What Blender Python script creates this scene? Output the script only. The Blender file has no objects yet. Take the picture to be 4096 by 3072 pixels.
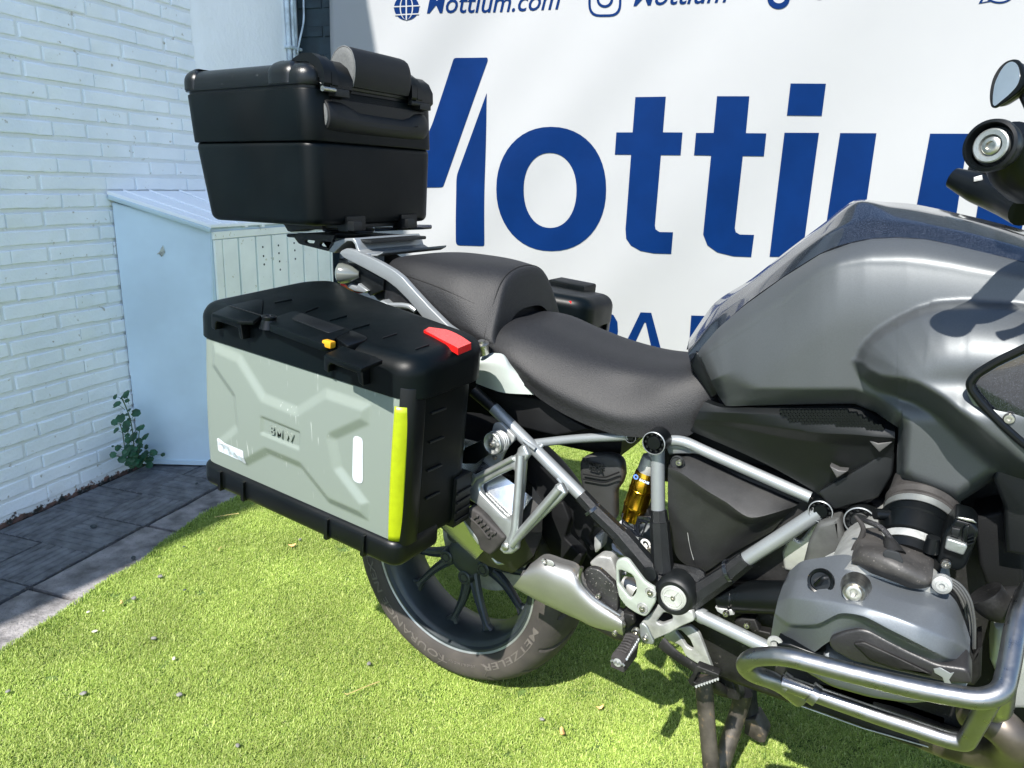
import bpy, bmesh, math, random
import numpy as np
from mathutils import Vector, Matrix, noise
random.seed(7); np.random.seed(7)
rad = math.radians
sc = bpy.context.scene
COL = sc.collection

# ---------------------------------------------------------------- camera
FPX, PPX = 2931.0, np.array([2048.0, 1536.0])
CAM = np.array([.936, -1.364, 1.209])
def _axes(yaw):
    d = np.array([1812 - PPX[0], -(12300 - PPX[1]), -FPX]); d /= np.linalg.norm(d)
    up = -d; fw = np.array([0, 0, -1.]); vh = fw - up * fw.dot(up); vh /= np.linalg.norm(vh)
    r = np.cross(vh, up); a = rad(yaw)
    return np.stack([math.cos(a) * r - math.sin(a) * vh, math.cos(a) * vh + math.sin(a) * r, up], 1)
RC = _axes(31.0)
cd = bpy.data.cameras.new('camera'); cam = bpy.data.objects.new('camera', cd); COL.objects.link(cam)
cd.sensor_width = 36; cd.lens = FPX / 4096 * 36; cd.clip_start = .05; cd.clip_end = 1200
m4 = np.eye(4); m4[:3, :3] = RC.T; m4[:3, 3] = CAM
cam.matrix_world = Matrix(m4.tolist()); sc.camera = cam

# ---------------------------------------------------------------- daylight
SUN = np.array([.03, -.88, 1.0]); SUN /= np.linalg.norm(SUN)
w = bpy.data.worlds.new('World'); sc.world = w; w.use_nodes = True
nt = w.node_tree; sky = nt.nodes.new('ShaderNodeTexSky'); sky.sky_type = 'NISHITA'
sky.sun_disc = False; sky.sun_elevation = math.asin(SUN[2]); sky.sun_rotation = math.atan2(SUN[0], SUN[1])
sky.air_density = 1.0; sky.dust_density = .6; sky.ozone_density = 2.0
nt.links.new(sky.outputs[0], nt.nodes['Background'].inputs[0]); nt.nodes['Background'].inputs[1].default_value = .10
sl = bpy.data.lights.new('sun', 'SUN'); sl.energy = 3.7; sl.angle = rad(.53); sl.color = (1, .955, .89)
so = bpy.data.objects.new('sun', sl); COL.objects.link(so)
so.rotation_euler = Vector(SUN).to_track_quat('Z', 'Y').to_euler()
vs = sc.view_settings; vs.view_transform = 'Standard'; vs.look = 'None'; vs.gamma = 1; vs.exposure = 1.55
vs.use_curve_mapping = False
sc.cycles.max_bounces = 8; sc.cycles.caustics_reflective = False; sc.cycles.caustics_refractive = False
sc.cycles.use_denoising = True

# ---------------------------------------------------------------- measuring: points of the photograph on planes of the place
REG = dict(D=(0, 0, .540038), F=(0, 0, 1), A=(700, 100, 1.8433), B=(700, 1000, 1.3823), C=(1700, 1500, 1.3825),
           E=(2700, 1600, 1.1268), G=(2700, 700, 1.1848), H=(1400, 1900, 1.843), K=(2200, 1650, 2.765),
           L=(3300, 1900, 2.765), M=(1500, 950, 2.212), N=(700, 1150, 2.765), O=(1200, 50, 3.3183),
           Q=(2000, 2100, 2.212), S=(1100, 800, 2.765), T=(2200, 2400, 1.1667), V=(3700, 1000, 1.843),
           J=(3600, 200, 2.0744), X1=(850, 850, 4.0218), X2=(1700, 1700, 2.765), X3=(2300, 1100, 3.6867),
           X4=(1100, 0, 1.4747), X5=(2500, 0, 1.386), Y1=(1700, 200, 1.8433), Y2=(2500, 200, 1.3822),
           Z1=(0, 0, 2.0737), Z2=(0, 1700, 2.212), Z3=(0, 1500, 1.382), Z4=(400, 1300, 2.764), Z5=(400, 700, 2.764),
           Z6=(700, 0, 2.765), I1=(0, 0, 1.62))
def ray(reg, x, y):
    x0, y0, s = REG[reg]; X = x0 + x / s; Y = y0 + y / s
    return RC.T @ np.array([(X - PPX[0]) / FPX, -(Y - PPX[1]) / FPX, -1])
def hit(reg, x, y, n, d):            # plane n.P = d
    r = ray(reg, x, y); n = np.asarray(n, float); return CAM + r * ((d - CAM @ n) / (r @ n))
def py(reg, x, y, v): return hit(reg, x, y, (0, 1, 0), v)
def px(reg, x, y, v): return hit(reg, x, y, (1, 0, 0), v)
def pz(reg, x, y, v): return hit(reg, x, y, (0, 0, 1), v)
UA = np.array([-.2125, .9772, 0]); WA = np.array([.9772, .2125, 0]); ZA = np.array([0, 0, 1.])
def yard(u, w, z): return UA * u + WA * w + ZA * z
def pw(reg, x, y, v): return hit(reg, x, y, WA, v)
def pu(reg, x, y, v): return hit(reg, x, y, UA, v)

# ---------------------------------------------------------------- tags
def tag(o, label=None, cat=None, group=None, kind=None):
    if label: o['label'] = label
    if cat: o['category'] = cat
    if group: o['group'] = group
    if kind: o['kind'] = kind
    return o
WM = {}
def thing(name, label, cat, loc=(0, 0, 0), group=None, kind=None):
    o = bpy.data.objects.new(name, None); COL.objects.link(o); o.location = loc; o.empty_display_size = .1; WM[o.name] = Matrix.Translation(loc)
    return tag(o, label, cat, group, kind)
def link(name, me, parent=None, mats=None, smooth=35):
    o = bpy.data.objects.new(name, me); COL.objects.link(o)
    if parent is not None:
        o.parent = parent; o.matrix_parent_inverse = WM.get(parent.name, Matrix()).inverted()
    if mats is not None:
        me.materials.clear()
        for m in (mats if isinstance(mats, (list, tuple)) else [mats]): me.materials.append(m)
    if smooth:
        me.polygons.foreach_set('use_smooth', [True] * len(me.polygons))
        me.set_sharp_from_angle(angle=rad(smooth))
    return o
def mesh(name, vs_, fs): 
    me = bpy.data.meshes.new(name); me.from_pydata([tuple(map(float, v)) for v in vs_], [], fs); me.validate(); return me
def bm_mesh(name, bm):
    bmesh.ops.recalc_face_normals(bm, faces=bm.faces)
    me = bpy.data.meshes.new(name); bm.to_mesh(me); bm.free(); return me

# ---------------------------------------------------------------- materials
def mat(name, base, rough=.5, metal=0., var=0., vscale=8., bump=0., bscale=200., bdist=.001, coat=0., rvar=0., bump2=0., bscale2=10.,
        spec=.5, aniso=None, col2=None, speck=None, tex='Object', trans=0., emit=None):
    m = bpy.data.materials.new(name); m.use_nodes = True; t = m.node_tree; N = t.nodes; Lk = t.links
    b = N['Principled BSDF']; b.inputs['Base Color'].default_value = (*base, 1); b.inputs['Roughness'].default_value = rough
    b.inputs['Metallic'].default_value = metal; b.inputs['Coat Weight'].default_value = coat; b.inputs['Coat Roughness'].default_value = .05
    b.inputs['Specular IOR Level'].default_value = spec
    if trans: b.inputs['Transmission Weight'].default_value = trans
    tc = N.new('ShaderNodeTexCoord'); src = tc.outputs[tex]
    def nz(scale, detail=4, rough_=.55, stretch=None):
        n = N.new('ShaderNodeTexNoise'); n.inputs['Scale'].default_value = scale; n.inputs['Detail'].default_value = detail
        n.inputs['Roughness'].default_value = rough_
        if stretch:
            mp = N.new('ShaderNodeMapping'); mp.inputs['Scale'].default_value = stretch; Lk.new(src, mp.inputs[0]); Lk.new(mp.outputs[0], n.inputs['Vector'])
        else: Lk.new(src, n.inputs['Vector'])
        return n
    if var or col2:
        n = nz(vscale); r = N.new('ShaderNodeValToRGB')
        c2 = col2 or tuple(min(1, c * (1 + var)) for c in base); c1 = base if col2 else tuple(c * (1 - var) for c in base)
        r.color_ramp.elements[0].position = .35; r.color_ramp.elements[1].position = .65
        r.color_ramp.elements[0].color = (*c1, 1); r.color_ramp.elements[1].color = (*c2, 1)
        Lk.new(n.outputs[0], r.inputs[0]); out = r.outputs[0]
        if speck:
            n2 = nz(speck[0], 2); r2 = N.new('ShaderNodeValToRGB'); r2.color_ramp.elements[0].position = speck[1]; r2.color_ramp.elements[1].position = speck[1] + .04
            Lk.new(n2.outputs[0], r2.inputs[0]); mx = N.new('ShaderNodeMix'); mx.data_type = 'RGBA'
            Lk.new(r2.outputs[0], mx.inputs[0]); Lk.new(out, mx.inputs[6]); mx.inputs[7].default_value = (*speck[2], 1); out = mx.outputs[2]
        Lk.new(out, b.inputs['Base Color'])
    if rvar:
        n = nz(vscale * 1.7, 5); mr = N.new('ShaderNodeMapRange'); mr.inputs[1].default_value = .3; mr.inputs[2].default_value = .7
        mr.inputs[3].default_value = max(.02, rough - rvar); mr.inputs[4].default_value = rough + rvar
        Lk.new(n.outputs[0], mr.inputs[0]); Lk.new(mr.outputs[0], b.inputs['Roughness'])
    prev = None
    for st, scl in ((bump, bscale), (bump2, bscale2)):
        if st:
            n = nz(scl, 3, .6, aniso if scl == bscale else None); bp = N.new('ShaderNodeBump'); bp.inputs['Strength'].default_value = st
            bp.inputs['Distance'].default_value = bdist if scl == bscale else bdist * 4
            Lk.new(n.outputs[0], bp.inputs['Height'])
            if prev: Lk.new(prev.outputs[0], bp.inputs['Normal'])
            prev = bp
    if prev: Lk.new(prev.outputs[0], b.inputs['Normal'])
    return m
def nodes(m): return m.node_tree.nodes, m.node_tree.links, m.node_tree.nodes['Principled BSDF']
M = {}
M['black'] = mat('grained_black_plastic', (.0024, .0034, .0040), .48, spec=.42, var=.25, vscale=6, bump=.35, bscale=900, bdist=.0006, rvar=.08)
M['case'] = mat('case_black_plastic', (.0009, .0022, .0028), .42, spec=.16, var=.35, vscale=5, bump=.25, bscale=700, bdist=.0005, rvar=.1, speck=(90, .76, (.02, .024, .026)))
M['satin'] = mat('satin_black_moulding', (.0018, .0026, .0032), .33, spec=.28, var=.2, vscale=9, rvar=.06)
M['dull'] = mat('dull_black_plastic', (.004, .0044, .005), .62, spec=.22, var=.3, vscale=12, bump=.3, bscale=400, bdist=.0008)
M['cast_black'] = mat('grained_cast_black', (.004, .005, .006), .36, spec=.4, var=.3, vscale=30, bump=.8, bscale=1300, bdist=.0012, speck=(900, .66, (.05, .05, .05)))
M['gloss'] = mat('dark_metallic_gloss', (.003, .0045, .008), .20, metal=.15, coat=1., var=.4, vscale=900, bump=.12, bscale=1500, bdist=.0004, speck=(1900, .63, (.16, .18, .22)))
M['tank'] = mat('matt_grey_metallic', (.080, .088, .093), .45, metal=.52, var=.05, vscale=500, bump=.10, bscale=900, bdist=.0004)
M['cover'] = mat('matt_grey_cover', (.118, .132, .146), .43, metal=.45, var=.06, vscale=500, bump=.14, bscale=700, bdist=.0005)
M['silver'] = mat('silver_paint', (.24, .26, .27), .36, metal=.45, var=.04, vscale=20, bump=.08, bscale=300, bdist=.0005)
M['cast'] = mat('cast_aluminium', (.31, .33, .325), .38, metal=.75, var=.10, vscale=25, bump=.3, bscale=420, bdist=.0008, rvar=.06)
M['castdull'] = mat('dusty_cast_aluminium', (.36, .37, .36), .5, metal=.5, var=.22, vscale=30, bump=.5, bscale=300, bdist=.001)
M['steel'] = mat('brushed_steel', (.28, .28, .275), .32, metal=1., var=.06, vscale=40, bump=.22, bscale=260, bdist=.0004, rvar=.07, bump2=.1, bscale2=60)
M['shield'] = mat('matt_steel_shield', (.40, .40, .39), .44, metal=.85, var=.06, vscale=18, bump=.1, bscale=200, bdist=.0004)
M['muffler'] = mat('polished_muffler', (.62, .64, .64), .20, metal=1., var=.05, vscale=20, rvar=.05, bump=.1, bscale=60, bdist=.0004)
M['bolt'] = mat('zinc_bolt', (.45, .44, .40), .33, metal=1., var=.25, vscale=150)
M['rubber'] = mat('black_rubber', (.010, .010, .010), .68, spec=.3, var=.3, vscale=20, bump=.3, bscale=300, bdist=.0008)
M['pegrubber'] = mat('dusty_peg_rubber', (.022, .020, .019), .75, var=.35, vscale=40, bump=.3, bscale=200, bdist=.001)
M['rim'] = mat('dark_grey_rim', (.028, .036, .041), .42, metal=.3, var=.2, vscale=12, bump=.1, bscale=500, bdist=.0005)
M['rimlip'] = mat('worn_rim_lip', (.30, .32, .32), .38, metal=.6, var=.25, vscale=12)
M['gold'] = mat('gold_anodised', (.72, .40, .03), .22, metal=1., var=.12, vscale=30, rvar=.05)
M['yellow'] = mat('hi_vis_yellow', (.27, .33, .005), .34, var=.07, vscale=60, bump=.15, bscale=150, bdist=.001)
M['orange'] = mat('orange_yellow_plastic', (.55, .27, .01), .4, var=.1, vscale=60)
M['red'] = mat('red_reflector', (.55, .010, .008), .22, var=.1, vscale=200, bump=.1, bscale=400, coat=.6)
M['white_tape'] = mat('white_reflective_tape', (.42, .45, .49), .3, var=.05, vscale=60)
M['mark'] = mat('light_print', (.62, .62, .60), .5)
M['chrome'] = mat('mirror_glass', (.86, .88, .90), .02, metal=1.)
M['glassy'] = mat('smoked_lens', (.10, .11, .10), .12, spec=.6, coat=1.)
M['dusty'] = mat('dusty_engine_black', (.009, .009, .009), .55, spec=.3, var=.6, vscale=22, bump=.4, bscale=160, bdist=.0015, speck=(120, .68, (.05, .048, .042)))
M['rusty'] = mat('worn_stand_steel', (.055, .048, .040), .55, metal=.4, var=.5, vscale=30, bump=.3, bscale=120, speck=(60, .6, (.12, .09, .06)))

def seat_material():
    m = mat('woven_seat_vinyl', (.016, .0165, .0185), .58, spec=.4)
    N, Lk, b = nodes(m); tc = N.new('ShaderNodeTexCoord')
    vo = N.new('ShaderNodeTexVoronoi'); vo.inputs['Scale'].default_value = 560; vo.inputs['Randomness'].default_value = .8; Lk.new(tc.outputs['Object'], vo.inputs['Vector'])
    r = N.new('ShaderNodeValToRGB'); r.color_ramp.elements[0].position = .15; r.color_ramp.elements[0].color = (.0155, .016, .018, 1); r.color_ramp.elements[1].position = .6; r.color_ramp.elements[1].color = (.0045, .0048, .0055, 1)
    Lk.new(vo.outputs['Distance'], r.inputs[0]); Lk.new(r.outputs[0], b.inputs['Base Color'])
    bp = N.new('ShaderNodeBump'); bp.inputs['Strength'].default_value = .45; bp.inputs['Distance'].default_value = .0008; bp.invert = True
    Lk.new(vo.outputs['Distance'], bp.inputs['Height']); Lk.new(bp.outputs[0], b.inputs['Normal']); return m
M['seat'] = seat_material()

def panel_material():      # grey-green painted pannier side with light scuffs
    m = mat('scuffed_grey_green_paint', (.365, .405, .365), .36, metal=.15)
    N, Lk, b = nodes(m); tc = N.new('ShaderNodeTexCoord')
    out = None
    base = N.new('ShaderNodeRGB'); base.outputs[0].default_value = (.172, .204, .180, 1); cur = base.outputs[0]
    for i, (sc_, rot, st) in enumerate(((26, (0, .5, 0), (1, 1, .05)), (22, (0, -.9, 0), (1, 1, .06)), (30, (0, 1.7, 0), (1, 1, .05)))):
        mp = N.new('ShaderNodeMapping'); mp.inputs['Rotation'].default_value = rot; mp.inputs['Scale'].default_value = st
        mp.inputs['Location'].default_value = (i * 3.1, 0, i)
        Lk.new(tc.outputs['Object'], mp.inputs[0]); n = N.new('ShaderNodeTexNoise'); n.inputs['Scale'].default_value = sc_ * 9; n.inputs['Detail'].default_value = 1
        Lk.new(mp.outputs[0], n.inputs['Vector'])
        n2 = N.new('ShaderNodeTexNoise'); n2.inputs['Scale'].default_value = 14; Lk.new(tc.outputs['Object'], n2.inputs['Vector'])
        r = N.new('ShaderNodeValToRGB'); r.color_ramp.elements[0].position = .73; r.color_ramp.elements[1].position = .76
        r2 = N.new('ShaderNodeValToRGB'); r2.color_ramp.elements[0].position = .5; r2.color_ramp.elements[1].position = .62
        Lk.new(n.outputs[0], r.inputs[0]); Lk.new(n2.outputs[0], r2.inputs[0])
        mu = N.new('ShaderNodeMath'); mu.operation = 'MULTIPLY'; Lk.new(r.outputs[0], mu.inputs[0]); Lk.new(r2.outputs[0], mu.inputs[1])
        mu2 = N.new('ShaderNodeMath'); mu2.operation = 'MULTIPLY'; mu2.inputs[1].default_value = .38; Lk.new(mu.outputs[0], mu2.inputs[0])
        mx = N.new('ShaderNodeMix'); mx.data_type = 'RGBA'; Lk.new(mu2.outputs[0], mx.inputs[0]); Lk.new(cur, mx.inputs[6]); mx.inputs[7].default_value = (.75, .77, .74, 1)
        cur = mx.outputs[2]
    Lk.new(cur, b.inputs['Base Color']); return m
M['panel'] = panel_material()

def whitewash(name, paint, dirt_z=True):
    """thick white masonry paint: chalky noise, grey streaks, flaking to red brick and mould near the ground"""
    m = mat(name, paint, .75, bump=.55, bscale=110, bdist=.0022, bump2=.5, bscale2=22)
    N, Lk, b = nodes(m); tc = N.new('ShaderNodeTexCoord'); geo = N.new('ShaderNodeNewGeometry')
    n = N.new('ShaderNodeTexNoise'); n.inputs['Scale'].default_value = 5; n.inputs['Detail'].default_value = 6; Lk.new(geo.outputs['Position'], n.inputs['Vector'])
    r = N.new('ShaderNodeValToRGB'); r.color_ramp.elements[0].position = .3; r.color_ramp.elements[1].position = .7
    r.color_ramp.elements[0].color = (paint[0] * .88, paint[1] * .9, paint[2] * .92, 1); r.color_ramp.elements[1].color = (*paint, 1)
    Lk.new(n.outputs[0], r.inputs[0]); cur = r.outputs[0]
    n4 = N.new('ShaderNodeTexNoise'); n4.inputs['Scale'].default_value = 38; n4.inputs['Detail'].default_value = 3; Lk.new(geo.outputs['Position'], n4.inputs['Vector'])
    r4 = N.new('ShaderNodeValToRGB'); r4.color_ramp.elements[0].position = .68; r4.color_ramp.elements[1].position = .76; Lk.new(n4.outputs[0], r4.inputs[0])
    mx = N.new('ShaderNodeMix'); mx.data_type = 'RGBA'; Lk.new(r4.outputs[0], mx.inputs[0]); Lk.new(cur, mx.inputs[6]); mx.inputs[7].default_value = (.42, .40, .34, 1); cur = mx.outputs[2]
    if dirt_z:
        sx = N.new('ShaderNodeSeparateXYZ'); Lk.new(geo.outputs['Position'], sx.inputs[0])
        n2 = N.new('ShaderNodeTexNoise'); n2.inputs['Scale'].default_value = 24; n2.inputs['Detail'].default_value = 6; n2.inputs['Roughness'].default_value = .7
        Lk.new(geo.outputs['Position'], n2.inputs['Vector'])
        ad = N.new('ShaderNodeMath'); ad.operation = 'MULTIPLY_ADD'; ad.inputs[1].default_value = -8.; ad.inputs[2].default_value = .17; Lk.new(sx.outputs[2], ad.inputs[0])
        a2 = N.new('ShaderNodeMath'); a2.operation = 'ADD'; Lk.new(ad.outputs[0], a2.inputs[0]); Lk.new(n2.outputs[0], a2.inputs[1])
        r2 = N.new('ShaderNodeValToRGB'); r2.color_ramp.elements[0].position = .62; r2.color_ramp.elements[1].position = .68; Lk.new(a2.outputs[0], r2.inputs[0])
        n3 = N.new('ShaderNodeTexNoise'); n3.inputs['Scale'].default_value = 30; Lk.new(geo.outputs['Position'], n3.inputs['Vector'])
        r3 = N.new('ShaderNodeValToRGB'); r3.color_ramp.elements[0].position = .42; r3.color_ramp.elements[1].position = .6
        r3.color_ramp.elements[0].color = (.035, .035, .03, 1); r3.color_ramp.elements[1].color = (.22, .12, .09, 1); Lk.new(n3.outputs[0], r3.inputs[0])
        m2 = N.new('ShaderNodeMix'); m2.data_type = 'RGBA'; Lk.new(r2.outputs[0], m2.inputs[0]); Lk.new(cur, m2.inputs[6]); Lk.new(r3.outputs[0], m2.inputs[7]); cur = m2.outputs[2]
    Lk.new(cur, b.inputs['Base Color']); return m
M['brick'] = whitewash('white_painted_brick', (.90, .945, .975))
M['mortar'] = whitewash('white_painted_mortar', (.80, .83, .84))
M['plaster'] = mat('white_painted_render', (.90, .93, .95), .8, var=.03, vscale=3, bump=.6, bscale=45, bdist=.004, bump2=.3, bscale2=9)
M['darkbrick'] = mat('dark_painted_brick', (.022, .040, .052), .75, var=.3, vscale=9, bump=.6, bscale=90, bdist=.002)
M['conduit'] = mat('painted_conduit', (.50, .58, .64), .6, var=.25, vscale=20, bump=.3, bscale=60, bdist=.002)
M['locker_side'] = mat('light_blue_painted_metal', (.56, .70, .80), .5, var=.09, vscale=3, bump=.1, bscale=30, bdist=.001)
M['locker_front'] = mat('cream_painted_plank', (.87, .90, .84), .5, var=.05, vscale=7, bump=.2, bscale=60, bdist=.001, aniso=(1, 1, .1), speck=(45, .70, (.62, .62, .48)))
M['locker_rib'] = mat('pale_blue_groove', (.50, .60, .62), .6, var=.1, vscale=12)
M['banner'] = mat('white_vinyl_banner', (.300, .307, .316), .6, spec=.10, var=.012, vscale=3, bump=.12, bscale=1.7, bdist=.01)
M['navy'] = mat('navy_print', (.0002, .015, .080), .65, spec=.06, var=.08, vscale=6, speck=(30, .80, (.003, .03, .12)))
M['hole'] = mat('dark_hole', (.01, .012, .014), .8)
# ---------------------------------------------------------------- shape helpers (all in world metres)
def np3(p): return np.array([float(a) for a in p])
def loft_mesh(name, rings, closed=True, caps=True, extra_mat=None):
    n = len(rings[0]); V = [p for r in rings for p in r]; Fc = []
    for i in range(len(rings) - 1):
        for j in range(n if closed else n - 1):
            k = (j + 1) % n; Fc.append((i * n + j, i * n + k, (i + 1) * n + k, (i + 1) * n + j))
    if caps and closed:
        Fc.append(tuple(range(n - 1, -1, -1))); Fc.append(tuple((len(rings) - 1) * n + j for j in range(n)))
    bm = bmesh.new(); vs_ = [bm.verts.new(tuple(map(float, v))) for v in V]
    for f in Fc:
        try: bm.faces.new([vs_[i] for i in f])
        except ValueError: pass
    return bm_mesh(name, bm)
def frame_of(d, ref=(0, 1, 0)):
    d = np3(d); d = d / np.linalg.norm(d); r = np3(ref)
    if abs(d @ r) > .95: r = np.array([0, 0, 1.])
    a = np.cross(d, r); a /= np.linalg.norm(a); b = np.cross(a, d); return a, b
def fillet(pts, rf, n=6):
    pts = [np3(p) for p in pts]; out = [pts[0]]
    for i in range(1, len(pts) - 1):
        a, b, c = pts[i - 1], pts[i], pts[i + 1]; la, lc = np.linalg.norm(a - b), np.linalg.norm(c - b); r = min(rf, la * .48, lc * .48)
        p, q = b + (a - b) / la * r, b + (c - b) / lc * r
        for t in np.linspace(0, 1, n): out.append((1 - t) ** 2 * p + 2 * t * (1 - t) * b + t * t * q)
    out.append(pts[-1]); return out
def tube(name, pts, r, m, parent, rf=.03, seg=18, hexa=False, squash=1., ref=(0, 1, 0), n=6, smooth=35):
    """round (or faceted) bar through 3-D points; r may be one radius or one per given point"""
    raw = [np3(p) for p in pts]
    P = fillet(raw, rf, n) if len(raw) > 2 and rf > 0 else raw
    if hasattr(r, '__len__'):
        cr = np.cumsum([0] + [np.linalg.norm(raw[i + 1] - raw[i]) for i in range(len(raw) - 1)])
        cp = np.cumsum([0] + [np.linalg.norm(P[i + 1] - P[i]) for i in range(len(P) - 1)]); R = np.interp(cp / cp[-1], cr / cr[-1], r)
    else: R = [r] * len(P)
    seg = 8 if hexa else seg; rings = []; a = None
    for i, p in enumerate(P):
        d = P[min(i + 1, len(P) - 1)] - P[max(i - 1, 0)]; d /= np.linalg.norm(d)
        if a is None: a, b = frame_of(d, ref)
        else: a = a - d * (a @ d); a /= np.linalg.norm(a)
        b = np.cross(d, a)
        ph = math.pi / 8 if hexa else 0
        rings.append([p + a * math.cos(t + ph) * R[i] + b * math.sin(t + ph) * R[i] * squash for t in np.linspace(0, 2 * math.pi, seg, endpoint=False)])
    return link(name, loft_mesh(name, rings), parent, m, smooth)
def rpoly(corners, r, n=4):
    """rounded polygon, corners [(x,y)]"""
    out = []; k = len(corners); rr = r if hasattr(r, '__len__') else [r] * k
    for i in range(k):
        a, b, c = [np.array(corners[j % k], float) for j in (i - 1, i, i + 1)]; la, lc = np.linalg.norm(a - b), np.linalg.norm(c - b); q = min(rr[i], la * .45, lc * .45)
        p, s = b + (a - b) / la * q, b + (c - b) / lc * q
        for t in np.linspace(0, 1, n): out.append((1 - t) ** 2 * p + 2 * t * (1 - t) * b + t * t * s)
    return out
def inset(poly, d):
    P = np.array(poly); n = len(P); c = P.mean(0); out = []
    area = .5 * sum(P[i][0] * P[(i + 1) % n][1] - P[(i + 1) % n][0] * P[i][1] for i in range(n)); sg = 1 if area > 0 else -1
    for i in range(n):
        e1 = P[i] - P[i - 1]; e2 = P[(i + 1) % n] - P[i]
        n1 = np.array([-e1[1], e1[0]]) * sg; n2 = np.array([-e2[1], e2[0]]) * sg
        l1, l2 = np.linalg.norm(n1), np.linalg.norm(n2)
        v = (n1 / l1 if l1 > 1e-9 else 0) + (n2 / l2 if l2 > 1e-9 else 0); v = v / max(np.linalg.norm(v), 1e-9); out.append(P[i] + v * d)
    return out
class Frame:
    """a local frame: p(a,b,c) -> world"""
    def __init__(s, o, ex, ey, ez): s.o, s.x, s.y, s.z = map(np3, (o, ex, ey, ez))
    def __call__(s, a, b, c): return s.o + s.x * a + s.y * b + s.z * c
WORLD = Frame((0, 0, 0), (1, 0, 0), (0, 1, 0), (0, 0, 1))
def prism(name, poly, z0, z1, m, parent, fr=WORLD, bev=.004, bn=3, taper=None, smooth=35, bot=True):
    """polygon in the frame's (x,y) raised z0..z1 with rounded top (and bottom) edges; taper = polygon at the top"""
    poly2 = taper or poly; rings = []
    A, B = [np.array(p) for p in poly], [np.array(p) for p in poly2]; h = z1 - z0
    def ring(z, ins):
        t = (z - z0) / h if h else 0; P = [a * (1 - t) + b * t for a, b in zip(A, B)]
        if ins: P = inset(P, ins)
        return [fr(p[0], p[1], z) for p in P]
    sgn = 1 if h > 0 else -1
    if bot and bev:
        for k in range(bn): t = k / bn * math.pi / 2; rings.append(ring(z0 + sgn * bev * (1 - math.sin(t)), bev * (1 - math.cos(math.pi / 2 - (math.pi / 2 - t))) if False else bev * (1 - math.sin(math.pi / 2 - 0)) ))
        rings = [ring(z0 + sgn * bev * (1 - math.cos(t)), bev * (1 - math.sin(t))) for t in np.linspace(0, math.pi / 2, bn + 1)]
    else: rings.append(ring(z0, 0))
    if bev:
        rings += [ring(z1 - sgn * bev * (1 - math.sin(t)), bev * (1 - math.cos(t))) for t in np.linspace(0, math.pi / 2, bn + 1)]
    else: rings.append(ring(z1, 0))
    return link(name, loft_mesh(name, rings), parent, m, smooth)
def box(name, lo, hi, m, parent, fr=WORLD, bev=.003, bn=2):
    return prism(name, [(lo[0], lo[1]), (hi[0], lo[1]), (hi[0], hi[1]), (lo[0], hi[1])], lo[2], hi[2], m, parent, fr, bev, bn)
def rbox(name, lo, hi, r, m, parent, fr=WORLD, bev=.004, bn=3, cn=5):
    return prism(name, rpoly([(lo[0], lo[1]), (hi[0], lo[1]), (hi[0], hi[1]), (lo[0], hi[1])], r, cn), lo[2], hi[2], m, parent, fr, bev, bn)
def lathe(name, c, axis, prof, m, parent, seg=40, ref=(0, 0, 1), smooth=35, caps=True):
    """prof [(along, radius)] spun round axis through c"""
    d = np3(axis); d /= np.linalg.norm(d); a, b = frame_of(d, ref); c = np3(c)
    rings = [[c + d * h + a * math.cos(t) * max(r, 1e-5) + b * math.sin(t) * max(r, 1e-5) for t in np.linspace(0, 2 * math.pi, seg, endpoint=False)] for h, r in prof]
    return link(name, loft_mesh(name, rings, caps=caps), parent, m, smooth)
def bolt(c, axis, r, m, parent, h=.006, name='bolt'):
    return lathe(name, c, axis, [(0, r), (h * .7, r), (h, r * .82), (h, r * .45), (h * .35, r * .42), (h * .35, 0.0002)], m, parent, 18)
class Plane:
    """plane y = a + b*z + c*x ; points are traced on it, thickness runs away from the viewer side (+y)"""
    def __init__(s, a, b=0., c=0.):
        n = np.array([c, -1., b]); s.d = -a / np.linalg.norm(n); s.n = n / np.linalg.norm(n)   # n points to -y
        s.u = np.array([1, c, 0.]); s.u /= np.linalg.norm(s.u); s.v = np.cross(s.n, s.u) * 1.; 
        if s.v[2] < 0: s.v = -s.v
        s.o = s.n * s.d
    def px(s, reg, x, y): return hit(reg, x, y, s.n, s.d)
    def uv(s, reg, x, y): p = s.px(reg, x, y) - s.o; return (p @ s.u, p @ s.v)
    def W(s, u, v, h=0): return s.o + s.u * u + s.v * v + s.n * h
def curve_mesh(name, loops, depth, bev, res=2, smooth_loops=False):
    """filled outline with holes -> solid of given depth centred on its plane, rounded edges"""
    cu = bpy.data.curves.new(name, 'CURVE'); cu.dimensions = '2D'; cu.fill_mode = 'BOTH'; cu.extrude = max(0, depth / 2 - bev); cu.bevel_depth = bev; cu.bevel_resolution = res; cu.offset = -bev
    for L in loops:
        sp = cu.splines.new('POLY'); sp.points.add(len(L) - 1); sp.use_cyclic_u = True
        for p, (x, y) in zip(sp.points, L): p.co = (x, y, 0, 1)
    ob = bpy.data.objects.new(name, cu); me = bpy.data.meshes.new_from_object(ob); bpy.data.objects.remove(ob); bpy.data.curves.remove(cu); me.name = name
    return me
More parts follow.
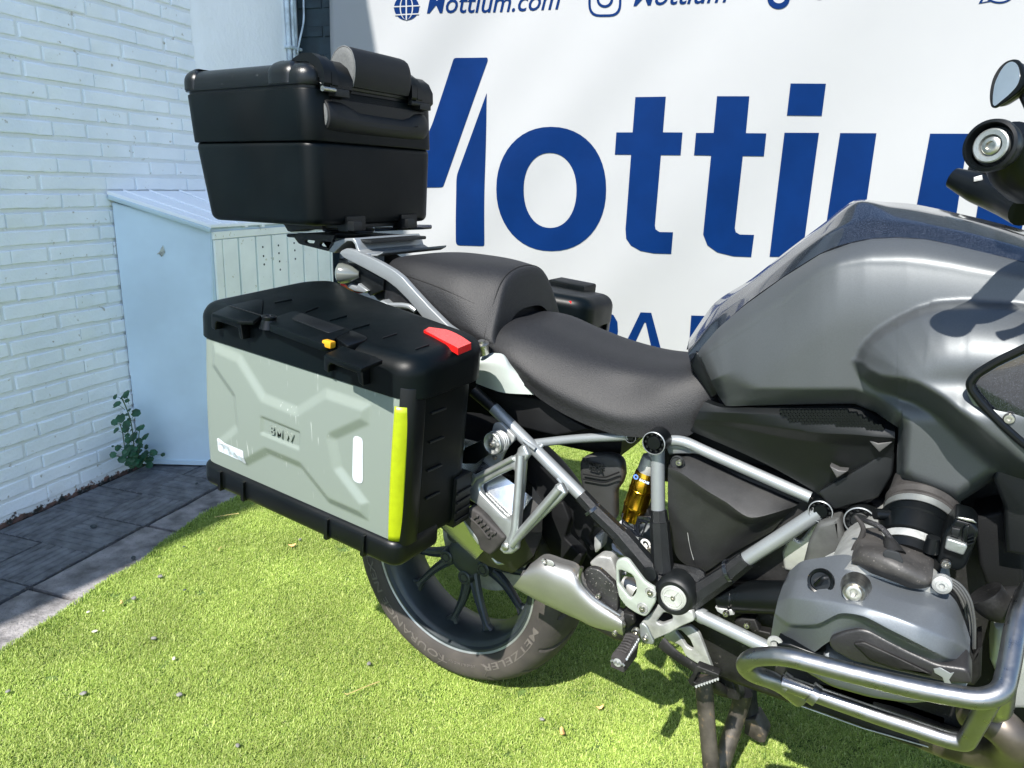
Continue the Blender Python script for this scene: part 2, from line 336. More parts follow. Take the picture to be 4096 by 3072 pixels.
def plate(name, reg, outer, pl, t, m, parent, holes=(), bev=.0015, r=0., hr=None, warp=None, smooth=35, raise_=0., rn=4):
    """solid plate traced on plane pl (near face), thickness t"""
    hr = r if hr is None else hr
    L0 = [pl.uv(reg, *p) for p in outer]; loops = [rpoly(L0, r, rn) if r else L0]
    for h in holes:
        hh = [pl.uv(reg, *p) for p in h]; loops.append(rpoly(hh, hr, 4) if hr else hh)
    me = curve_mesh(name, loops, t, min(bev, t * .45))
    n = len(me.vertices); co = np.empty(n * 3); me.vertices.foreach_get('co', co); co = co.reshape(-1, 3)
    W_ = pl.o + co[:, :1] * pl.u + co[:, 1:2] * pl.v + (co[:, 2:3] * (1 if np.cross(pl.u, pl.v) @ pl.n > 0 else 1) - t / 2 + raise_) * pl.n
    if warp is not None: W_ = np.array([warp(p) for p in W_])
    me.vertices.foreach_set('co', W_.ravel()); 
    bm = bmesh.new(); bm.from_mesh(me); bmesh.ops.remove_doubles(bm, verts=bm.verts, dist=1e-5); bmesh.ops.recalc_face_normals(bm, faces=bm.faces); bm.to_mesh(me); bm.free()
    return link(name, me, parent, m, smooth)
def cr_interp(P, n, closed=False, tau=1.):
    """Catmull-Rom through control rows P (k,...) -> n samples per span"""
    P = np.asarray(P, float); k = len(P); out = []
    for i in range(k - 1):
        p0 = P[i - 1] if i > 0 else 2 * P[0] - P[1]; p1, p2 = P[i], P[i + 1]; p3 = P[i + 2] if i + 2 < k else 2 * P[-1] - P[-2]
        for t in np.linspace(0, 1, n, endpoint=False):
            m1, m2 = .5 * tau * (p2 - p0), .5 * tau * (p3 - p1); t2, t3 = t * t, t ** 3
            out.append((2 * t3 - 3 * t2 + 1) * p1 + (t3 - 2 * t2 + t) * m1 + (-2 * t3 + 3 * t2) * p2 + (t3 - t2) * m2)
    out.append(P[-1]); return np.array(out)
def surface(name, G, m, parent, n=4, skirt=None, mirror=False, sharp_rows=(), smooth=40, tau=(1., 1.)):
    """smooth sheet through a grid of world points G[row][col]; its rim is folded back by the vector skirt"""
    G = np.array(G, float)
    A = cr_interp(G, n, tau=tau[0]); B = cr_interp(A.transpose(1, 0, 2), n, tau=tau[1]).transpose(1, 0, 2)
    R_, C_ = B.shape[:2]
    if skirt is not None:
        sk = np3(skirt)
        rows = [r for r in B]
        top = [B[0] + sk]; bot = [B[-1] + sk]
        B = np.concatenate([top, B, bot], 0); L = B[:, :1] + sk; Rr = B[:, -1:] + sk
        L[0] = B[0, :1]; L[-1] = B[-1, :1]; Rr[0] = B[0, -1:]; Rr[-1] = B[-1, -1:]
        B = np.concatenate([L, B, Rr], 1); R_, C_ = B.shape[:2]
    V = B.reshape(-1, 3); Fc = [(i * C_ + j, i * C_ + j + 1, (i + 1) * C_ + j + 1, (i + 1) * C_ + j) for i in range(R_ - 1) for j in range(C_ - 1)]
    bm = bmesh.new(); vv = [bm.verts.new(tuple(v)) for v in V]
    for f in Fc:
        try: bm.faces.new([vv[i] for i in f])
        except ValueError: pass
    if mirror:
        v2 = [bm.verts.new((v[0], -v[1], v[2])) for v in V]
        for f in Fc:
            try: bm.faces.new([v2[i] for i in reversed(f)])
            except ValueError: pass
    bmesh.ops.remove_doubles(bm, verts=bm.verts, dist=1e-4)
    me = bm_mesh(name, bm)
    o = link(name, me, parent, m, smooth)
    return o
def gpx(reg, rows):   # rows of (x, y, depth_y) -> world grid
    return [[py(reg, *p) for p in row] for row in rows]
def text_mesh(txt, size, shear=0., offset=0., extrude=.0006, align='LEFT', space=1.0):
    cu = bpy.data.curves.new('text', 'FONT'); cu.body = txt; cu.size = size; cu.shear = shear; cu.offset = offset; cu.extrude = extrude; cu.align_x = align; cu.space_character = space; cu.resolution_u = 3
    ob = bpy.data.objects.new('text', cu); dg = bpy.context.evaluated_depsgraph_get(); COL.objects.link(ob); dg.update()
    me = bpy.data.meshes.new_from_object(ob.evaluated_get(bpy.context.evaluated_depsgraph_get())); bpy.data.objects.remove(ob); bpy.data.curves.remove(cu); return me
def text_on(name, txt, size, o, u, v, m, parent, shear=0., offset=0., extrude=.0006, align='LEFT', fn=None, space=1.0, sx=1.):
    me = text_mesh(txt, size, shear, offset, extrude, align, space); n = len(me.vertices)
    co = np.empty(n * 3); me.vertices.foreach_get('co', co); co = co.reshape(-1, 3); u = np3(u); v = np3(v); u /= np.linalg.norm(u); v /= np.linalg.norm(v); nn = np.cross(u, v)
    if fn is not None: W_ = np.array([fn(*c) for c in co])
    else: W_ = np3(o) + co[:, :1] * sx * u + co[:, 1:2] * v + co[:, 2:3] * nn
    me.vertices.foreach_set('co', W_.ravel()); me.update()
    return link(name, me, parent, m, 0)
# ================================================================ THE YARD
# ground: one sheet, grass turf on it, tiled strip and kerb along the wall
def ground_mat():
    m = mat('yard_concrete', (.34, .335, .32), .85, var=.2, vscale=3, bump=.4, bscale=60, bdist=.004); return m
g = link('ground', mesh('ground', [(-300, -300, -.03), (300, -300, -.03), (300, 300, -.03), (-300, 300, -.03)], [(0, 1, 2, 3)]), None, ground_mat(), 0); tag(g, kind='structure')

def turf_materials():
    m = mat('turf_backing', (.07, .12, .022), .9, var=.4, vscale=60, bump=.6, bscale=200, bdist=.004)
    b_ = mat('turf_blade', (.16, .30, .035), .52, spec=.35); N, Lk, bs = nodes(b_)
    a = N.new('ShaderNodeAttribute'); a.attribute_name = 'tint'; a.attribute_type = 'GEOMETRY'
    oi = N.new('ShaderNodeObjectInfo')
    r = N.new('ShaderNodeValToRGB'); e = r.color_ramp.elements; e[0].position = 0; e[0].color = (.10, .19, .025, 1); e[1].position = 1; e[1].color = (.70, .70, .40, 1)
    x = e.new(.45); x.color = (.37, .49, .10, 1); x = e.new(.82); x.color = (.57, .64, .22, 1)
    Lk.new(a.outputs['Fac'], r.inputs[0])
    geo = N.new('ShaderNodeNewGeometry'); n = N.new('ShaderNodeTexNoise'); n.inputs['Scale'].default_value = 3.2; n.inputs['Detail'].default_value = 6; Lk.new(geo.outputs['Position'], n.inputs['Vector'])
    hs = N.new('ShaderNodeHueSaturation'); mr = N.new('ShaderNodeMapRange'); mr.inputs[1].default_value = .3; mr.inputs[2].default_value = .7; mr.inputs[3].default_value = .76; mr.inputs[4].default_value = 1.2
    Lk.new(n.outputs[0], mr.inputs[0]); Lk.new(mr.outputs[0], hs.inputs['Value']); Lk.new(r.outputs[0], hs.inputs['Color']); Lk.new(hs.outputs[0], bs.inputs['Base Color'])
    tl = N.new('ShaderNodeBsdfTranslucent'); Lk.new(hs.outputs[0], tl.inputs[0]); ms = N.new('ShaderNodeMixShader'); ms.inputs[0].default_value = .38
    out = N['Material Output']; Lk.new(bs.outputs[0], ms.inputs[1]); Lk.new(tl.outputs[0], ms.inputs[2]); Lk.new(ms.outputs[0], out.inputs[0])
    return m, b_
TB, TBL = turf_materials()
edge_px = [(0, 1530), (110, 1460), (250, 1370), (350, 1305), (450, 1240), (520, 1185), (600, 1140), (700, 1078), (800, 1020), (900, 925), (1000, 860), (1120, 770), (1380, 640)]
edge = [pz('Z3', x, y, 0) for x, y in edge_px]
euw = [(p @ UA, p @ WA) for p in edge]
def edge_w(u): return float(np.interp(u, [a for a, b in euw], [b for a, b in euw])) if euw[0][0] < u < euw[-1][0] else (-1.16 if u < 0 else -1.25)
us = list(np.linspace(-4.5, euw[0][0] - .05, 12)) + list(np.linspace(euw[0][0], euw[-1][0], 60)) + list(np.linspace(euw[-1][0] + .05, 2.06, 10))
bp_ = [yard(u, edge_w(u) + .004 * math.sin(u * 31), .0) for u in us]; V = bp_ + [yard(u, 7.0, 0) for u in us]; n_ = len(us)
lo = [v - np.array([0, 0, .029]) for v in bp_]
tb = link('turf_backing', mesh('turf_backing', V + lo, [(i, i + n_, i + n_ + 1, i + 1) for i in range(n_ - 1)] + [(i, i + 1, 2 * n_ + i + 1, 2 * n_ + i) for i in range(n_ - 1)]), None, TB, 0); tag(tb, kind='structure')

def turf():
    """curly artificial grass: a small patch of blades instanced over scattered points (geometry nodes)"""
    rs = np.random.RandomState(3); V, Fc, tint = [], [], []
    S = .10; NB = 1500
    for k in range(NB):
        bx, by = rs.uniform(-S / 2, S / 2, 2); a = rs.uniform(0, 2 * math.pi); h = rs.uniform(.007, .0145); wd = rs.uniform(.0006, .0011); lean = rs.uniform(.5, 1.7); curl = rs.uniform(-1.2, 1.6)
        d = np.array([math.cos(a), math.sin(a), 0]); s = np.array([-math.sin(a), math.cos(a), 0]); p = np.array([bx, by, -.001]); b0 = len(V); th = lean * .3
        tn = rs.beta(2.0, 2.2)
        if rs.rand() < .06: tn = .97; h *= .6; lean = 1.4
        for i in range(4):
            ww = wd * (1, .95, .75, .15)[i]; V += [p - s * ww, p + s * ww]; tint += [tn * (.8 + .2 * i / 3)] * 2
            dr = d * math.sin(th) + np.array([0, 0, 1.]) * math.cos(th); p = p + dr * h / 3; th += lean * .5 + curl * .25
        for i in range(3): Fc.append((b0 + 2 * i, b0 + 2 * i + 1, b0 + 2 * i + 3, b0 + 2 * i + 2))
    nb = len(V); pts = []
    for gx in np.arange(-2.6, 3.4, .074):
        for gy in np.arange(-1.9, 3.4, .074):
            p = np.array([gx + rs.uniform(-.02, .02), gy + rs.uniform(-.02, .02), 0]); u, w_ = p @ UA, p @ WA
            if w_ < edge_w(u) + .040 or u > 2.12 or w_ > 4: continue
            q = RC @ (p - CAM)
            if -q[2] < .3: continue
            sx, sy = PPX[0] + FPX * q[0] / -q[2], PPX[1] - FPX * q[1] / -q[2]
            pts.append(p)
    # a thinner fringe of short tufts right along the cut edge
    me = bpy.data.meshes.new('turf_grass'); allv = V + pts
    me.from_pydata([tuple(v) for v in allv], [], Fc)
    at = me.attributes.new('tint', 'FLOAT', 'POINT'); at.data.foreach_set('value', list(tint) + [0.] * len(pts))
    ap = me.attributes.new('spot', 'FLOAT', 'POINT'); ap.data.foreach_set('value', [0.] * nb + [1.] * len(pts))
    o = link('turf_grass', me, None, TBL, 0); tag(o, 'short curly bright green artificial grass covering the yard', 'grass', kind='stuff')
    ng = bpy.data.node_groups.new('scatter_turf', 'GeometryNodeTree'); ng.interface.new_socket('Geometry', in_out='INPUT', socket_type='NodeSocketGeometry'); ng.interface.new_socket('Geometry', in_out='OUTPUT', socket_type='NodeSocketGeometry')
    N, Lk = ng.nodes, ng.links; gi = N.new('NodeGroupInput'); go = N.new('NodeGroupOutput')
    na = N.new('GeometryNodeInputNamedAttribute'); na.data_type = 'FLOAT'; na.inputs[0].default_value = 'spot'
    sep = N.new('GeometryNodeSeparateGeometry'); sep.domain = 'POINT'; Lk.new(gi.outputs[0], sep.inputs[0])
    cmp_ = N.new('FunctionNodeCompare'); cmp_.data_type = 'FLOAT'; cmp_.operation = 'GREATER_THAN'; cmp_.inputs[1].default_value = .5; Lk.new(na.outputs[0], cmp_.inputs[0]); Lk.new(cmp_.outputs[0], sep.inputs[1])
    m2p = N.new('GeometryNodeMeshToPoints'); Lk.new(sep.outputs[0], m2p.inputs[0])
    iop = N.new('GeometryNodeInstanceOnPoints'); Lk.new(m2p.outputs[0], iop.inputs['Points']); Lk.new(sep.outputs[1], iop.inputs['Instance'])
    rv = N.new('FunctionNodeRandomValue'); rv.data_type = 'FLOAT_VECTOR'; rv.inputs[0].default_value = (-.03, -.03, 0); rv.inputs[1].default_value = (.03, .03, 6.283); Lk.new(rv.outputs[0], iop.inputs['Rotation'])
    r2 = N.new('FunctionNodeRandomValue'); r2.data_type = 'FLOAT'; r2.inputs[2].default_value = .92; r2.inputs[3].default_value = 1.12; r2.inputs['Seed'].default_value = 5; Lk.new(r2.outputs[1], iop.inputs['Scale'])
    Lk.new(iop.outputs[0], go.inputs[0])
    md = o.modifiers.new('scatter', 'NODES'); md.node_group = ng
    # fringe
    V, Fc, tint = [], [], []
    for k in range(15000):
        u = rs.uniform(-.9, 1.05); w_ = edge_w(u) + rs.uniform(0, .075) - .004; a = rs.uniform(0, 2 * math.pi); h = rs.uniform(.007, .015); wd = rs.uniform(.0007, .0012); lean = rs.uniform(.2, 1.3)
        d = np.array([math.cos(a), math.sin(a), 0]); s = np.array([-math.sin(a), math.cos(a), 0]); p = yard(u, w_, 0) ; b0 = len(V); th = lean * .3; tn = rs.beta(2, 3.5)
        for i in range(4):
            ww = wd * (1, .95, .75, .15)[i]; V += [p - s * ww, p + s * ww]; tint += [tn] * 2
            p = p + (d * math.sin(th) + np.array([0, 0, 1.]) * math.cos(th)) * h / 3; th += lean * .5
        for i in range(3): Fc.append((b0 + 2 * i, b0 + 2 * i + 1, b0 + 2 * i + 3, b0 + 2 * i + 2))
    me = mesh('grass_fringe', V, Fc); at = me.attributes.new('tint', 'FLOAT', 'POINT'); at.data.foreach_set('value', tint)
    tag(link('grass_fringe', me, None, TBL, 0), 'ragged fringe of artificial grass along the kerb', 'grass', kind='stuff')
turf()

# paving: square ribbed tiles and worn kerb slabs, each its own piece
def paving():
    def tile_mat(name, rot):
        m = mat(name, (.125, .130, .136), .9, var=.38, vscale=16, bump=.5, bscale=350, bdist=.0015, speck=(260, .70, (.27, .28, .29)))
        return m
    tm = tile_mat('grey_concrete_tile', 0); km = mat('worn_granite_kerb', (.19, .180, .180), .85, var=.5, vscale=13, bump=.8, bscale=110, bdist=.004, bump2=.6, bscale2=18, speck=(220, .66, (.05, .05, .055)))
    pv = link('pavement', mesh('pavement', [yard(-4, -2.2, -.022), yard(-4, -1.0, -.022), yard(2.1, -1.0, -.022), yard(2.1, -2.2, -.022)], [(0, 1, 2, 3)]), None, mat('joint_dirt', (.035, .034, .03), .95, var=.4, vscale=60, bump=.6, bscale=150, bdist=.003), 0)
    tag(pv, kind='structure')
    FY = Frame((0, 0, 0), UA, WA, ZA)
    # one ribbed tile mesh (ridges along its first axis), reused
    def tile(nm, L=.2155):
        h = L / 2; bm = bmesh.new(); prof = []
        for k in range(7):
            c = -h + (k + .5) * L / 7; q = L / 14 * .70; prof += [(c - L / 14 + .0015, -.0034), (c - q, 0.), (c + q, 0.), (c + L / 14 - .0015, -.0034)]
        prof[0] = (-h, -.0034); prof[-1] = (h, -.0034); prof = [(-h, -.02)] + prof + [(h, -.02)]
        rows = [[bm.verts.new((x, y, z)) for y, z in prof] for x in (-h, h)]
        for j in range(len(prof) - 1): bm.faces.new((rows[0][j], rows[1][j], rows[1][j + 1], rows[0][j + 1]))
        for r_ in rows:
            bm.faces.new(r_ if r_ is rows[0] else list(reversed(r_)))
        me = bm_mesh(nm, bm); me.materials.append(tm); return me
    tA = [tile('paving_tile_%d' % k, .2150 - .0008 * k) for k in range(2)]
    rs = random.Random(5); first = None
    for iu in range(-14, 9):
        for iw in range(2):
            u = .10 + .2185 * (iu + .5); w_ = -1.612 + .109 * (1 if iw else -1); u += .0
            o = bpy.data.objects.new('paving_tile', tA[rs.randrange(2)]); COL.objects.link(o); o.parent = pv
            o.matrix_world = Matrix((( *([UA[0], WA[0], 0]), 0), (UA[1], WA[1], 0, 0), (0, 0, 1, 0), (0, 0, 0, 1)))
            rz = math.atan2(UA[1], UA[0]) + (math.pi / 2 if (iu + iw) % 2 else 0) + rs.uniform(-.006, .006)
            P = yard(u, w_, -.003 + rs.uniform(-.0012, .0012)); o.matrix_world = Matrix.Translation(P) @ Matrix.Rotation(rz, 4, 'Z') @ Matrix.Rotation(rs.uniform(-.003, .003), 4, 'X')
    for i, (a, b) in enumerate([(-3.4, -2.75), (-2.74, -2.0), (-1.985, -1.36), (-1.35, -.72), (-.71, -.135), (-.12, .318), (.335, .80), (.812, 1.3), (1.31, 1.9)]):
        n = 14; top, bot = [], []
        for k in range(n): u = a + (b - a) * k / (n - 1); bot.append((u, -1.378 + .004 * noise.noise(Vector((u * 9, 0, i)))))
        for k in range(n): u = b + (a - b) * k / (n - 1); top.append((u + (.02 * noise.noise(Vector((k, i, 3))) if k in (0, n - 1) else 0), -1.10))
        prism('kerb_slab', bot + top, -.028, -.0045 + .0012 * ((i * 7) % 3), km, pv, FY, .0025, 2)
    for k in range(34):   # nothing grows loose here but a dirty seam of grit between tiles and kerb
        pass
    # seam of grit and flaked mortar at the wall foot and along the kerb
    V, Fc = [], []
    for k in range(900):
        u = rs.uniform(-.9, 1.0); w_ = (-1.386 + rs.gauss(0, .006)) if rs.random() < .6 else (-1.838 + rs.gauss(0, .006)); r = rs.uniform(.001, .0035); c = yard(u, w_, -.004 + r * .5); b0 = len(V)
        for d in ((r, 0, 0), (0, r, 0), (-r, 0, 0), (0, -r, 0), (0, 0, r * .9)): V.append(c + np.array(d) * rs.uniform(.6, 1.2))
        Fc += [(b0, b0 + 1, b0 + 4), (b0 + 1, b0 + 2, b0 + 4), (b0 + 2, b0 + 3, b0 + 4), (b0 + 3, b0, b0 + 4)]
    gr = link('grit', mesh('grit', V, Fc), None, mat('grit', (.10, .095, .085), .95, var=.6, vscale=80), 0); tag(gr, 'dark grit lodged in the seams of the paving', 'grit', kind='stuff')
paving()

# left wall: painted bricks one by one, recessed mortar, smooth rendered end with conduits
def brick_mesh(nm, L, H, D, seed, mt):
    rs = random.Random(seed); j = lambda s: rs.uniform(-s, s); bm = bmesh.new(); nx = 5 if L > .2 else 3
    r = .0042; grid = []
    ys = [-H / 2, -H / 2 + r * .35, -H / 2 + r, H / 2 - r, H / 2 - r * .35, H / 2]; dz = [-.010, -.0018, 0, 0, -.0018, -.010]
    xs = [-L / 2, -L / 2 + r * .4, -L / 2 + r] + [(-L / 2 + r) + (L - 2 * r) * k / nx for k in range(1, nx)] + [L / 2 - r, L / 2 - r * .4, L / 2]; dx = [-.010, -.0018, 0] + [0] * (nx - 1) + [0, -.0018, -.010]
    for x, a in zip(xs, dx):
        grid.append([bm.verts.new((x + j(.0014), y + (j(.0019)), min(a, b) + j(.0011) - (0 if a == 0 and b == 0 else .0004))) for y, b in zip(ys, dz)])
    for i in range(len(xs) - 1):
        for k in range(len(ys) - 1): bm.faces.new((grid[i][k], grid[i + 1][k], grid[i + 1][k + 1], grid[i][k + 1]))
    rim = [g_[0] for g_ in grid] + grid[-1][1:] + [g_[-1] for g_ in reversed(grid[:-1])] + list(reversed(grid[0][1:-1])); low = [bm.verts.new((v.co.x, v.co.y, -D)) for v in rim]
    for i in range(len(rim)): bm.faces.new((rim[i], rim[(i + 1) % len(rim)], low[(i + 1) % len(rim)], low[i]))
    bmesh.ops.recalc_face_normals(bm, faces=bm.faces); me = bpy.data.meshes.new(nm); bm.to_mesh(me); bm.free(); me.materials.append(mt)
    me.polygons.foreach_set('use_smooth', [True] * len(me.polygons)); me.set_sharp_from_angle(angle=rad(18)); return me
WW = -1.852; PITCH = .0629
def left_wall():
    wl = thing('brick_wall', 'tall white painted brick wall on the left, flaking at its foot', 'wall', tuple(yard(.5, WW - .1, 0)))
    F_ = Frame(yard(0, WW, 0), UA, ZA, WA)   # x along wall, y up, z out of the wall
    HT = 5.0
    U0, U1 = -3.5, 1.315
    n = 90; rows = 26
    link('mortar', mesh('mortar', [yard(U0, WW - .0058, 0), yard(U1, WW - .0058, 0), yard(U1, WW - .0058, HT), yard(U0, WW - .0058, HT)], [(0, 1, 2, 3)]), wl, M['mortar'], 0)
    box('wall_core', (U0, -.02, -.25), (2.16, HT, -.0095), M['mortar'], wl, F_, 0)
    st = [brick_mesh('stretcher_%d' % k, .2835, .0505, .02, k, M['brick']) for k in range(5)]; hd = [brick_mesh('header_%d' % k, .1375, .0505, .02, 20 + k, M['brick']) for k in range(4)]
    rs = random.Random(11); far_v, far_f = [], []
    R3 = Matrix(((UA[0], 0, WA[0], 0), (UA[1], 0, WA[1], 0), (0, 1, 0, 0), (0, 0, 0, 1)))
    cnt = 0; rest = []
    for c in range(0, 66):
        z = .018 + PITCH * c + .026 - .0 ; z = .078 - PITCH / 2 + PITCH * (c) - .0 if True else z
        off = .562 if c % 2 else .768
        k0 = int((U0 - off) / .4345) - 1
        for k in range(k0, 6):
            for kind in (0, 1):
                L = .1375 if kind == 0 else .2835; s = off + .4345 * k + (0 if kind == 0 else .148); cu = s + L / 2
                if cu - L / 2 < U0 or cu - L / 2 > U1 - .02: continue
                if cu + L / 2 > U1:
                    Ln = U1 - (cu - L / 2) - .004
                    if Ln < .03: continue
                    sc_ = Ln / L; cu = cu - L / 2 + Ln / 2
                else: sc_ = 1
                me = rs.choice(hd if kind == 0 else st)
                P = yard(cu + rs.uniform(-.003, .003), WW + rs.uniform(-.0016, .0028) + (-.0015 if c == 0 else 0), z + rs.uniform(-.0012, .0012))
                Mx = Matrix.Translation(P) @ R3 @ Matrix.Rotation(rs.uniform(-.006, .006), 4, 'Z') @ Matrix.Rotation(rs.uniform(-.008, .008), 4, 'Y') @ Matrix.Diagonal((sc_, 1, 1, 1))
                q = RC @ (np3(P) - CAM); vis = False
                if -q[2] > .2:
                    sx, sy = PPX[0] + FPX * q[0] / -q[2], PPX[1] - FPX * q[1] / -q[2]; vis = sx > -260 and sx < 1200 and sy > -160
                if vis and cnt < 300:
                    o = bpy.data.objects.new('brick', me); COL.objects.link(o); o.parent = wl; o.matrix_parent_inverse = WM[wl.name].inverted(); o.matrix_world = Mx
                    o.matrix_basis = Mx; cnt += 1
                else: rest.append((me, Mx))
    bm = bmesh.new()
    for me, Mx in rest:
        t = me.copy(); t.transform(Mx); bm.from_mesh(t); bpy.data.meshes.remove(t)
    mr = bpy.data.meshes.new('bricks'); bm.to_mesh(mr); bm.free(); o = link('bricks', mr, wl, M['brick'], 0); o['kind'] = 'stuff'
    mr.polygons.foreach_set('use_smooth', [True] * len(mr.polygons)); mr.set_sharp_from_angle(angle=rad(18))
    print('bricks', cnt, len(rest))
    # rendered end of the wall
    rc, cc = 60, 24; V = []
    for i in range(rc):
        for k in range(cc):
            z = HT * i / (rc - 1); u = U1 + (2.05 - U1) * k / (cc - 1); e = .006 * noise.noise(Vector((z * 13, 0, 1))) if k == 0 else 0
            V.append(yard(u + e, WW + (.003 if k else -.006) + .0022 * noise.noise(Vector((u * 7, z * 5, 0))), z))
    link('rendered_panel', mesh('rendered_panel', V, [(i * cc + k, i * cc + k + 1, (i + 1) * cc + k + 1, (i + 1) * cc + k) for i in range(rc - 1) for k in range(cc - 1)]), wl, M['plaster'], 60)
left_wall()

# banner: printed vinyl sheet hung in front of the dark back wall
B0 = np.array([-1.8, 1.72, 0]); BE = np.array([.963, .27, 0]); BE /= np.linalg.norm(BE); BN = np.array([BE[1], -BE[0], 0])   # BN toward the yard
def fold(s, z):
    d = 0.
    for k, (a, f, ph, sl) in enumerate(((.012, 3.1, .4, .75), (.0085, 6.2, 1.9, .62), (.0050, 12., .2, .9), (.008, 1.3, 2.2, .3))):
        d += a * math.sin(f * (s - sl * z) + ph + .5 * math.sin(1.3 * z + k)) * (.45 + .55 * math.sin(.9 * s + k))
    return d
def bpt(s, z, h=0): return B0 + BE * s + ZA * z + BN * (fold(s, z) + h)
def bsz(reg, x, y):
    P = hit(reg, x, y, BN, B0 @ BN); return ((P - B0) @ BE, P[2])
def banner():
    bn = thing('banner', 'large white vinyl banner with navy lettering hung behind the motorcycle', 'banner', tuple(B0 + BE * 2))
    ns, nz_ = 190, 100; V = []; S0, S1, Z0, Z1 = -.225, 4.9, .10, 2.62
    for i in range(nz_):
        for k in range(ns): s, z = S0 + (S1 - S0) * k / (ns - 1), Z0 + (Z1 - Z0) * i / (nz_ - 1); V.append(bpt(s, z))
    sh = link('sheet', mesh('sheet', V, [(i * ns + k, i * ns + k + 1, (i + 1) * ns + k + 1, (i + 1) * ns + k) for i in range(nz_ - 1) for k in range(ns - 1)]), bn, M['banner'], 80)
    md = sh.modifiers.new('thickness', 'SOLIDIFY'); md.thickness = .0015
    def sheet_letters(name, loops, h=.0022, t=.0012, m=M['navy'], label=None):
        me = curve_mesh(name, loops, t, 0); bm = bmesh.new(); bm.from_mesh(me)
        for _ in range(4):
            ed = [e for e in bm.edges if e.calc_length() > .06]
            if not ed: break
            bmesh.ops.subdivide_edges(bm, edges=ed, cuts=1); bmesh.ops.triangulate(bm, faces=[f for f in bm.faces if len(f.verts) > 4])
        for v in bm.verts: v.co = Vector(bpt(v.co.x, v.co.y, v.co.z + h))
        bm.to_mesh(me); bm.free(); o = link(name, me, bn, m, 0)
        if label: o['label'] = label
        return o
    def tr(reg, pts, r=0, rn=4):
        L = [bsz(reg, *p) for p in pts]; return rpoly(L, r, rn) if r else L
    # M (slanted strokes), traced
    sheet_letters('letter', [tr('Y1', [(207, 55), (455, 52), (457, 75), (130, 1012), (-60, 1015), (-120, 940), (50, 540)], .012)])
    sheet_letters('letter', [tr('Y1', [(452, 318), (441, 1445), (236, 1438), (231, 960), (236, 915)], [.001, .012, .02, .03, .03])])
    a = [bsz('Y1', *p) for p in ((-150, 60), (20, 60), (60, 540), (-60, 900))]
    sheet_letters('letter', [tr('A', [(1480, 250), (1640, 250), (1690, 285), (1760, 470), (1700, 1140), (1560, 700)], .02)])
    # o : superellipse ring
    def ring(reg, cx, cy, rx, ry, k=2.2, n=48, tilt=0):
        out = []
        for t in np.linspace(0, 2 * math.pi, n, endpoint=False):
            c, s_ = math.cos(t), math.sin(t); x = cx + rx * math.copysign(abs(c) ** (2 / k), c); y = cy + ry * math.copysign(abs(s_) ** (2 / k), s_); out.append((x, y))
        return [bsz(reg, *p) for p in out]
    sheet_letters('letter', [ring('Y1', 935, 1025, 402, 457, 2.15), ring('Y1', 925, 1035, 194, 276, 2.15)])
    tt = [(1552, 348), (1776, 345), (1755, 608), (1899, 609), (1885, 776), (1740, 775), (1696, 1290), (1702, 1322), (1730, 1341), (1829, 1343), (1815, 1503), (1690, 1499), (1590, 1480), (1520, 1440), (1485, 1390), (1480, 1320), (1521, 772), (1401, 771), (1412, 608), (1532, 608)]
    sheet_letters('letter', [tr('Y1', tt)])
    t2 = [(509, 257), (687, 257), (668, 460), (781, 461), (768, 587), (651, 586), (607, 985), (613, 1008), (635, 1021), (714, 1023), (698, 1146), (600, 1142), (510, 1120), (455, 1080), (432, 1020), (476, 584), (382, 582), (393, 459), (490, 459)]
    sheet_letters('letter', [tr('Y2', t2)])
    sheet_letters('letter', [tr('Y2', [(915, 186), (1111, 186), (1089, 363), (895, 362)])]); sheet_letters('letter', [tr('Y2', [(882, 457), (1074, 457), (980, 1146), (800, 1144)])])
    sheet_letters('letter', [tr('Y2', [(1192, 458), (1393, 459), (1310, 1010), (1330, 1045), (1400, 1050), (1580, 1020), (1688, 462), (1899, 463), (1790, 1160), (1590, 1158), (1330, 1175), (1180, 1165), (1110, 1110), (1105, 1020)])])
    # m : legs seen under the handlebar
    sheet_letters('letter', [tr('Y2', [(2010, 463), (2215, 465), (2212, 520), (2330, 455), (2480, 450), (2600, 520), (2760, 450), (2900, 450), (2990, 520), (2890, 1165), (2690, 1165), (2770, 640), (2720, 600), (2620, 640), (2540, 1165), (2350, 1165), (2430, 640), (2380, 600), (2270, 640), (2150, 1165), (1900, 1160)])])
    # small line under it: ..DA D.. fragments that show
    sheet_letters('letter', [tr('X3', [(300, 560), (480, 545), (570, 590), (625, 690), (632, 830), (600, 1050), (300, 1050)])])
    sheet_letters('letter', [tr('X3', [(965, 553), (1122, 560), (1290, 1200), (1150, 1200), (1040, 705), (1022, 703), (800, 1180), (660, 1180)])])
    sheet_letters('letter', [tr('X3', [(1712, 604), (2000, 612), (2100, 800), (2060, 1300), (1660, 1300)])])
    # top row
    me_off = .0022
    def word(txt, reg, x0, y0, x1, y1, size, shear=.25, off=.006):
        s0, z0 = bsz(reg, x0, y0); s1, z1 = bsz(reg, x1, y1); me = text_mesh(txt, 1., shear, off, .0001)
        xs = [v.co.x for v in me.vertices]; wdt = max(xs) - min(xs); k = (s1 - s0) / wdt; sl = (z1 - z0) / (s1 - s0)
        for v in me.vertices:
            x = (v.co.x - min(xs)) * k; y = v.co.y * k * size; v.co = Vector(bpt(s0 + x, z0 + sl * x + y, .0022 + v.co.z))
        link('lettering', me, bn, M['navy'], 0)
    word('Mottium.com', 'X4', 902, 82, 1678, 52, 1.05); word('Mottium', 'X5', 48, 36, 568, 13, 1.05)
    sheet_letters('globe_emblem', [ring('X4', 782, 48, 74, 74, 2)]);
    # globe meridians in white, just proud of the disc
    gx = []
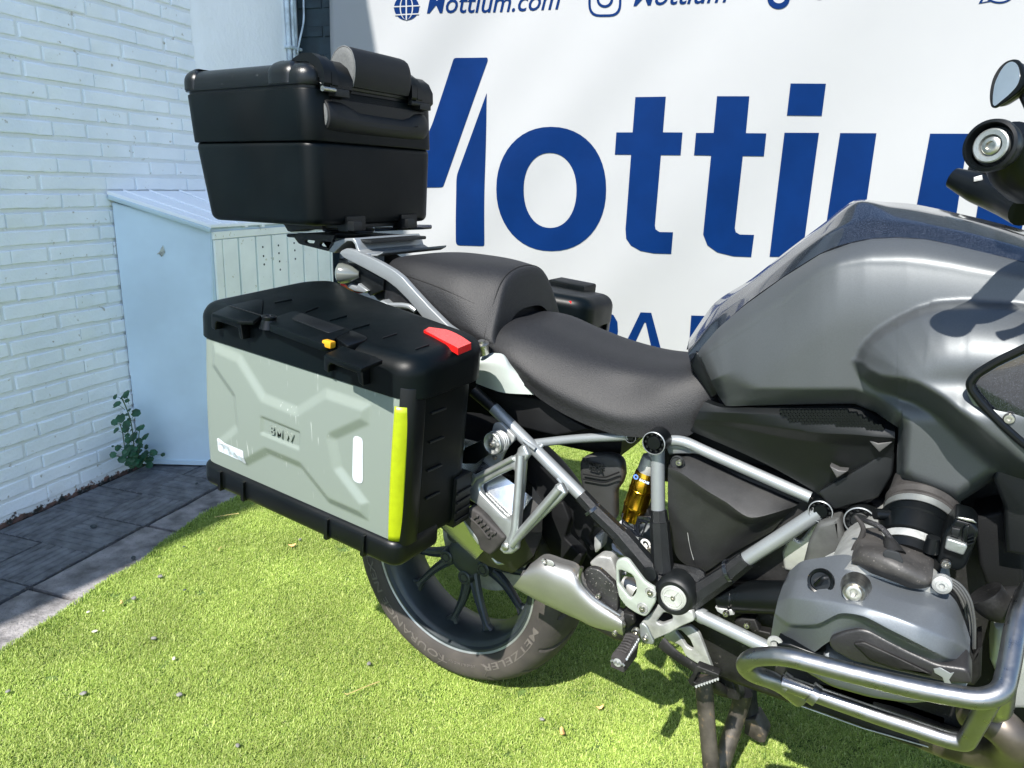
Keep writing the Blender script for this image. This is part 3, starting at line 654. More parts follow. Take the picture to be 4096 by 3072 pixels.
    for L in ([(776, -30), (784, -30), (786, 122), (778, 122)], [(704, 40), (860, 34), (860, 41), (704, 47)], [(712, 88), (856, 82), (854, 89), (714, 95)]):
        sheet_letters('globe_line', [tr('X4', L)], .0042, .0008, M['banner'])
    for sg in (-1, 1):
        L = [(782 + sg * 40 * math.cos(t), 48 + 72 * math.sin(t)) for t in np.linspace(-1.35, 1.35, 14)]; L2 = [(782 + sg * 33 * math.cos(t), 48 + 72 * math.sin(t)) for t in np.linspace(1.35, -1.35, 14)]
        sheet_letters('globe_line', [tr('X4', L + L2)], .0042, .0008, M['banner'])
    def rr(reg, cx, cy, hx, hy, r): return rpoly([bsz(reg, *p) for p in ((cx - hx, cy + hy), (cx + hx, cy + hy), (cx + hx, cy - hy), (cx - hx, cy - hy))], r, 6)
    sheet_letters('camera_emblem', [rr('X4', 1946, 2, 98, 98, .055), rr('X4', 1946, 2, 84, 84, .045)]); sheet_letters('camera_emblem', [ring('X4', 1946, -3, 49, 49, 2, 32), ring('X4', 1946, -3, 34, 34, 2, 32)])
    sheet_letters('note_emblem', [ring('X5', 850, -6, 62, 60, 2, 32), ring('X5', 852, -8, 34, 30, 2, 32)])
    sheet_letters('note_emblem', [tr('X5', [(895, -110), (925, -110), (920, 0), (890, 0)])]); sheet_letters('note_emblem', [ring('X5', 1075, -16, 24, 17, 2, 20)], m=M['rusty'])
    sheet_letters('speech_emblem', [ring('X5', 2080, -60, 92, 76, 2, 40), ring('X5', 2080, -60, 82, 66, 2, 40)]); sheet_letters('speech_emblem', [tr('X5', [(1985, -20), (1965, 17), (2040, 4), (2035, -2), (1982, 10), (1996, -18)])])
    for k in range(18):
        s = -.19 + k * .29; lathe('eyelet', bpt(s, 2.585, .0), BN, [(.001, .011), (.003, .010), (.003, .006), (-.001, .006)], M['bolt'], bn, 16)
banner()

def back_wall():
    wl = thing('back_wall', 'dark painted brick wall hidden behind the banner', 'wall', tuple(B0 + BE * 2 - BN * .2))
    F_ = Frame(B0 - BN * .07, BE, ZA, BN)
    box('wall_core', (-.46, -.02, -.25), (6.5, 3.6, -.008), M['darkbrick'], wl, F_, 0)
    st = [brick_mesh('dark_stretcher_%d' % k, .2835, .0535, .02, 40 + k, M['darkbrick']) for k in range(3)]; hd = [brick_mesh('dark_header_%d' % k, .1375, .0535, .02, 60 + k, M['darkbrick']) for k in range(2)]
    R3 = Matrix(((BE[0], 0, BN[0], 0), (BE[1], 0, BN[1], 0), (0, 1, 0, 0), (0, 0, 0, 1))); rs = random.Random(4); rest = []
    for c in range(52):
        z = .034 + .069 * c
        for k in range(-1, 8):
            for kind in (0, 1):
                L = .1375 if kind == 0 else .2835; s = -.45 + (.22 if c % 2 else .0) + .4345 * k + (0 if kind == 0 else .148) + L / 2
                if s - L / 2 < -.46 or s > 2.0: continue
                P = B0 - BN * .07 + BE * s + ZA * z; me = rs.choice(hd if kind == 0 else st); Mx = Matrix.Translation(P) @ R3
                if s < -.05 and z > .9:
                    o = bpy.data.objects.new('brick', me); COL.objects.link(o); o.parent = wl; o.matrix_parent_inverse = WM[wl.name].inverted(); o.matrix_basis = Mx
    return wl
back_wall()

def conduits():
    t = thing('conduit_bundle', 'bundle of three painted cable conduits clipped up the wall corner', 'conduit', tuple(yard(1.98, WW + .02, 0)))
    u0 = [p @ UA for p in (pw('Z6', 1240, 100, WW + .02), pw('Z6', 1310, 100, WW + .02))]; rs = random.Random(2)
    for i, (u, r, w_) in enumerate(((u0[0] + .005, .012, .018), (u0[0] + .028, .009, .030), (u0[0] + .055, .012, .020))):
        pts = [yard(u + .002 * math.sin(k * 1.1 + i), WW + w_ + .0015 * math.sin(k * 1.7 + i), -.02 + k * .2) for k in range(20)]
        tube('conduit', pts, r, M['conduit'], t, .05, 12)
    for z in (.55, 1.25, 1.865, 2.4):
        box('clip', (u0[0] - .02, WW - .002, z), (u0[0] + .09, WW + .038, z + .016), M['conduit'], t, Frame((0, 0, 0), UA, WA, ZA), .004)
    z = 1.87; tube('loose_cable', [yard(u0[0] + .045, WW + .036, z - .02), yard(u0[0] + .06, WW + .05, z + .06), yard(u0[0] + .10, WW + .05, z + .14), yard(u0[0] + .12, WW + .045, z + .4), yard(u0[0] + .11, WW + .04, z + .9)], .005, M['conduit'], t, .06, 8)
conduits()

# metal locker against the wall
def locker():
    A0 = pw('Z4', 412, 1400, WW); A0[2] = .018; A1 = pw('Z5', 118, 300, WW); Bf = -1.545
    F0 = hit('Z4', 1400, 1600, ZA, .012); uF0 = F0 @ UA; F1 = pw('Z5', 1225, 590, Bf)
    uA = .5 * (A0 @ UA + A1 @ UA); print('locker u', A0 @ UA, A1 @ UA, uF0, F1 @ UA, A1[2], F1[2])
    t = thing('metal_locker', 'low sloping-roofed metal locker, pale blue side and cream plank front', 'locker', tuple(yard(1.1, -1.7, 0)))
    ua, ub, zb, zf = A1 @ UA, F1 @ UA, A1[2], F1[2]; U2 = ub + .0 + .70
    pr = pw('X1', 1905, 700, Bf); U2 = pr @ UA + .01; a0, b0 = A0 @ UA, uF0 + .045
    def q(u, w_, z): return yard(u, w_, z)
    # body shell (side skewed a little as it stands)
    P = [q(a0, WW + .004, .018), q(b0, Bf, .012), q(U2, Bf, .012), q(U2, WW + .004, .018), q(ua, WW + .004, zb), q(ub, Bf, zf), q(U2, Bf, zf), q(U2, WW + .004, zb)]
    bm = bmesh.new(); v = [bm.verts.new(tuple(p)) for p in P]
    for f in ((0, 1, 5, 4), (1, 2, 6, 5), (2, 3, 7, 6), (3, 0, 4, 7), (4, 5, 6, 7), (3, 2, 1, 0)): bm.faces.new([v[i] for i in f])
    bmesh.ops.bevel(bm, geom=list(bm.edges), offset=.003, segments=2, affect='EDGES'); bd = link('body', bm_mesh('body', bm), t, M['locker_side'], 40)
    link('foot_rail', loft_mesh('foot_rail', [[q(a0 - .002, WW + .01, .01), q(a0 - .002, WW + .01, .03), q(a0 + .02, WW + .01, .03), q(a0 + .02, WW + .01, .01)], [q(b0 - .002, Bf + .004, .002), q(b0 - .002, Bf + .004, .022), q(b0 + .02, Bf + .004, .022), q(b0 + .02, Bf + .004, .002)]]), t, M['locker_side'], 0)
    # roof: sheet with low seams, lip over the side
    R0 = pw('Z5', 62, 172, WW + .002); R1 = pw('Z5', 1218, 545, Bf + .02); ru0, ru1 = R0 @ UA, R1 @ UA; rz0, rz1 = R0[2], R1[2]; U3 = U2 + .02
    V = [q(ru0, WW + .003, rz0), q(ru1, Bf + .02, rz1), q(U3, Bf + .02, rz1 - .004), q(U3, WW + .003, rz0 - .004)]; V2 = [p - ZA * .016 for p in V]
    bm = bmesh.new(); v = [bm.verts.new(tuple(p)) for p in V + V2]
    for f in ((0, 1, 2, 3), (7, 6, 5, 4), (0, 4, 5, 1), (1, 5, 6, 2), (2, 6, 7, 3), (3, 7, 4, 0)): bm.faces.new([v[i] for i in f])
    bmesh.ops.bevel(bm, geom=list(bm.edges), offset=.003, segments=2, affect='EDGES'); roof = link('roof', bm_mesh('roof', bm), t, M['plaster'], 40)
    for k, f in enumerate((.07, .19, .34, .5, .66, .82)):
        u_a, u_b = ru0 + (U3 - ru0) * f, ru1 + (U3 - ru1) * f
        tube('roof_seam', [q(u_a, WW + .01, rz0 + .001), q(u_b, Bf + .018, rz1 + .001)], .0042, M['plaster'], roof, 0, 8)
    # lip under roof at the side
    tube('roof_lip', [q(ru0 + .004, WW + .006, rz0 - .024), q(ru1 + .004, Bf + .016, rz1 - .024)], .010, M['locker_side'], roof, 0, 8, squash=.5)
    # front: frame and vertical planks with pale recessed grooves between
    fr = Frame(yard(0, Bf, 0), UA, ZA, WA); xs = [pw('X1', x, 900, Bf) @ UA for x in (118, 385, 665, 920, 1175, 1425, 1655, 1860, 1905)]
    gw = .0085
    lean = (ub - b0) / zf
    def plank(u_a, u_b, z0, z1, h0, h1, m, nm='plank'):
        def P(u, z, h): return yard(u + (z - .5) * lean * .25, Bf + h, z)
        rings = [[P(u_a, z0, h0), P(u_b, z0, h0), P(u_b, z1, h0), P(u_a, z1, h0)], [P(u_a, z0, h1 - .002), P(u_b, z0, h1 - .002), P(u_b, z1, h1 - .002), P(u_a, z1, h1 - .002)], [P(u_a + .002, z0 + .002, h1), P(u_b - .002, z0 + .002, h1), P(u_b - .002, z1 - .002, h1), P(u_a + .002, z1 - .002, h1)]]
        return link(nm, loft_mesh(nm, rings), t, m, 0)
    for a, b in zip(xs[:-1], xs[1:]): plank(a + gw, b - gw * .3, .06, zf - .048, .001, .012, M['locker_front'])
    plank(xs[0] - .045, xs[-1] + .004, zf - .045, zf - .014, .0015, .0125, M['locker_front'], 'top_rail')
    plank(xs[0] - .040, xs[0] + .004, .02, zf - .048, .0015, .0105, M['locker_front'], 'corner_post')
    plank(xs[0] + .006, xs[-1] - .002, .025, zf - .05, .0006, .0045, M['locker_rib'], 'groove_backing')
    for x, y in ((809, 555), (821, 701), (832, 835), (1060, 529), (1069, 654), (1080, 786), (1091, 919), (1313, 491), (1324, 609), (1333, 746)):
        P = pw('X1', x, y, Bf + .0122); lathe('vent_hole', P, WA, [(-.004, .0048), (.0006, .0048), (.0006, .0001)], M['hole'], t, 14)
    for x in (240, 527, 795): # little brackets under the roof edge
        P = pw('X1', x, 212, Bf + .012); box('bracket', (-.009, -.008, -.006), (.009, .008, .010), M['plaster'], t, Frame(P, UA, WA, ZA), .003)
    # flaked patch on the side
    nS = np.cross(q(ub, Bf, zf) - q(a0, WW, .02), q(ua, WW, zb) - q(a0, WW, .02)); nS /= np.linalg.norm(nS); dS = nS @ q(a0, WW, .02)
    L = [hit('Z5', x, y, nS, dS) for x, y in ((700, 775), (722, 855), (700, 880), (682, 905), (655, 872), (628, 876), (660, 845), (683, 800))]
    sgn = 1 if nS @ (CAM - L[0]) > 0 else -1
    link('flaked_patch', mesh('flaked_patch', [p + nS * sgn * .0045 for p in L], [tuple(range(8))]), t, mat('bare_flake', (.40, .42, .38), .8, var=.5, vscale=60), 0)
locker()
# ================================================================ LUGGAGE
def side_case(flip=1, label='', fine=True):
    """hard side case: black shell, painted outer panel with raised star relief, lid with hooks, latch, reflectors"""
    sy = flip
    O = np.array([-.334 - (0 if flip > 0 else .045), -.46, .60]); ex = np.array([.9962, 0, -.0872]); ez = np.array([.0872, 0, .9962])
    t = thing('side_case', label, 'side case', (O[0] + .25, (-.33 if flip > 0 else .33), .6), 'hard side cases on the motorcycle')
    def fr(a, y, c): p = O + ex * a + ez * c; return np.array([p[0], y * sy, p[2]])
    class FF:
        def __call__(s, a, b, c): return fr(a, b, c)
    F_ = FF()
    plan = [(-.022, -.448), (.500, -.448), (.509, -.270), (.12, -.190), (.03, -.150), (-.01, -.200)]
    rp = rpoly(plan, [.03, .035, .035, .05, .03, .05], 6)
    # shell: bottom, waist, under-lid
    prism('shell', rp, .012, .318, M['case'], t, F_, .018, 4, smooth=50)
    # lid: slopes up to the inner side, rounded shoulders
    def lid_ring(c_near, c_far, ins, grow=.0):
        P = inset(rp, ins - grow); out = []
        for p in P:
            f = (p[1] + .46) / .25; out.append(fr(p[0], p[1], c_near + (c_far - c_near) * f))
        return out
    rings = [lid_ring(.303, .308, .004, .0165), lid_ring(.306, .311, .0, .0165)]
    for th in np.linspace(0, math.pi / 2, 8): rings.append(lid_ring(.343 + .031 * math.sin(th), .362 + .031 * math.sin(th), .032 * (1 - math.cos(th)), .0165))
    lid = link('lid', loft_mesh('lid', rings), t, M['case'], 50)
    if not fine:
        pass
    # painted panel wrapping the outer face, with relief
    Q = Plane(-.4635)
    def ac(reg, x, y): p = Q.px(reg, x, y) - O; return np.array([p @ ex, p @ ez])
    star = np.array([ac('B', *p) for p in ((205, 505), (365, 578), (505, 795), (680, 866), (835, 765), (1085, 850), (1075, 965), (895, 1045), (925, 1195), (1075, 1395), (1070, 1500), (850, 1400), (700, 1205), (525, 1130), (400, 1195), (225, 1060), (340, 965), (325, 810), (205, 640))])
    rec = np.array([ac('B', *p) for p in ((494, 916), (706, 1000), (706, 1096), (494, 1010))])
    def sdf(p, poly):
        d = 1e9; inside = False; n = len(poly)
        for i in range(n):
            a, b = poly[i], poly[(i + 1) % n]; e = b - a; w_ = p - a; q = w_ - e * np.clip((w_ @ e) / (e @ e), 0, 1); d = min(d, q @ q)
            if (a[1] > p[1]) != (b[1] > p[1]) and p[0] < (b[0] - a[0]) * (p[1] - a[1]) / (b[1] - a[1]) + a[0]: inside = not inside
        return math.sqrt(d) * (-1 if inside else 1)
    def relief(a, c):
        d = -sdf(np.array([a, c]), star); h = .0075 * min(1, max(0, d / .016))
        e = -sdf(np.array([a, c]), rec); h -= .0042 * min(1, max(0, (e + .001) / .0035)); return h
    na, nc = (150, 96) if fine else (20, 10)
    A0, A1, C0, C1 = -.020, .500, .034, .318
    def surf(a, c, h=0.):
        e = 0.
        if a > A1 - .03: q = (a - (A1 - .03)) / .03; e = .016 * (1 - math.sqrt(max(0, 1 - q * q)))
        if a < A0 + .03: q = ((A0 + .03) - a) / .03; e = max(e, .016 * (1 - math.sqrt(max(0, 1 - q * q))))
        bow = .004 * (1 - ((c - .17) / .15) ** 2)
        return fr(a, -.4605 - bow + e - (relief(a, c) if fine else 0) - h, c)
    V = [surf(A0 + (A1 - A0) * i / (na - 1), C0 + (C1 - C0) * k / (nc - 1)) for k in range(nc) for i in range(na)]
    G_ = np.array(V).reshape(nc, na, 3); rim = lambda g: g + np.array([0, .03 * sy, 0])
    V2 = [rim(p) for p in V]
    Fc = [(k * na + i, k * na + i + 1, (k + 1) * na + i + 1, (k + 1) * na + i) for k in range(nc - 1) for i in range(na - 1)]
    me = mesh('panel', V, Fc if flip > 0 else [tuple(reversed(f)) for f in Fc]); pnl = link('panel', me, t, M['panel'], 60)
    md = pnl.modifiers.new('thickness', 'SOLIDIFY'); md.thickness = .006; md.offset = -1
    if fine:
        p0, p1, p2 = ac('B', 545, 978), ac('B', 672, 1030), ac('B', 545, 1000)
        me = text_mesh('BMW', 1, 0, .004, .0016, space=1.35); xs = [v.co.x for v in me.vertices]; ys = [v.co.y for v in me.vertices]; k = (p1[0] - p0[0]) / (max(xs) - min(xs)); hgt = .0165
        for v in me.vertices:
            f = (v.co.x - min(xs)) / (max(xs) - min(xs)); a = p0[0] + f * (p1[0] - p0[0]); c = p2[1] + f * (p1[1] - p0[1]) + (v.co.y / max(ys)) * hgt - .004
            v.co = Vector((*[fr(a, -.4698 - v.co.z, c)[q] for q in range(3)],))
        link('raised_lettering', me, pnl, M['panel'], 0)
        # reflective stickers following the panel
        def sticker(name, reg, pts, m, rr=.004, h=.0006, par=pnl):
            L = rpoly([ac(reg, *p) for p in pts], rr, 5); me = curve_mesh(name, [L], .0008, 0); bm = bmesh.new(); bm.from_mesh(me)
            for _ in range(3): bmesh.ops.subdivide_edges(bm, edges=[e for e in bm.edges if e.calc_length() > .015], cuts=1); bmesh.ops.triangulate(bm, faces=[f for f in bm.faces if len(f.verts) > 4])
            for v in bm.verts: v.co = Vector(surf(v.co.x, v.co.y, h + v.co.z))
            bm.to_mesh(me); bm.free(); return link(name, me, par, m, 0)
        sticker('reflective_sticker', 'B', [(234, 1038), (395, 1105), (400, 1182), (240, 1110)], M['white_tape'])
        tb_ = mat('honeycomb_tape', (.50, .58, .66), .35, var=.25, vscale=900)
        for f in (.08, .30, .52, .74):
            q = lambda s, e: (234 + (395 - 234) * s + (5 * e), 1038 + (1105 - 1038) * s + (74 + 0 * s) * e)
            sticker('reflective_stripe', 'B', [q(f, .06), q(f + .12, .06), q(f + .12, .94), q(f, .94)], tb_, .0004, .0012)
        sticker('reflective_sticker', 'B', [(989, 1022), (1042, 1040), (1042, 1296), (984, 1275)], M['white_tape'], .014)
        # hi-vis strip round the front edge of the panel
    Vh = []; nn_ = 9
    for k in range(24):
        c = .040 + (.292 - .040) * k / 23
        for i in range(nn_):
            th = .12 + i / (nn_ - 1) * 1.0; a = .477 + .0275 * math.sin(th); y = -.4645 + .0275 * (1 - math.cos(th)); Vh.append(fr(a, y - .004 * (1 - ((c - .17) / .15) ** 2) - .0006, c))
    f_ = [(k * nn_ + i, k * nn_ + i + 1, (k + 1) * nn_ + i + 1, (k + 1) * nn_ + i) for k in range(23) for i in range(nn_ - 1)]
    hv = link('reflective_strip', mesh('reflective_strip', Vh, f_), t, M['yellow'], 60); md = hv.modifiers.new('t', 'SOLIDIFY'); md.thickness = .002
    # black seam lip between panel and front shell, bumper along the foot with ribs
    bp2 = rpoly([(-.026, -.470), (.506, -.470), (.508, -.35), (-.024, -.35)], [.03, .03, .01, .01], 6)
    prism('bumper', bp2, -.012, .040, M['satin'], t, F_, .014, 4, taper=[(p[0], p[1]) for p in bp2], smooth=50)
    for a in (.035, .105, .335, .425): prism('bumper_rib', [(a, -.476), (a + .008, -.476), (a + .008, -.44), (a, -.44)], -.010, .034, M['satin'], t, F_, .003, 2)
    prism('edge_lip', rpoly([(.484, -.463), (.508, -.452), (.511, -.42), (.494, -.42)], [.006, .012, .003, .003], 4), .03, .325, M['satin'], t, F_, .002, 2)
    # front shell ribs and clamp
    for c in (.10, .155, .21, .265): prism('shell_groove', [(.500, -.395), (.5065, -.395), (.5080, -.355), (.500, -.355)], c, c + .004, M['black'], t, F_, .001, 1)
    prism('side_clamp', [(.49, -.312), (.514, -.312), (.514, -.262), (.49, -.262)], .01, .115, M['black'], t, F_, .004, 2)
    for q in (.02, .04, .06, .08): prism('clamp_rib', [(.514, -.310), (.518, -.310), (.518, -.264), (.514, -.264)], q, q + .006, M['black'], t, F_, .001, 1)
    # lid details (traced on the sloping top)
    def top(reg, x, y, lift=0.):
        # plane c = .375 + .0 *.. slope across: c_near .374 at y=-.46, c_far .395 at y=-.21
        sl = .021 / .25; n = ez - np.array([0, sl, 0]); d = n @ (O + ez * (.374 + lift)) + sl * .0; d = n @ (O + ez * (.374 + lift)); return hit(reg, x, y, n, d)
    if fine:
        def slab(name, reg, pts, h0, h1, m, r=.004, bev=.0015, par=lid):
            L = [top(reg, *p, h1) for p in pts]; L2 = [(((p - O) @ ex), p[1]) for p in L]; L2 = rpoly(L2, r, 4)
            def f(a, y, c): return O + ex * a + np.array([0, y + .46, 0]) + ez * (.374 + c + .084 * (y + .46))
            class G2:
                def __call__(s, a, b, c): return f(a, b, c)
            return prism(name, L2, h0, h1, m, par, G2(), bev, 2)
        slab('hook_pad', 'N', [(405, 285), (590, 198), (905, 126), (975, 135), (960, 300), (870, 372), (700, 370)], -.004, .003, M['case'], .002, .001)
        slab('hook_pad', 'N', [(1660, 735), (1860, 648), (2212, 760), (2300, 800), (2100, 880), (2060, 900)], -.004, .003, M['case'], .002, .001)
        slab('latch_plate', 'N', [(1030, 400), (1100, 325), (1330, 248), (1960, 470), (1790, 540), (1700, 620), (1630, 618)], -.01, .004, M['case'], .012, .002)
        slab('latch_inset', 'N', [(1290, 345), (1395, 275), (1890, 450), (1700, 500)], .003, .0052, M['black'], .006, .0008)
        slab('latch_well', 'N', [(1765, 545), (1960, 470), (2130, 545), (2110, 580), (1900, 645)], -.01, .0025, M['satin'], .008, .0012)
        slab('panel_line', 'N', [(598, 198), (606, 195), (980, 306), (972, 311)], .0, .0042, M['black'], .0005, .0003)
        for L in ([(1100, 155), (1290, 118), (1292, 126), (1102, 163)], [(1440, 262), (1585, 205), (1588, 211), (1443, 268)], [(1710, 352), (1900, 300), (1903, 306), (1713, 358)], [(1960, 450), (2150, 395), (2153, 401), (1963, 456)]):
            slab('moulded_rib', 'N', L, -.001, .0022, M['case'], .0005, .0004)
        for L in ([(1190, 1515), (1350, 1465), (1352, 1472), (1192, 1523)], [(1550, 1640), (1705, 1588), (1708, 1595), (1553, 1648)]):
            slab('moulded_rib', 'S', L, -.001, .0018, M['black'], .0005, .0004)
        # key lock turret and orange release tab
        P = top('N', 1040, 318, .012); lathe('key_lock', P - ez * .022, ez, [(0, .018), (.016, .0125), (.019, .0135), (.022, .0135), (.0235, .012), (.0235, .006), (.022, .0055)], M['satin'], lid, 24)
        P = top('N', 1708, 610, .004); box('release_tab', (-.009, -.008, -.008), (.010, .004, .0045), M['orange'], lid, Frame(P, ex, (0, 1, 0), ez), .003)
        # hooks: inverted U brackets on the outer shoulder
        Qh = Plane(-.4815)
        plate('hook', 'N', [(398, 300), (425, 283), (690, 362), (722, 392), (750, 578), (718, 562), (692, 442), (470, 375), (448, 392), (445, 472), (402, 445)], Qh, .017, M['satin'], lid, bev=.0015, r=.002)
        plate('hook', 'N', [(1645, 750), (1680, 735), (2030, 862), (2066, 900), (2082, 1092), (2032, 1055), (2012, 945), (1720, 838), (1695, 860), (1692, 942), (1645, 905)], Qh, .017, M['satin'], lid, bev=.0015, r=.002)
        near = [(1645, 1440), (1740, 1487), (1850, 1548), (1960, 1602), (2025, 1640)]; far = [(1705, 1405), (1815, 1420), (1920, 1440), (2050, 1500), (2170, 1580)]
        Gr = []
        for f in (0, .5, 1):
            row = []
            for p, q in zip(near, far):
                P = top('S', p[0] + (q[0] - p[0]) * f, p[1] + (q[1] - p[1]) * f, .0035); row.append(P)
            Gr.append(row)
        rf = surface('reflector', Gr, M['red'], lid, 4, skirt=(0, 0, -.012), smooth=40)
    else:
        prism('hook', [(.33, -.475), (.44, -.475), (.44, -.40), (.33, -.40)], .33, .392, M['case'], t, F_, .006, 2)
        prism('hook', [(.03, -.475), (.14, -.475), (.14, -.40), (.03, -.40)], .33, .392, M['case'], t, F_, .006, 2)
        prism('reflector', [(.455, -.262), (.480, -.262), (.480, -.25), (.455, -.25)], .362, .378, M['red'], t, F_, .006, 2)
        lathe('key_lock', fr(.20, -.44, .36), ez, [(0, .018), (.030, .0125), (.037, .0135), (.038, .006)], M['satin'], lid, 20)
    return t
side_case(1, 'grey-green side case with lettering and reflective stickers, on the near side of the motorcycle')
side_case(-1, 'half-hidden black side case with a yellow strip, on the far side behind the seat', False)

def top_case():
    t = thing('top_case', 'large black hard top case with padded backrest, mounted on the rear rack', 'top case', (-.44, 0, 1.113))
    def poly(x0, x1, y): return rpoly([(x0, -y), (x1, -y), (x1, y), (x0, y)], [.035, .045, .045, .035], 8)
    prism('lower_shell', poly(-.622, -.262, .205), 1.112, 1.292, M['case'], t, WORLD, .016, 5, taper=poly(-.6515, -.2565, .2105), smooth=50)
    prism('upper_shell', poly(-.655, -.254, .2125), 1.2885, 1.3935, M['case'], t, WORLD, .0025, 2, taper=poly(-.664, -.258, .214), smooth=50, bot=True)
    prism('seal', poly(-.660, -.261, .212), 1.393, 1.400, M['satin'], t, WORLD, 0)
    rings = []
    A = np.array(poly(-.668, -.256, .216)); 
    for z, ins in ((1.3995, .001), (1.4005, 0), (1.418, .0015)): rings.append([(*p, z) for p in inset(A, ins)])
    for th in np.linspace(0, math.pi / 2, 9)[1:]: rings.append([(*p, 1.418 + .028 * math.sin(th)) for p in inset(A, .0015 + .036 * (1 - math.cos(th)))])
    lid = link('lid', loft_mesh('lid', rings), t, mat('worn_lid_plastic', (.003, .0045, .0055), .30, spec=.4, var=.4, vscale=7, bump=.5, bscale=800, bdist=.0006, speck=(160, .70, (.05, .055, .06))), 50)
    # raised blocks on the lid shoulders
    for x0, x1, hh in ((-.385, -.296, .0030), (-.660, -.606, .0015)):
        rb = []
        A2 = np.array(rpoly([(x0, -.219), (x1, -.219), (x1, .219), (x0, .219)], .03, 6))
        for z, ins in ((1.403, .0), (1.420, .0005)): rb.append([(*p, z) for p in inset(A2, ins)])
        for th in np.linspace(0, math.pi / 2, 8)[1:]: rb.append([(*p, 1.420 + (.028 + hh) * math.sin(th)) for p in inset(A2, .0005 + .036 * (1 - math.cos(th)))])
        link('lid_block', loft_mesh('lid_block', rb), lid, lid.data.materials[0], 50)
    # hinge saddles either side of the backrest
    for s in (-1, 1):
        y0 = -.185 if s < 0 else .100
        pts = [(-.40, y0 + .03, 1.448), (-.31, y0 + .03, 1.452), (-.262, y0 + .03, 1.435), (-.246, y0 + .03, 1.405)]
        def strap(w0, w1, lift, nm):
            prof = [(-.345, 1.440), (-.325, 1.452), (-.300, 1.460), (-.272, 1.458), (-.252, 1.445), (-.240, 1.424), (-.2395, 1.400)]
            R_ = []
            for x, z in prof:
                R_.append([(x + lift * .4, y0 + w0, z + lift), (x + lift * .4, y0 + w1, z + lift), (x - .012, y0 + w1, z - .012), (x - .012, y0 + w0, z - .012)])
            return link(nm, loft_mesh(nm, R_), t, M['satin'], 30)
        strap(0, .020, .004, 'latch_arch'); strap(.022, .040, .002, 'latch_arch'); strap(.018, .085, -.003, 'latch_cover')
        lathe('latch_roller', (-.243, y0 - .002, 1.392), (0, 1, 0), [(0, .0055), (.035, .0055), (.036, .004)], M['bolt'] if s < 0 else M['black'], t, 16)
        box('latch_body', (-.258, y0 + .03, 1.380), (-.238, y0 + .072, 1.396), M['black'], t, WORLD, .002)
        for k in range(3): tube('latch_tooth', [(-.250, y0 + .004 + .011 * k, 1.402), (-.244, y0 + .007 + .011 * k, 1.412)], (.005, .0008), M['castdull'] if (s < 0 and k < 2) else M['black'], t, 0, 6)
    # recessed front band under the hinges
    box('front_band', (-.262, -.150, 1.335), (-.2535, .165, 1.378), M['satin'], t, WORLD, .002)
    # upper cushion
    L = [('O', *p) for p in ((408, 655), (430, 590), (465, 520), (510, 470), (560, 445), (600, 440), (645, 460), (685, 500), (712, 570), (730, 650), (738, 740), (732, 850), (722, 920), (708, 985), (660, 990), (640, 985), (615, 870), (560, 730), (480, 665))]
    sec = [(p[0], p[2]) for p in (py(*a, -.095) for a in L)]; c = np.mean(sec, 0)
    R_ = []
    for y, s_ in ((-.095, .0), (-.0955, .93), (-.094, .985), (-.090, 1.), (-.04, 1.01), (.04, 1.01), (.086, 1.), (.092, .985), (.095, .95), (.096, .0)):
        R_.append([(c[0] + (x - c[0]) * max(s_, .01), y, c[1] + (z - c[1]) * max(s_, .01)) for x, z in sec])
    cu = mat('cushion_vinyl', (.005, .0055, .006), .50, spec=.35, bump=.5, bscale=700, bdist=.0006, var=.2, vscale=6)
    ce = mat('grey_weave_end', (.085, .09, .09), .7, bump=.6, bscale=1100, bdist=.0008, var=.15, vscale=300)
    cb = link('backrest_cushion', loft_mesh('backrest_cushion', R_), t, cu, 40)
    e = link('end_patch', loft_mesh('end_patch', [[(c[0] + (x - c[0]) * s_, y, c[1] + (z - c[1]) * s_) for x, z in sec] for y, s_ in ((-.0935, .94), (-.0970, .93), (-.0985, .86), (-.0988, .5), (-.0988, .01))]), cb, ce, 40)
    tube('piping', [(c[0] + (x - c[0]) * .975, -.0955, c[1] + (z - c[1]) * .975) for x, z in sec], .0016, ce, cb, 0, 8)
    # lower cushion: long bolster dipping in the middle
    R_ = []; base = [(-.300, 1.372), (-.288, 1.382), (-.272, 1.381), (-.252, 1.370), (-.243, 1.350), (-.243, 1.330), (-.252, 1.314), (-.272, 1.306), (-.292, 1.310), (-.302, 1.330)]; cc = np.mean(base, 0)
    bs = cr_interp(np.array(base + base[:1]), 4)[:-1]
    for y, s_, dp in ((-.168, .02, 0), (-.1685, .80, 0), (-.167, .93, 0), (-.163, .99, 0), (-.15, 1., 0), (-.12, 1.02, -.002), (-.09, 1.0, -.010), (-.07, .98, -.016), (0, .98, -.018), (.08, .98, -.018), (.105, 1.0, -.013), (.125, 1.02, -.004), (.150, 1.02, 0), (.164, .98, 0), (.172, .85, 0), (.175, .02, 0)):
        R_.append([(cc[0] + (x - cc[0]) * s_, y, cc[1] + (z - cc[1]) * s_ + (dp if z > cc[1] else dp * .2)) for x, z in bs])
    lb = link('lumbar_cushion', loft_mesh('lumbar_cushion', R_), t, cu, 40)
    link('end_patch', loft_mesh('end_patch', [[(cc[0] + (x - cc[0]) * s_, y, cc[1] + (z - cc[1]) * s_) for x, z in bs] for y, s_ in ((-.167, .80), (-.1705, .78), (-.1715, .6), (-.1715, .01))]), lb, ce, 40)
    # foot and mounting claws below
    for y in (-.085, .105):
        Q = Plane(y); box('claw', (-.285, y - .03, 1.098), (-.256, y + .03, 1.132), M['satin'], t, WORLD, .003)
        box('claw_tip', (-.256, y - .03, 1.100), (-.236, y - .004, 1.122), M['black'], t, WORLD, .004)
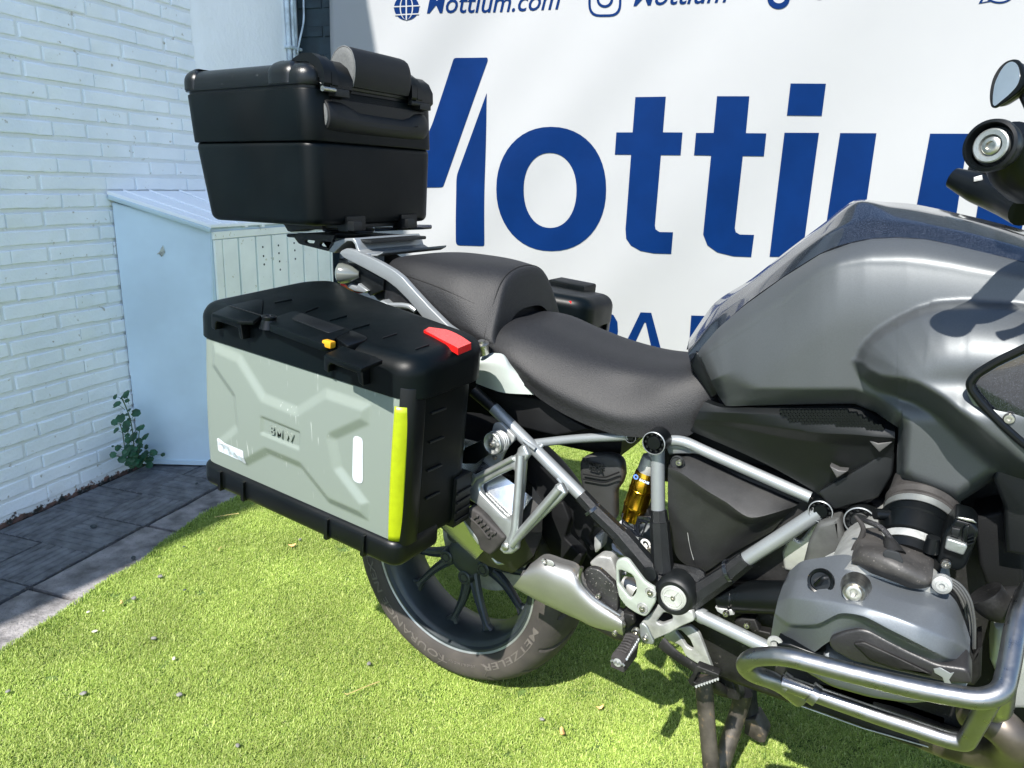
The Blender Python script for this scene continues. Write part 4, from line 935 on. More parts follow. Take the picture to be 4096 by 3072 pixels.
    plate('rear_foot', 'S', [(90, 268), (520, 262), (520, 330), (300, 330), (170, 355), (135, 345)], Plane(-.12), .06, M['black'], t, bev=.003)
    box('base_tray', (-.47, -.11, 1.103), (-.28, .11, 1.114), M['black'], t, WORLD, .004)
top_case()

# ================================================================ MOTORCYCLE
MC = thing('motorcycle', 'grey and black adventure touring motorcycle parked on the grass', 'motorcycle', (.55, 0, 0))
def mirror_copy(o, name=None):
    me = o.data.copy(); me.transform(Matrix.Diagonal((1, -1, 1, 1))); me.flip_normals()
    n = bpy.data.objects.new(o.name.split('.')[0], me); COL.objects.link(n); n.parent = o.parent; n.matrix_parent_inverse = o.matrix_parent_inverse.copy()
    for md in o.modifiers:
        m2 = n.modifiers.new(md.name, md.type)
        if md.type == 'SOLIDIFY': m2.thickness = md.thickness; m2.offset = md.offset
    return n

def wheel(cx, front=False):
    """wheel with tyre (moulded shoulder grooves and lettering), flanged rim, paired spokes, hub, disc"""
    cz = .318; c0 = np.array([cx, 0, cz]); R0, WD = (.318, .084) if not front else (.322, .060)
    cz = R0; c0[2] = cz
    w_ = bpy.data.objects.new('wheel', None); COL.objects.link(w_); w_.parent = MC; w_.matrix_parent_inverse = WM[MC.name].inverted(); w_.location = c0; WM[w_.name] = Matrix.Translation(c0)
    k = WD / .084
    prof = [(-.058, .2225), (-.068, .228), (-.075, .2335), (-.0805, .245), (-.0835, .258), (-.0835, .272), (-.079, .286), (-.070, .297), (-.055, .307), (-.035, .3140), (-.015, .3175), (0, .318)]
    prof = [(y * k, r - .318 + R0) for y, r in prof]; prof = prof + [(-y, r) for y, r in reversed(prof[:-1])]
    P = cr_interp(np.array(prof), 4); ns = 540; V = []
    for i in range(ns):
        th = 2 * math.pi * i / ns
        for j, (y, r) in enumerate(P):
            g = 0.
            ay = abs(y) / WD; rr_ = (R0 - r)
            if rr_ < .034 and ay > .12:
                ph = th * 19 / (2 * math.pi) + ay * .55 * (1 if y < 0 else 1) + (.5 if y > 0 else 0); f = ph % 1
                wdt = .055 + .03 * (1 - rr_ / .034)
                if f < wdt * 2 and (int(ph) % 2 == 0 or ay < .85): g = .0055 * min(1, (min(f, wdt * 2 - f)) / .018)
            V.append((cx + (r - g) * math.cos(th), y, cz + (r - g) * math.sin(th)))
    npf = len(P); Fc = [(i * npf + j, i * npf + j + 1, ((i + 1) % ns) * npf + j + 1, ((i + 1) % ns) * npf + j) for i in range(ns) for j in range(npf - 1)]
    tyre_m = mat('dusty_tyre_rubber', (.026, .023, .021), .78, var=.3, vscale=10, bump=.25, bscale=160, bdist=.001, col2=(.052, .045, .039), tex='Object')
    ty = link('tyre', mesh('tyre', V, Fc), w_, tyre_m, 28)
    if not front:
        # sidewall lettering
        def side_text(txt, th0, r0, h, spread, m):
            me = text_mesh(txt, 1., 0, .008, .0006); xs = [v.co.x for v in me.vertices]; kx = spread / (max(xs) - min(xs))
            for v in me.vertices:
                th = th0 - (v.co.x - min(xs)) * kx; r = r0 + v.co.y * h; y = -float(np.interp(r, [.2335, .245, .258, .272, .286, .297], [.075, .0805, .0835, .0835, .079, .070])) - .0009 - v.co.z
                v.co = (cx + r * math.cos(th), y, cz + r * math.sin(th))
            bm = bmesh.new(); bm.from_mesh(me); bmesh.ops.triangulate(bm, faces=bm.faces); bm.to_mesh(me); bm.free()
            o = link('tyre_lettering', me, ty, m, 0); return o
        lm = mat('raised_tyre_lettering', (.085, .076, .068), .7)
        lm2 = mat('moulded_tyre_lettering', (.035, .03, .028), .6)
        # seen upside-down at the bottom of the wheel: text runs clockwise from the lower left
        side_text('TOURANCE NEXT', rad(-91), .2490, .024, rad(82), lm)
        side_text('METZELER', rad(-18), .2490, .024, rad(49), lm)
        side_text('170/60 R17 M/C 72V', rad(-72), .252, .008, rad(18), lm)
        for th0, th1 in ((-97, -93.6), (-67, -63.6)):
            L = []
            for q in (-1, 1): L.append(rad(th0 if q < 0 else th1))
            pts = [(cx + r * math.cos(a), -.0838 - .0004, cz + r * math.sin(a)) for r, a in ((.247, L[0]), (.262, L[1]), (.277, L[0]))]
            tube('sidewall_ridge', pts, .0010, lm, ty, 0, 6)
    # rim: outer lip, well, inner lip
    fl = .0665 * k; rp_ = [(-fl + .006, .2155), (-fl - .0015, .220), (-fl - .004, .229), (-fl - .001, .2335), (-fl + .003, .229), (-fl + .004, .218), (-fl + .010, .2115), (-fl + .022, .2105), (-fl + .030, .203), (-.010, .196), (.02, .196), (fl - .028, .203), (fl - .010, .211), (fl, .225), (fl + .004, .2335), (fl + .004, .222), (fl - .004, .206), (fl - .02, .1985), (.02, .1895), (-.012, .1895), (-fl + .03, .1965), (-fl + .016, .2035), (-fl + .010, .2075)]
    rp_ = [(y, r - .318 + .318) for y, r in rp_]; rings = []
    if front: rp_ = [(y, r + .004) for y, r in rp_]
    rm = link('rim', loft_mesh('rim', [[(cx + r * math.cos(a), y, cz + r * math.sin(a)) for y, r in rp_] for a in np.linspace(0, 2 * math.pi, 121)[:-1]] + [[(cx + r, y, cz) for y, r in rp_]], caps=False), w_, M['rim'], 30)
    lathe('rim_lip', (cx, -fl - .0008, cz), (0, 1, 0), [(0, .2210), (-.0042, .2290), (-.0022, .2340), (.003, .2325), (.004, .221)], M['rimlip'], rm, 120, caps=False)
    # spokes: five pairs from the offset hub to the barrel
    hy = .010
    for q in range(5):
        a0 = rad(-156 + 72 * q)
        for s_ in (-1, 1):
            a1 = a0 + s_ * rad(16.5); p0 = c0 + np.array([math.cos(a0 - .08 + s_ * .12) * .046, hy, math.sin(a0 - .08 + s_ * .12) * .046]); p2 = c0 + np.array([math.cos(a1) * .195, -.018, math.sin(a1) * .195]); pm = c0 + np.array([math.cos(a0 + s_ * .19) * .12, hy - .012, math.sin(a0 + s_ * .19) * .12])
            R_ = []
            pts = cr_interp(np.array([p0, pm, p2]), 5)
            for i, p in enumerate(pts):
                f = i / (len(pts) - 1); d = np.array([math.cos(a1), 0, math.sin(a1)]); tdir = np.array([-math.sin(a1), 0, math.cos(a1)]); ww = .016 - .008 * math.sin(f * math.pi / 2) + (.012 if f > .93 else 0) * f; tt = .011 - .002 * f
                R_.append([p + tdir * ww * c_ + np.array([0, 1, 0]) * tt * s2 for c_, s2 in ((-1, .6), (-.75, 1), (.75, 1), (1, .6), (1, -.6), (.6, -1), (.35, -.55), (-.35, -.55), (-.6, -1), (-1, -.6))])
            link('spoke', loft_mesh('spoke', R_), w_, M['rim'], 32)
    star = []
    hub = lathe('hub', c0 + np.array([0, -.022, 0]), (0, 1, 0), [(0, .030), (.004, .036), (.006, .046), (.010, .050), (.030, .050), (.045, .050), (.10, .045)], M['rim'], w_, 48)
    for q in range(5):
        a0 = rad(-156 + 72 * q - 6); lathe('hub_lug', c0 + np.array([math.cos(a0) * .058, -.020, math.sin(a0) * .058]), (0, 1, 0), [(0, .016), (.002, .0185), (.02, .021)], M['rim'], hub, 20); lathe('hub_hole', c0 + np.array([math.cos(a0) * .058, -.0192, math.sin(a0) * .058]), (0, 1, 0), [(0, .0105), (-.0015, .0115), (-.0025, .0110), (-.001, .0092), (-.0005, .0090), (-.0005, .0002)], M['hole'], hub, 20)
    lathe('brake_disc', c0 + np.array([0, .072 * 1, 0]), (0, 1, 0), [(0, .085), (0, .132), (.005, .132), (.005, .085)], M['castdull'], w_, 64, caps=False)
    return w_
wheel(0.); wheel(1.507, True)

# --- seats
seat_top = [(-.165, [(0, 1.030), (.05, 1.030), (.08, 1.020), (.093, 1.0), (.098, .97), (.095, .945)]),
            (-.150, [(0, 1.046), (.06, 1.045), (.09, 1.038), (.108, 1.018), (.114, .98), (.110, .940)]),
            (-.080, [(0, 1.053), (.07, 1.052), (.108, 1.044), (.132, 1.016), (.140, .972), (.135, .930)]),
            (0, [(0, 1.054), (.07, 1.051), (.113, 1.039), (.143, 1.004), (.150, .962), (.145, .925)]),
            (.06, [(0, 1.051), (.07, 1.047), (.116, 1.030), (.146, .990), (.156, .948), (.153, .916)]),
            (.11, [(0, 1.047), (.062, 1.041), (.104, 1.020), (.138, .972), (.156, .928), (.156, .905)]),
            (.140, [(0, 1.042), (.052, 1.036), (.094, 1.014), (.128, .962), (.151, .915), (.153, .899)]),
            (.152, [(0, 1.030), (.050, 1.024), (.088, 1.002), (.122, .952), (.148, .910), (.151, .897)]),
            (.158, [(0, .968), (.045, .964), (.078, .948), (.110, .920), (.143, .903), (.149, .895)])]
seat_low = [(.100, [(0, .905), (.06, .905), (.10, .899), (.122, .893), (.128, .888), (.12, .878)]),
            (.125, [(0, .932), (.06, .933), (.110, .923), (.134, .905), (.142, .892), (.134, .878)]),
            (.200, [(0, .935), (.07, .935), (.120, .921), (.150, .899), (.164, .877), (.158, .860)]),
            (.280, [(0, .915), (.07, .914), (.119, .900), (.150, .874), (.171, .843), (.168, .820)]),
            (.360, [(0, .897), (.07, .896), (.113, .884), (.146, .856), (.171, .820), (.170, .793)]),
            (.440, [(0, .888), (.065, .887), (.106, .877), (.132, .849), (.164, .808), (.166, .780)]),
            (.510, [(0, .889), (.065, .889), (.103, .880), (.130, .856), (.150, .815), (.153, .784)]),
            (.560, [(0, .899), (.060, .898), (.094, .889), (.117, .866), (.131, .828), (.132, .790)]),
            (.596, [(0, .907), (.050, .905), (.080, .895), (.100, .871), (.110, .842), (.111, .825)]),
            (.606, [(0, .880), (.045, .878), (.070, .870), (.088, .855), (.098, .830), (.100, .820)])]
def seat(data, name='seat', label=None):
    G_ = []
    for x, h in data:
        G_.append([(x + (.004 if abs(y) > .12 else 0), -y, z) for y, z in reversed(h)] + [(x + (.004 if abs(y) > .12 else 0), y, z) for y, z in h[1:]])
    o = surface(name, G_, M['seat'], MC, 6, skirt=(0, 0, -.012), smooth=60)
    if label: o['label'] = label
    return o
s1 = seat(seat_top, label='raised pillion seat in woven black vinyl'); s2 = seat(seat_low, label='rider seat in woven black vinyl')
def seam(data, idx, i0, i1, par, lift=.0012):
    for s in (-1, 1):
        pts = cr_interp(np.array([(data[i][0], s * data[i][1][idx][0], data[i][1][idx][1] + lift) for i in range(i0, i1)]), 5)
        tube('stitched_seam', list(pts), .0013, M['rubber'], par, 0, 6)
seam(seat_top, 3, 0, 7, s1, .0006)
for s in (-1, 1): pass
fr_ = seat_top[6][1]; pts = [(.1405, -y, z) for y, z in reversed(fr_)] + [(.1405, y, z) for y, z in fr_[1:]]
tube('stitched_seam', list(cr_interp(np.array(pts), 4)), .0016, M['rubber'], s1, 0, 6)

# --- tank: gloss spine and matt side panels
sp = gpx('G', [[(68, 775, 0), (190, 605, 0), (360, 494, 0), (540, 352, 0), (700, 232, 0), (850, 121, 0), (1000, 128, 0), (1150, 141, 0), (1440, 205, 0), (1750, 290, 0), (2050, 420, 0)],
               [(64, 803, -.05), (198, 632, -.055), (372, 500, -.06), (558, 350, -.06), (722, 229, -.06), (866, 128, -.06), (1020, 150, -.065), (1170, 172, -.07), (1440, 228, -.075), (1750, 320, -.08), (2060, 450, -.08)],
               [(62, 842, -.09), (172, 702, -.095), (342, 565, -.10), (560, 390, -.105), (740, 268, -.11), (890, 216, -.115), (1050, 222, -.12), (1230, 246, -.125), (1440, 291, -.13), (1750, 377, -.135), (2060, 500, -.13)],
               [(72, 884, -.113), (168, 770, -.124), (330, 614, -.130), (520, 478, -.135), (715, 358, -.139), (880, 309, -.142), (1040, 296, -.145), (1200, 307, -.149), (1430, 358, -.156), (1750, 440, -.165), (2060, 560, -.16)]])
surface('tank_spine', sp, M['gloss'], MC, 6, skirt=(0, .012, -.02), mirror=True, smooth=32, tau=(.35, .8))['label'] = 'gloss dark metallic spine of the tank'
def tank_panel():
    """one taut skin: top crease, lower crease, air wing with ridge and undercut, rounded scoop below"""
    ip = np.interp; S_ = lambda x: 1 - (1 - min(1., max(0., x))) ** 2
    sm = lambda x: (lambda q: q * q * (3 - 2 * q))(min(1., max(0., x)))
    pairs = [((105, 840), (205, 1045)), ((200, 730), (240, 1096)), ((510, 488), (520, 1089)), ((690, 375), (700, 1086)), ((830, 325), (850, 1085)), ((930, 304), (950, 1125)), ((1040, 299), (1060, 1200)), ((1110, 300), (1052, 1320)),
             ((1180, 306), (1050, 1430)), ((1250, 318), (1120, 1480)), ((1400, 350), (1335, 1560)), ((1550, 388), (1500, 1455)), ((1850, 470), (1850, 1450))]
    tx = [105, 200, 330, 510, 690, 830, 930, 1040, 1180, 1320, 1480, 1654, 1850]; ty = [840, 730, 618, 488, 375, 325, 304, 299, 306, 333, 370, 412, 470]
    cxx = [100, 330, 510, 640, 770, 900, 1100, 1300, 1654, 1850]; cyy = [880, 745, 620, 510, 440, 422, 424, 450, 510, 570]
    wt = [(870, 870), (885, 825), (915, 785), (970, 738), (1050, 688), (1150, 640), (1250, 613), (1400, 605), (1654, 622), (1950, 720)]
    wl = [(850, 885), (880, 955), (950, 1012), (1050, 1045), (1130, 1072), (1230, 1130), (1400, 1280), (1560, 1410), (1950, 1700)]
    ed = [(1062, 1195), (1047, 1430), (1120, 1480), (1335, 1560), (1500, 1455), (1900, 1450)]
    def dist(p, L):
        d = 1e9
        for a, b in zip(L[:-1], L[1:]):
            a, b = np.array(a, float), np.array(b, float); e = b - a; w_ = p - a; q = w_ - e * min(1, max(0, (w_ @ e) / (e @ e))); d = min(d, q @ q)
        return math.sqrt(d)
    poly = wt + list(reversed(wl))
    def dep(x, y):
        yt = ip(x, tx, ty); yc = ip(x, cxx, cyy); Wd = ip(x, [100, 200, 330, 510, 700, 900, 1850], [.157, .176, .189, .199, .205, .207, .212]); y0 = ip(x, [100, 330, 510, 700, 900, 1850], [.125, .132, .137, .142, .147, .165])
        kc = ip(x, [100, 500, 750], [.60, .66, .74]); c_ = y0 + (Wd - y0) * kc
        if y < yc: d = y0 + (c_ - y0) * math.sin(min(1, max(0, (y - yt) / max(1, yc - yt))) * math.pi / 2) ** .9
        else: d = c_ + (Wd - c_) * S_((y - yc) / 300)
        if x < 1075:
            yl = ip(x, [140, 245, 300, 360, 850, 930, 1075], [990, 940, 975, 1013, 1016, 1042, 1125]); yb = ip(x, [205, 240, 850, 950, 1062], [1050, 1096, 1085, 1125, 1200])
            if y > yl: d -= .036 * min(1, (y - yl) / max(10, yb - yl)) * (1 - sm((x - 960) / 110) * .6)
        if x < 260: d -= .018 * (1 - S_((x - ip(y, [840, 930, 1000, 1060], [100, 140, 180, 212])) / 60))
        bl = sm((x - 930) / 130) * sm((y - 960) / 220)
        d += bl * (.232 + .006 * math.sin((x - 1000) / 200) - Wd)
        if y > 1080 and x > 1000: d -= .034 * (1 - S_(dist(np.array([x, y]), ed) / 62)) * sm((y - 1120) / 60)
        if inside((x, y), poly):
            p = np.array([x, y]); dt, dl = dist(p, wt), dist(p, wl); h = min(.00105 * dl, .026 * S_(dt / 26) + .062 * S_(dt / 330)); h = min(h, .088) * sm((x - 830) / 60 + .25); d += h * (1 if not bl else 1)
        return -d
    nc, nr = 150, 110; tops = np.array([p[0] for p in pairs], float); bots = np.array([p[1] for p in pairs], float); ss = np.linspace(0, len(pairs) - 1, nc); ks = np.arange(len(pairs))
    G_ = []
    for s_ in ss:
        a = np.array([ip(s_, ks, tops[:, 0]), 0]); a[1] = ip(a[0], tx, ty); b = np.array([ip(s_, ks, bots[:, 0]), ip(s_, ks, bots[:, 1])]); row = []
        for k in range(nr):
            p = a + (b - a) * k / (nr - 1); row.append([p[0], p[1], dep(p[0], p[1])])
        G_.append(row)
    A_ = np.array(G_)
    for _ in range(3):   # relax the depth a little so creases read as pressed metal, not knife cuts
        D = A_[:, :, 2].copy(); A_[1:-1, 1:-1, 2] = .4 * D[1:-1, 1:-1] + .15 * (D[2:, 1:-1] + D[:-2, 1:-1] + D[1:-1, 2:] + D[1:-1, :-2])
    return surface('tank_panel', [[py('G', *q) for q in row] for row in A_], M['tank'], MC, 1, skirt=(0, .022, 0), smooth=50)
def inside(p, poly):
    c = False
    for i in range(len(poly)):
        a, b = poly[i - 1], poly[i]
        if (a[1] > p[1]) != (b[1] > p[1]) and p[0] < (b[0] - a[0]) * (p[1] - a[1]) / (b[1] - a[1]) + a[0]: c = not c
    return c
tp = tank_panel(); mirror_copy(tp)
# dark filler between tank and seat
plate('tank_filler', 'G', [(98, 835), (118, 850), (205, 990), (212, 1020), (200, 1045), (170, 1060), (150, 1030), (70, 905), (88, 860)], Plane(-.118), .06, M['satin'], MC, bev=.004)
box('tank_core', (.72, -.115, .82), (1.15, .115, 1.02), M['dull'], MC, WORLD, .03, 4)
tube('air_intake_rim', [py('G', x, y, -.322) for x, y in ((1700, 800), (1640, 828), (1520, 885), (1425, 945), (1397, 985), (1402, 1015), (1450, 1080), (1540, 1175), (1640, 1265), (1700, 1310))], .005, M['satin'], MC, .02, 10)
plate('air_intake_cover', 'G', [(1700, 805), (1640, 832), (1520, 890), (1430, 945), (1398, 985), (1405, 1015), (1455, 1080), (1545, 1175), (1700, 1310), (1900, 1300), (1900, 850)], Plane(-.318), .05, M['gloss'], MC, bev=.006)
bolt(py('G', 1583, 1152, -.319), (0, -1, 0), .0066, M['bolt'], MC)
tube('silver_trim', [py('G', x, y, -.312) for x, y in ((1392, 990), (1400, 1030), (1440, 1100), (1490, 1155), (1530, 1180))], (.002, .004, .005, .004, .001), M['silver'], MC, .01, 8)
plate('front_cowl', 'E', [(1590, 250), (1500, 290), (1445, 320), (1432, 360), (1480, 480), (1490, 690), (1573, 705), (1750, 700), (1750, 250)], Plane(-.235), .05, M['black'], MC, bev=.006)

# --- black side cover under the tank with grip dots and ledges
scv = [[(140, 1075, -.135), (235, 1103, -.145), (440, 1098, -.155), (650, 1096, -.163), (850, 1094, -.166), (960, 1150, -.172), (1042, 1195, -.180)],
       [(115, 1120, -.140), (230, 1125, -.152), (470, 1135, -.172), (660, 1140, -.182), (850, 1150, -.187), (960, 1190, -.190), (1042, 1218, -.190)],
       [(95, 1160, -.140), (260, 1170, -.150), (510, 1200, -.176), (680, 1222, -.187), (850, 1230, -.193), (950, 1240, -.195), (1042, 1248, -.192)],
       [(90, 1178, -.137), (290, 1200, -.146), (520, 1245, -.160), (680, 1270, -.168), (830, 1285, -.172), (940, 1285, -.175), (1040, 1275, -.178)],
       [(82, 1195, -.134), (300, 1260, -.142), (500, 1330, -.148), (660, 1390, -.152), (800, 1410, -.156), (920, 1380, -.160), (1032, 1330, -.168)],
       [(72, 1212, -.130), (280, 1300, -.135), (470, 1390, -.140), (660, 1500, -.145), (770, 1580, -.150), (930, 1545, -.152), (1012, 1445, -.158)]]
so_ = surface('side_cover', gpx('G', scv), M['black'], MC, 6, skirt=(0, .02, 0), smooth=32, tau=(.25, .8)); mirror_copy(so_)
# lower flap of the cover
plate('cover_flap', 'G', [(672, 1505), (900, 1375), (1035, 1285), (1040, 1320), (1030, 1420), (965, 1530), (750, 1588)], Plane(-.1665), .012, M['black'], MC, bev=.003, r=.006)
for L in ([(912, 1253), (962, 1272), (1036, 1262), (968, 1316)], [(733, 1380), (775, 1400), (818, 1404), (766, 1438)]):
    plate('cover_ledge', 'G', L, Plane(-.186, .35 * 0), .02, mat('black_ledge_painted_sun', (.05, .05, .05), .5), MC, bev=.002)  # lighter grey than the cover: sunlight on the ledges put into the colour
Vd, Fd = [], []
poly_d = [(485, 1112), (800, 1108), (995, 1195), (970, 1206), (560, 1170)]
def inside(p, poly):
    c = False
    for i in range(len(poly)):
        a, b = poly[i - 1], poly[i]
        if (a[1] > p[1]) != (b[1] > p[1]) and p[0] < (b[0] - a[0]) * (p[1] - a[1]) / (b[1] - a[1]) + a[0]: c = not c
    return c
for iy in range(8):
    for ix in range(42):
        x, y = 480 + ix * 17 + (8 if iy % 2 else 0), 1106 + iy * 13.5
        if not inside((x, y), poly_d): continue
        f = (x - 480) / 520; P = py('G', x, y, -.1755 - .016 * f - .003); b0 = len(Vd)
        for k in range(6): a = k * math.pi / 3; Vd.append(P + np.array([.0042 * math.cos(a), .003, .0042 * math.sin(a)]))
        for k in range(6): a = k * math.pi / 3; Vd.append(P + np.array([.0028 * math.cos(a), -.0018, .0028 * math.sin(a)]))
        Fd += [tuple(b0 + 6 + k for k in range(6))] + [(b0 + k, b0 + (k + 1) % 6, b0 + 6 + (k + 1) % 6, b0 + 6 + k) for k in range(6)]
gd = link('grip_studs', mesh('grip_studs', Vd, Fd), so_, M['satin'], 50); gd['kind'] = 'stuff'

# --- frame tubes
S_, CB = M['silver'], M['cast_black']
tube('frame_tube', [py('C', 270, 90, -.165), py('C', 388, 190, -.165)], .0122, M['black'], MC, 0)
tube('frame_tube', [py('C', 380, 183, -.165), py('C', 878, 680, -.172)], .0125, S_, MC, 0)
tube('frame_tube', [py('C', 545, 385, -.160), py('C', 840, 350, -.150), py('C', 1130, 338, -.150)], .0085, S_, MC, .05)
tube('frame_tube', [py('K', 1190, 400, -.160), py('K', 1196, 1090, -.166)], .0127, S_, MC, 0)
tube('frame_tube', [py('K', 1150, 330, -.145), py('K', 1450, 300, -.145), py('K', 1700, 420, -.140), py('E', 610, 440, -.150)], .0098, S_, MC, .05)
tube('frame_gusset', [py('K', 1310, 380, -.135), py('K', 1560, 370, -.135), py('K', 1680, 440, -.135)], (.014, .014, .005), S_, MC, .02, 10, squash=.5)
tube('frame_tube', [py('E', 650, 505, -.160), py('E', 300, 732, -.172)], .0132, S_, MC, 0)
tube('frame_tube', [py('E', 60, 945, -.180), py('E', 440, 1128, -.200)], .0122, S_, MC, 0)
tube('tube_collar', [py('E', 112, 968, -.181), py('E', 136, 980, -.182)], .0138, S_, MC, 0)
# welds
for a, b in (((545, 360), (610, 410)), ((735, 570), (790, 640))):
    tube('weld_plate', [py('C', *a, -.182), py('C', *b, -.182)], (.0038, .0045), S_, MC, 0, 8)
tube('weld', [py('C', 560, 385, -.170), py('C', 640, 400, -.165), py('C', 655, 370, -.158)], .0045, S_, MC, .01, 8)
# black forged nodes
tube('frame_casting', [py('C', 862, 665, -.174), py('C', 930, 740, -.175), py('C', 1100, 905, -.178)], (.0150, .0160, .0170), CB, MC, 0, hexa=True, smooth=20)
tube('frame_casting', [py('C', 1080, 885, -.180), py('C', 1255, 1090, -.182), py('C', 1330, 1160, -.180)], (.0205, .0205, .018), CB, MC, 0, hexa=True, smooth=20)
tube('frame_casting', [py('K', 1200, 1075, -.168), py('K', 1210, 1200, -.170)], (.0145, .0165), CB, MC, 0, hexa=True, smooth=20)
tube('frame_casting', [py('K', 1210, 1200, -.170), py('C', 1315, 1080, -.178)], (.0180, .0205), CB, MC, 0, hexa=True, smooth=20)
tube('frame_casting', [py('E', 322, 718, -.174), py('E', 240, 785, -.178), py('E', 60, 905, -.182)], (.0165, .0175, .0210), CB, MC, 0, hexa=True, smooth=20)
for reg, x, y, d, yy, r in (('C', 925, 745, (1, 0, -1), -.175, .0172), ('K', 1212, 1215, (0, 0, 1), -.170, .0188), ('E', 245, 770, (1, 0, .62), -.178, .0192)):
    lathe('band_clamp', py(reg, x, y, yy), d, [(-.003, r), (-.003, r + .0015), (.003, r + .0015), (.003, r)], M['gloss'], MC, 24)
lathe('frame_plug', py('C', 1245, 1100, -.205), (0, 1, 0), [(0, .0140), (-.003, .0128), (-.003, .0001)], M['black'], MC, 28)
tube('frame_casting', [py('Q', 1520, 420, -.165), py('Q', 1770, 470, -.165), py('Q', 1640, 560, -.17)], .019, CB, MC, .01, 8)
# pivot cover with round emblem disc
PV = py('Q', 1550, 620, -.205)
lathe('pivot_housing', PV, (0, 1, 0), [(-.012, 0.0305), (-.010, 0.0338), (-.004, 0.0371), (.006, 0.0379), (.03, 0.0379), (.05, 0.0294), (.05, 0.0001)], M['black'], MC, 56, caps=False)
disc_m = mat('dull_silver_disc', (.40, .42, .39), .5, metal=.3, var=.1, vscale=60)
lathe('pivot_housing_rim', PV, (0, 1, 0), [(-.0085, 0.0235), (-.0125, 0.0254), (-.0125, 0.0305), (-.008, 0.0312)], M['black'], MC, 56, caps=False)
pd = lathe('pivot_disc', PV, (0, 1, 0), [(-.0085, 0.0239), (-.0105, 0.0232), (-.0115, 0.0206), (-.0105, 0.0198), (-.0110, 0.0195), (-.0110, 0.0001)], disc_m, MC, 56)
for a in (60, 180, 300):
    c_, s_ = math.cos(rad(a)), math.sin(rad(a)); tube('disc_rib', [PV + np.array([c_ * .005, -.0112, s_ * .005]), PV + np.array([c_ * .0175, -.0112, s_ * .0175])], .0012, disc_m, pd, 0, 8)
lathe('disc_ring', PV, (0, 1, 0), [(-.0108, 0.0158), (-.0122, 0.0163), (-.0108, 0.0169)], disc_m, pd, 48, caps=False)
bolt(PV + np.array([0, -.0105, 0]), (0, -1, 0), 0.0042, M['bolt'], pd, .004)
# round frame caps
def cap(reg, x, y, yy, r, m2=M['satin']):
    P = py(reg, x, y, yy); c = lathe('frame_cap', P, (0, 1, 0), [(.03, r), (-.002, r), (-.004, r * .97), (-.004, r * .9), (.004, r * .88), (.004, r * .62), (-.003, r * .58), (-.004, r * .54), (-.004, .0002)], m2, MC, 44)
    lathe('cap_rim', P, (0, 1, 0), [(.001, r * .985), (-.0045, r * 1.0), (-.0052, r * .94), (-.003, r * .9)], S_, c, 44, caps=False)
    for k in range(10):
        a = k * math.pi / 5; lathe('cap_notch', P + np.array([math.cos(a) * r * .74, .001, math.sin(a) * r * .74]), (0, 1, 0), [(0, r * .10), (-.003, r * .10), (-.003, .0002)], M['black'], c, 8)
    return c
cap('K', 1155, 335, -.185, .0212); cap('K', 897, 268, -.155, .0112); cap('E', 657, 500, -.168, .0188)

# --- grab rail and rack
plate('grab_rail', 'S', [(712, 590), (730, 560), (790, 533), (860, 553), (1000, 612), (1160, 690), (1300, 772), (1400, 850), (1520, 985), (1700, 1180), (1900, 1380), (2022, 1465), (1985, 1478), (1930, 1430), (1880, 1420), (1700, 1392), (1600, 1260), (1470, 1105), (1340, 975), (1230, 890), (1050, 790), (880, 700), (760, 640)],
      Plane(-.168, 0, -.12), .014, S_, MC, bev=.002, r=.004)
plate('grab_rail_bracket', 'S', [(750, 640), (900, 710), (1060, 800), (1200, 880), (1190, 1000), (1050, 1060), (900, 900), (830, 790)], Plane(-.140, 0, -.12), .012, M['black'], MC, bev=.002)
Zp = 1.0705
def zplate(name, reg, pts, z, th, m, par=MC, r=.004, bev=.003):
    L = [pz(reg, *p, z)[:2] for p in pts]; return prism(name, rpoly(L, r, 3), z, z - th, m, par, WORLD, bev, 2)
pass
prism('rack_saddle_foot', [(-.245, -.13), (-.185, -.13), (-.185, -.075), (-.245, -.075)], 1.030, 1.056, M['silver'], MC, WORLD, .006, 3)
plate('rack_saddle', 'S', [(585, 568), (645, 490), (655, 460), (770, 425), (870, 422), (905, 480), (925, 552), (1000, 600), (1140, 600), (1195, 568), (1190, 592), (1130, 625), (985, 625), (900, 580), (880, 490), (850, 457), (795, 457), (735, 505), (650, 587)], Plane(-.118), .236, M['silver'], MC, bev=.002)
plate('rack_side_plate', 'S', [(205, 410), (240, 365), (420, 362), (660, 385), (640, 450), (585, 568), (280, 492), (255, 480)], Plane(-.104), .010, M['black'], MC, holes=([(325, 458), (345, 440), (440, 452), (425, 482), (350, 478)], [(488, 498), (510, 465), (660, 475), (600, 530), (500, 512)]), bev=.002, r=.004)
box('rack_plate', (-.47, -.10, 1.074), (-.20, .10, 1.082), M['black'], MC, WORLD, .003)
for x, y in ((-.245, -.09), (-.245, .10), (-.42, -.08)): lathe('rack_post', (x, y, 1.078), (0, 0, 1), [(0, .009), (.012, .009), (.012, .011), (.020, .011), (.021, .007), (.021, .0002)], M['bolt'] if x > -.3 else M['black'], MC, 16)
zplate('mount_plate', 'S', [(520, 318), (610, 306), (830, 312), (1080, 288), (1100, 320), (1085, 338), (850, 348), (620, 340)], 1.096, .006, M['satin']); zplate('mount_plate', 'S', [(1090, 300), (1360, 292), (1365, 268), (1735, 273), (1735, 295), (1640, 302), (1330, 312), (1100, 322)], 1.098, .006, M['satin'])
for reg, x, y, z in (('S', 1005, 573, 1.057), ('S', 1880, 490, 1.067)): bolt(pz(reg, x, y, z), (0, 0, 1), .0055, M['bolt'], MC, .004)
